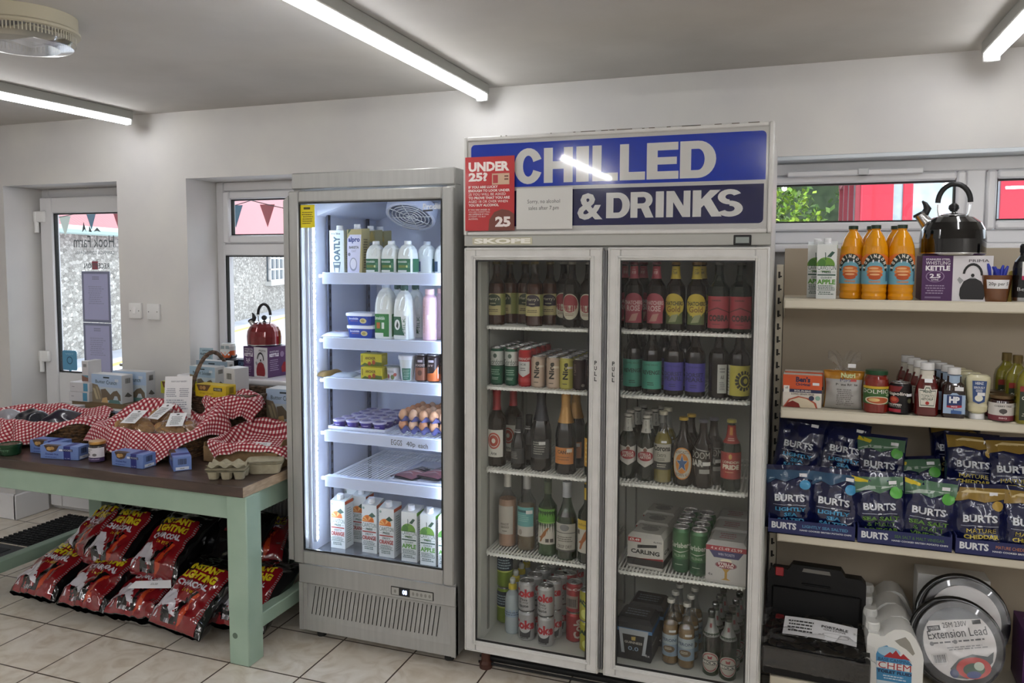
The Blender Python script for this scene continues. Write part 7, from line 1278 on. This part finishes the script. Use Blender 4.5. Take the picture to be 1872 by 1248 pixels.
# boxes at the back
m_rock, sky1 = C('#857a66'), '#a9c0da'
def scenic(label, X, Y, z, rz, w_=.21, d_=.075, h_=.155, words=('Butter', 'Crunch'), sky=sky1):
    fr = [('r', 0, .55, 1, 1, C(sky)), ('r', 0, 0, 1, .55, C('#b9c6cf')), ('p', [(0, .66), (.2, .62), (.3, .40), (.36, .1), (.3, 0), (0, 0)], m_rock), ('p', [(.04, .5), (.12, .48), (.22, .1), (.14, .1)], C('#b5a989')), ('p', [(.14, .56), (.2, .54), (.3, .12), (.25, .1)], C('#a89c7e')), ('p', [(.3, .46), (.46, .50), (.62, .30), (.72, .42), (.84, .46), (.95, .30), (.96, .10), (.88, .12), (.84, .26), (.76, .26), (.70, .1), (.36, .08)], C('#6f6353')), ('p', [(.36, .16), (.50, .20), (.54, 0), (.32, 0)], C('#c7a876')), ('p', [(.54, .0), (.60, .12), (.9, .12), (.95, 0)], C('#5c7f7c')),
          ('r', .40, .87, .60, .92, C('#26343c')), ('t', words[0], .14, .68, .46, .80, C('#20303a'), .0), ('t', words[1], .50, .66, .84, .80, C('#20303a'), .0), ('r', .78, .76, .9, .86, C('#c9d3dd'))]
    t = carton('biscuit_carton', label, 'box', w_, d_, h_, '#c3c3c3', fr, [('b', .3, .70, .75, .88, C('#3a3a30')), ('p', [(.2, .25), (.5, .38), (.9, .22), (.6, .2)], C('#5a5650'))]); t.location = (X, Y, z); t.rotation_euler = (0, 0, RAD(rz)); return t
rb = carton('riser_box', 'plain brown cardboard box under the white cartons at the back left', 'box', .40, .15, .125, '#7d6a4e', [('r', 0, .97, 1, 1, C('#6b5a42'))]); rb.location = (-3.42, 3.31, TZ+.001)
zr = TZ+.127
scenic('scenic biscuit carton with sea arch picture standing at the back left of the table', -3.385, 3.285, zr, -2, .215, .075, .150); scenic('pale scenic biscuit carton standing behind the sea arch carton on the left', -3.325, 3.375, zr, 3, .22, .07, .158)
def plain(label, X, Y, z, rz, w_, d_, h_, fr, sd, tp=None): t = carton('biscuit_carton', label, 'box', w_, d_, h_, '#c6c6c8', fr, sd, None, None, tp); t.location = (X, Y, z); t.rotation_euler = (0, 0, RAD(rz)); return t
bars = [('b', .25, .72, .75, .86, C('#3a3a30')), ('r', 0, .06, 1, .34, C('#7d5a4c')), ('p', [(0, .34), (1, .34), (1, .22), (.4, .28)], C('#5c8a9c'))]
stripe = [('r', .70, .08, .92, .92, C('#4a8aa8')), ('m', .1, .45, .3, .6, 1, C('#77777a'))]
plain('flat white biscuit carton with blue stripe, lower of two at the back left', -3.56, 3.285, zr, 2, .135, .12, .052, stripe, None); plain('flat white biscuit carton with blue stripe, upper of two at the back left', -3.555, 3.285, zr+.0525, 3, .13, .12, .050, stripe, None)
plain('narrow white carton stood on end above the flat ones at the back left', -3.515, 3.275, zr+.1035, 0, .044, .09, .115, bars, None, [('m', .1, .2, .9, .8, 3, C('#9a9a9e'))])
plain('white biscuit carton low behind the left basket', -3.575, 3.155, TZ+.001, 8, .19, .06, .118, [('m', .1, .75, .6, .85, 1, C('#33333a'))], [('b', .3, .5, .8, .75, C('#3a3a30'))])
sc = scenic('sky blue scenic carton low behind the left gingham cloth', -3.235, 3.165, TZ+.001, 0, .13, .05, .112)
# in and around the deep basket
ms = scenic('scenic pale blue biscuit carton in the deep basket left of the white one', -2.74, 3.262, TZ+.235, -4, .165, .07, .118, ('Mint', 'Selection'), '#9fb8cf'); m2_ = scenic('scenic biscuit carton standing behind the pale blue one in the deep basket', -2.76, 3.345, TZ+.24, -2, .20, .05, .130, ('Butter', 'Crunch'), '#8fa3b3')
plain('white carton stood on end at the right side of the deep basket', -2.565, 3.262, TZ+.17, -14, .085, .085, .185, [('b', .28, .70, .72, .86, C('#3a3a30')), ('p', [(.2, .15), (.5, .24), (.8, .12), (.5, .1)], C('#55524c'))], None)
def yellow(label, X, Y, z, rz, c, w_=.19):
    t = carton('ginger_biscuit_box', label, 'box', w_, .07, .060, c, [('p', [(.05, 1), (.52, 1), (.40, .50), (.12, .50)], C('#5c3f20')), ('e', .2, .75, .05, .16, C('#9c7440')), ('e', .3, .75, .05, .16, C('#a8804a')), ('r', .60, .55, .88, .82, C('#22221c')), ('t', 'MOORES', .63, .60, .85, .76, C('#d9d4b8'), .04), ('t', 'Ginger Crunch', .15, .22, .6, .4, C('#6b5a14'), .0)], [('b', .3, .35, .75, .85, C('#3a3a18'))]); t.location = (X, Y, z); t.rotation_euler = (0, 0, RAD(rz)); return t
yellow('yellow biscuit box lying in front of the arched handle', -2.60, 3.150, TZ+.225, -3, '#c9ad1e'); yellow('lime yellow biscuit box left of the arched handle', -2.83, 3.16, TZ+.225, -4, '#a8ac2c', .17)
rd2 = carton('riser_box', 'dark low box holding up the scenic carton beside the lit fridge', 'box', .40, .20, .105, '#2b2623', []); rd2.location = (-2.12, 3.31, TZ+.001)
scenic('scenic biscuit carton on the dark low box beside the lit fridge', -2.275, 3.285, TZ+.107, 2, .19, .10, .158); scenic('pale scenic carton behind the one beside the lit fridge', -2.22, 3.372, TZ+.107, 4, .20, .06, .165)
# ---------------------------------------------------------------- WINDOW SILL
sz = .988
rb2 = kettle_box('purple and white kettle box on the window sill', .180, .175, .160, C('#8c1c28', .25)); rb2.location = (-2.672, 3.665, sz); rb2.rotation_euler = (0, 0, RAD(-10))
kettle('whistling_kettle', 'glossy red whistling kettle on its box on the window sill', .093, '#7a0612', 484, 3.67, sz+.1615, -8)
t = thing('camper_van_mug', 'orange and white camper van shaped mug on a black box', 'mug'); og_ = C('#cf5a22', .2, 0, .6)
obj('mug_body', MB().lathe([(.032, 0), (.037, .008), (.038, .04)], og_, 28, sq=3.).lathe([(.038, .04), (.0385, .062), (.034, .078), (.030, .080)], C('#d2d4d2', .2, 0, .6), 28, sq=3.), t)
b = MB(); mp_ = flat((-.031, -.0375, .006), (.062, 0, 0), (0, 0, .066)); b.print_([('p', [(0, .52), (.5, .10), (1, .52), (1, .62), (0, .62)], C('#d2d4d2')), ('e', .5, .34, .12, .11, C('#d9b8a8')), ('e', .14, .22, .09, .085, C('#dcdcdc')), ('e', .86, .22, .09, .085, C('#dcdcdc')), ('p', [(.08, .68), (.44, .68), (.44, .94), (.12, .94)], C('#8d9a9c')), ('p', [(.56, .68), (.92, .68), (.88, .94), (.56, .94)], C('#8d9a9c'))], mp_, d0=.001); obj('van_front', b, t)
for s_ in (-1, 1): obj('wheel', MB().tube([(s_*.026, -.028, .006), (s_*.026, .028, .006)], .012, BLACK, 14), t)
t.location = (-2.935, 3.67, sz+.0775+.006); t.rotation_euler = (0, 0, RAD(10))
bb = carton('mug_box', 'black printed box under the camper van mug', 'box', .115, .09, .075, '#141417', [('e', .5, .7, .08, .1, C('#8c8c8c')), ('m', .2, .2, .8, .4, 2, C('#5a5a5a'))], None, None, None); bb.location = (-2.915, 3.665, sz)
b2 = carton('mug_box', 'navy box with pale lettering between the black box and the kettle box', 'box', .085, .09, .078, '#18243c', [('t', 'CAMPER', .08, .55, .92, .85, C('#5c7ca0'), .02), ('t', 'SCENES', .08, .2, .8, .45, C('#5c7ca0'), .02)]); b2.location = (-2.813, 3.69, sz)
t = thing('leaflet', 'pale blue plastic free leaflet card standing on the sill corner', 'card', (-3.055, 3.62, sz)); t.rotation_euler = (RAD(-6), 0, RAD(6)); b = MB(); b.box(-.042, 0, 0, .042, .002, .135, C('#9cb3bd')); b.print_([('t', 'SUPPORTING', .2, .86, .8, .92, C('#3a4a54'), .02), ('t', 'PLASTIC FREE', .08, .70, .92, .80, C('#26363e'), .04), ('t', 'LYME REGIS', .12, .58, .88, .67, C('#26363e'), .04), ('e', .5, .30, .26, .18, C('#55656c')), ('e', .5, .30, .20, .13, C('#9cb3bd')), ('p', [(.42, .2), (.5, .4), (.58, .2)], C('#55656c'))], flat((-.042, 0, 0), (.084, 0, 0), (0, 0, .135))); obj('card', b, t)
# ---------------------------------------------------------------- CHARCOAL
BG = C('#0c0b0d', .14, 0, 1.); rd_, ye_, wh_ = C('#7a141b', .14, 0, 1.), C('#cdbb22', .2, 0, .8), C('#c4c0c8', .16, 0, 1.)
def charcoal(label, seed, X, Y, z, rx, rz, ry=0., front=True):
    it = [('p', [(0, 0), (1, 0), (1, .72), (.9, .82), (.55, .80), (.3, .70), (0, .66)], rd_), ('p', [(.42, 0), (.62, .04), (.58, .25), (.74, .44), (.62, .44), (.46, .26), (.48, .12)], BG), ('p', [(.62, 0), (.74, .1), (.70, .28), (.80, .42), (.72, .42), (.62, .26)], C('#b5401f', .2, 0, .8)),
          ('p', [(.0, .06), (.02, .28), (.10, .39), (.26, .40), (.38, .27), (.54, .10), (.40, .11), (.28, .18), (.12, .18)], wh_), ('p', [(.16, .17), (.28, .19), (.42, .10), (.46, .02), (.26, .03)], BG), ('p', [(.06, .05), (.10, .13), (.14, .05), (.11, .05), (.10, .08), (.09, .05)], wh_), ('r', .30, .015, .44, .075, wh_), ('b', .31, .02, .43, .07, BLACK),
          ('t', 'INSTANT', .14, .70, .84, .80, ye_, .06), ('t', 'LIGHTING', .10, .575, .86, .68, ye_, .06), ('t', 'CHARCOAL', .12, .47, .82, .55, wh_, .055), ('t', '2 x 850G', .34, .40, .60, .44, ye_, .03), ('m', .955, .1, 1.0, .8, 24, C('#77777a'))]
    f = bagsurf(.295, .36, .135, .013, seed, .10, 2.8, [(0, .16), (.05, .55), (.15, .95), (.5, 1.), (.75, .85), (.88, .55), (.95, .30), (1., .12)], 13)
    t = bag('charcoal_bag', label, 'bag', f, BG, it if front else [('t', 'FUELS', .2, .8, .5, .86, wh_, .03), ('r', .3, .6, .7, .72, C('#4a1418', .2, 0, .8))], d=.0048, nu=34, nv=44, cu=22, cv=30, wgt=.84)
    t.location = (X, Y, z); t.rotation_euler = (RAD(rx), RAD(ry), RAD(rz)); return t
charcoal('red and black charcoal bag, leftmost of the front row', 1.1, -3.235, 2.635, .066, -67, -2); charcoal('red and black charcoal bag, second of the front row', 2.6, -2.925, 2.615, .066, -66, -2); charcoal('flat lying charcoal bag with a paper slip on it, third of the front row', 3.8, -2.655, 2.62, .064, -73, 3)
charcoal('red and black charcoal bag, fourth of the front row leaning up', 5.2, -2.385, 2.59, .066, -56, -5, 4); charcoal('red and black charcoal bag half hidden behind the front table leg', 6.9, -2.165, 2.70, .066, -62, 4)
charcoal('charcoal bag at the top left of the heap leaning against the back leg', 7.4, -3.22, 2.86, .165, -54, -22, -8); charcoal('charcoal bag in the upper row, second from the left', 8.3, -2.985, 2.81, .17, -52, -5); charcoal('charcoal bag in the upper row, third from the left', 9.9, -2.68, 2.79, .17, -52, -2)
charcoal('black backed charcoal bag in the upper row near the leg', 4.5, -2.42, 2.93, .14, -42, 6, 4, False); charcoal('charcoal bag behind the front leg, lower of two near the lit fridge', 10.7, -2.31, 3.00, .066, -78, 22); charcoal('charcoal bag behind the front leg, upper of two near the lit fridge', 12.3, -2.30, 3.04, .205, -72, 18)
charcoal('charcoal bag at the very back under the table beside the radiator', 13.1, -2.75, 3.08, .16, -35, -6, 0, False)
b = MB(); b.add([(-.10, -.02, 0), (.10, -.01, .004), (.08, .03, .01), (-.08, .02, .004)], [(0, 1, 2, 3)], PAPER); b.print_([('t', '£6.00', .5, .4, .7, .7, C('#555555'), .0)], flat((-.08, -.015, .004), (.16, 0, .003), (0, .035, .006))); o = obj('price_slip', b); o.location = (-2.60, 2.70, .188); o.rotation_euler = (RAD(24), 0, RAD(14)); tag(o, 'white price slip lying across the flat charcoal bag', 'paper')
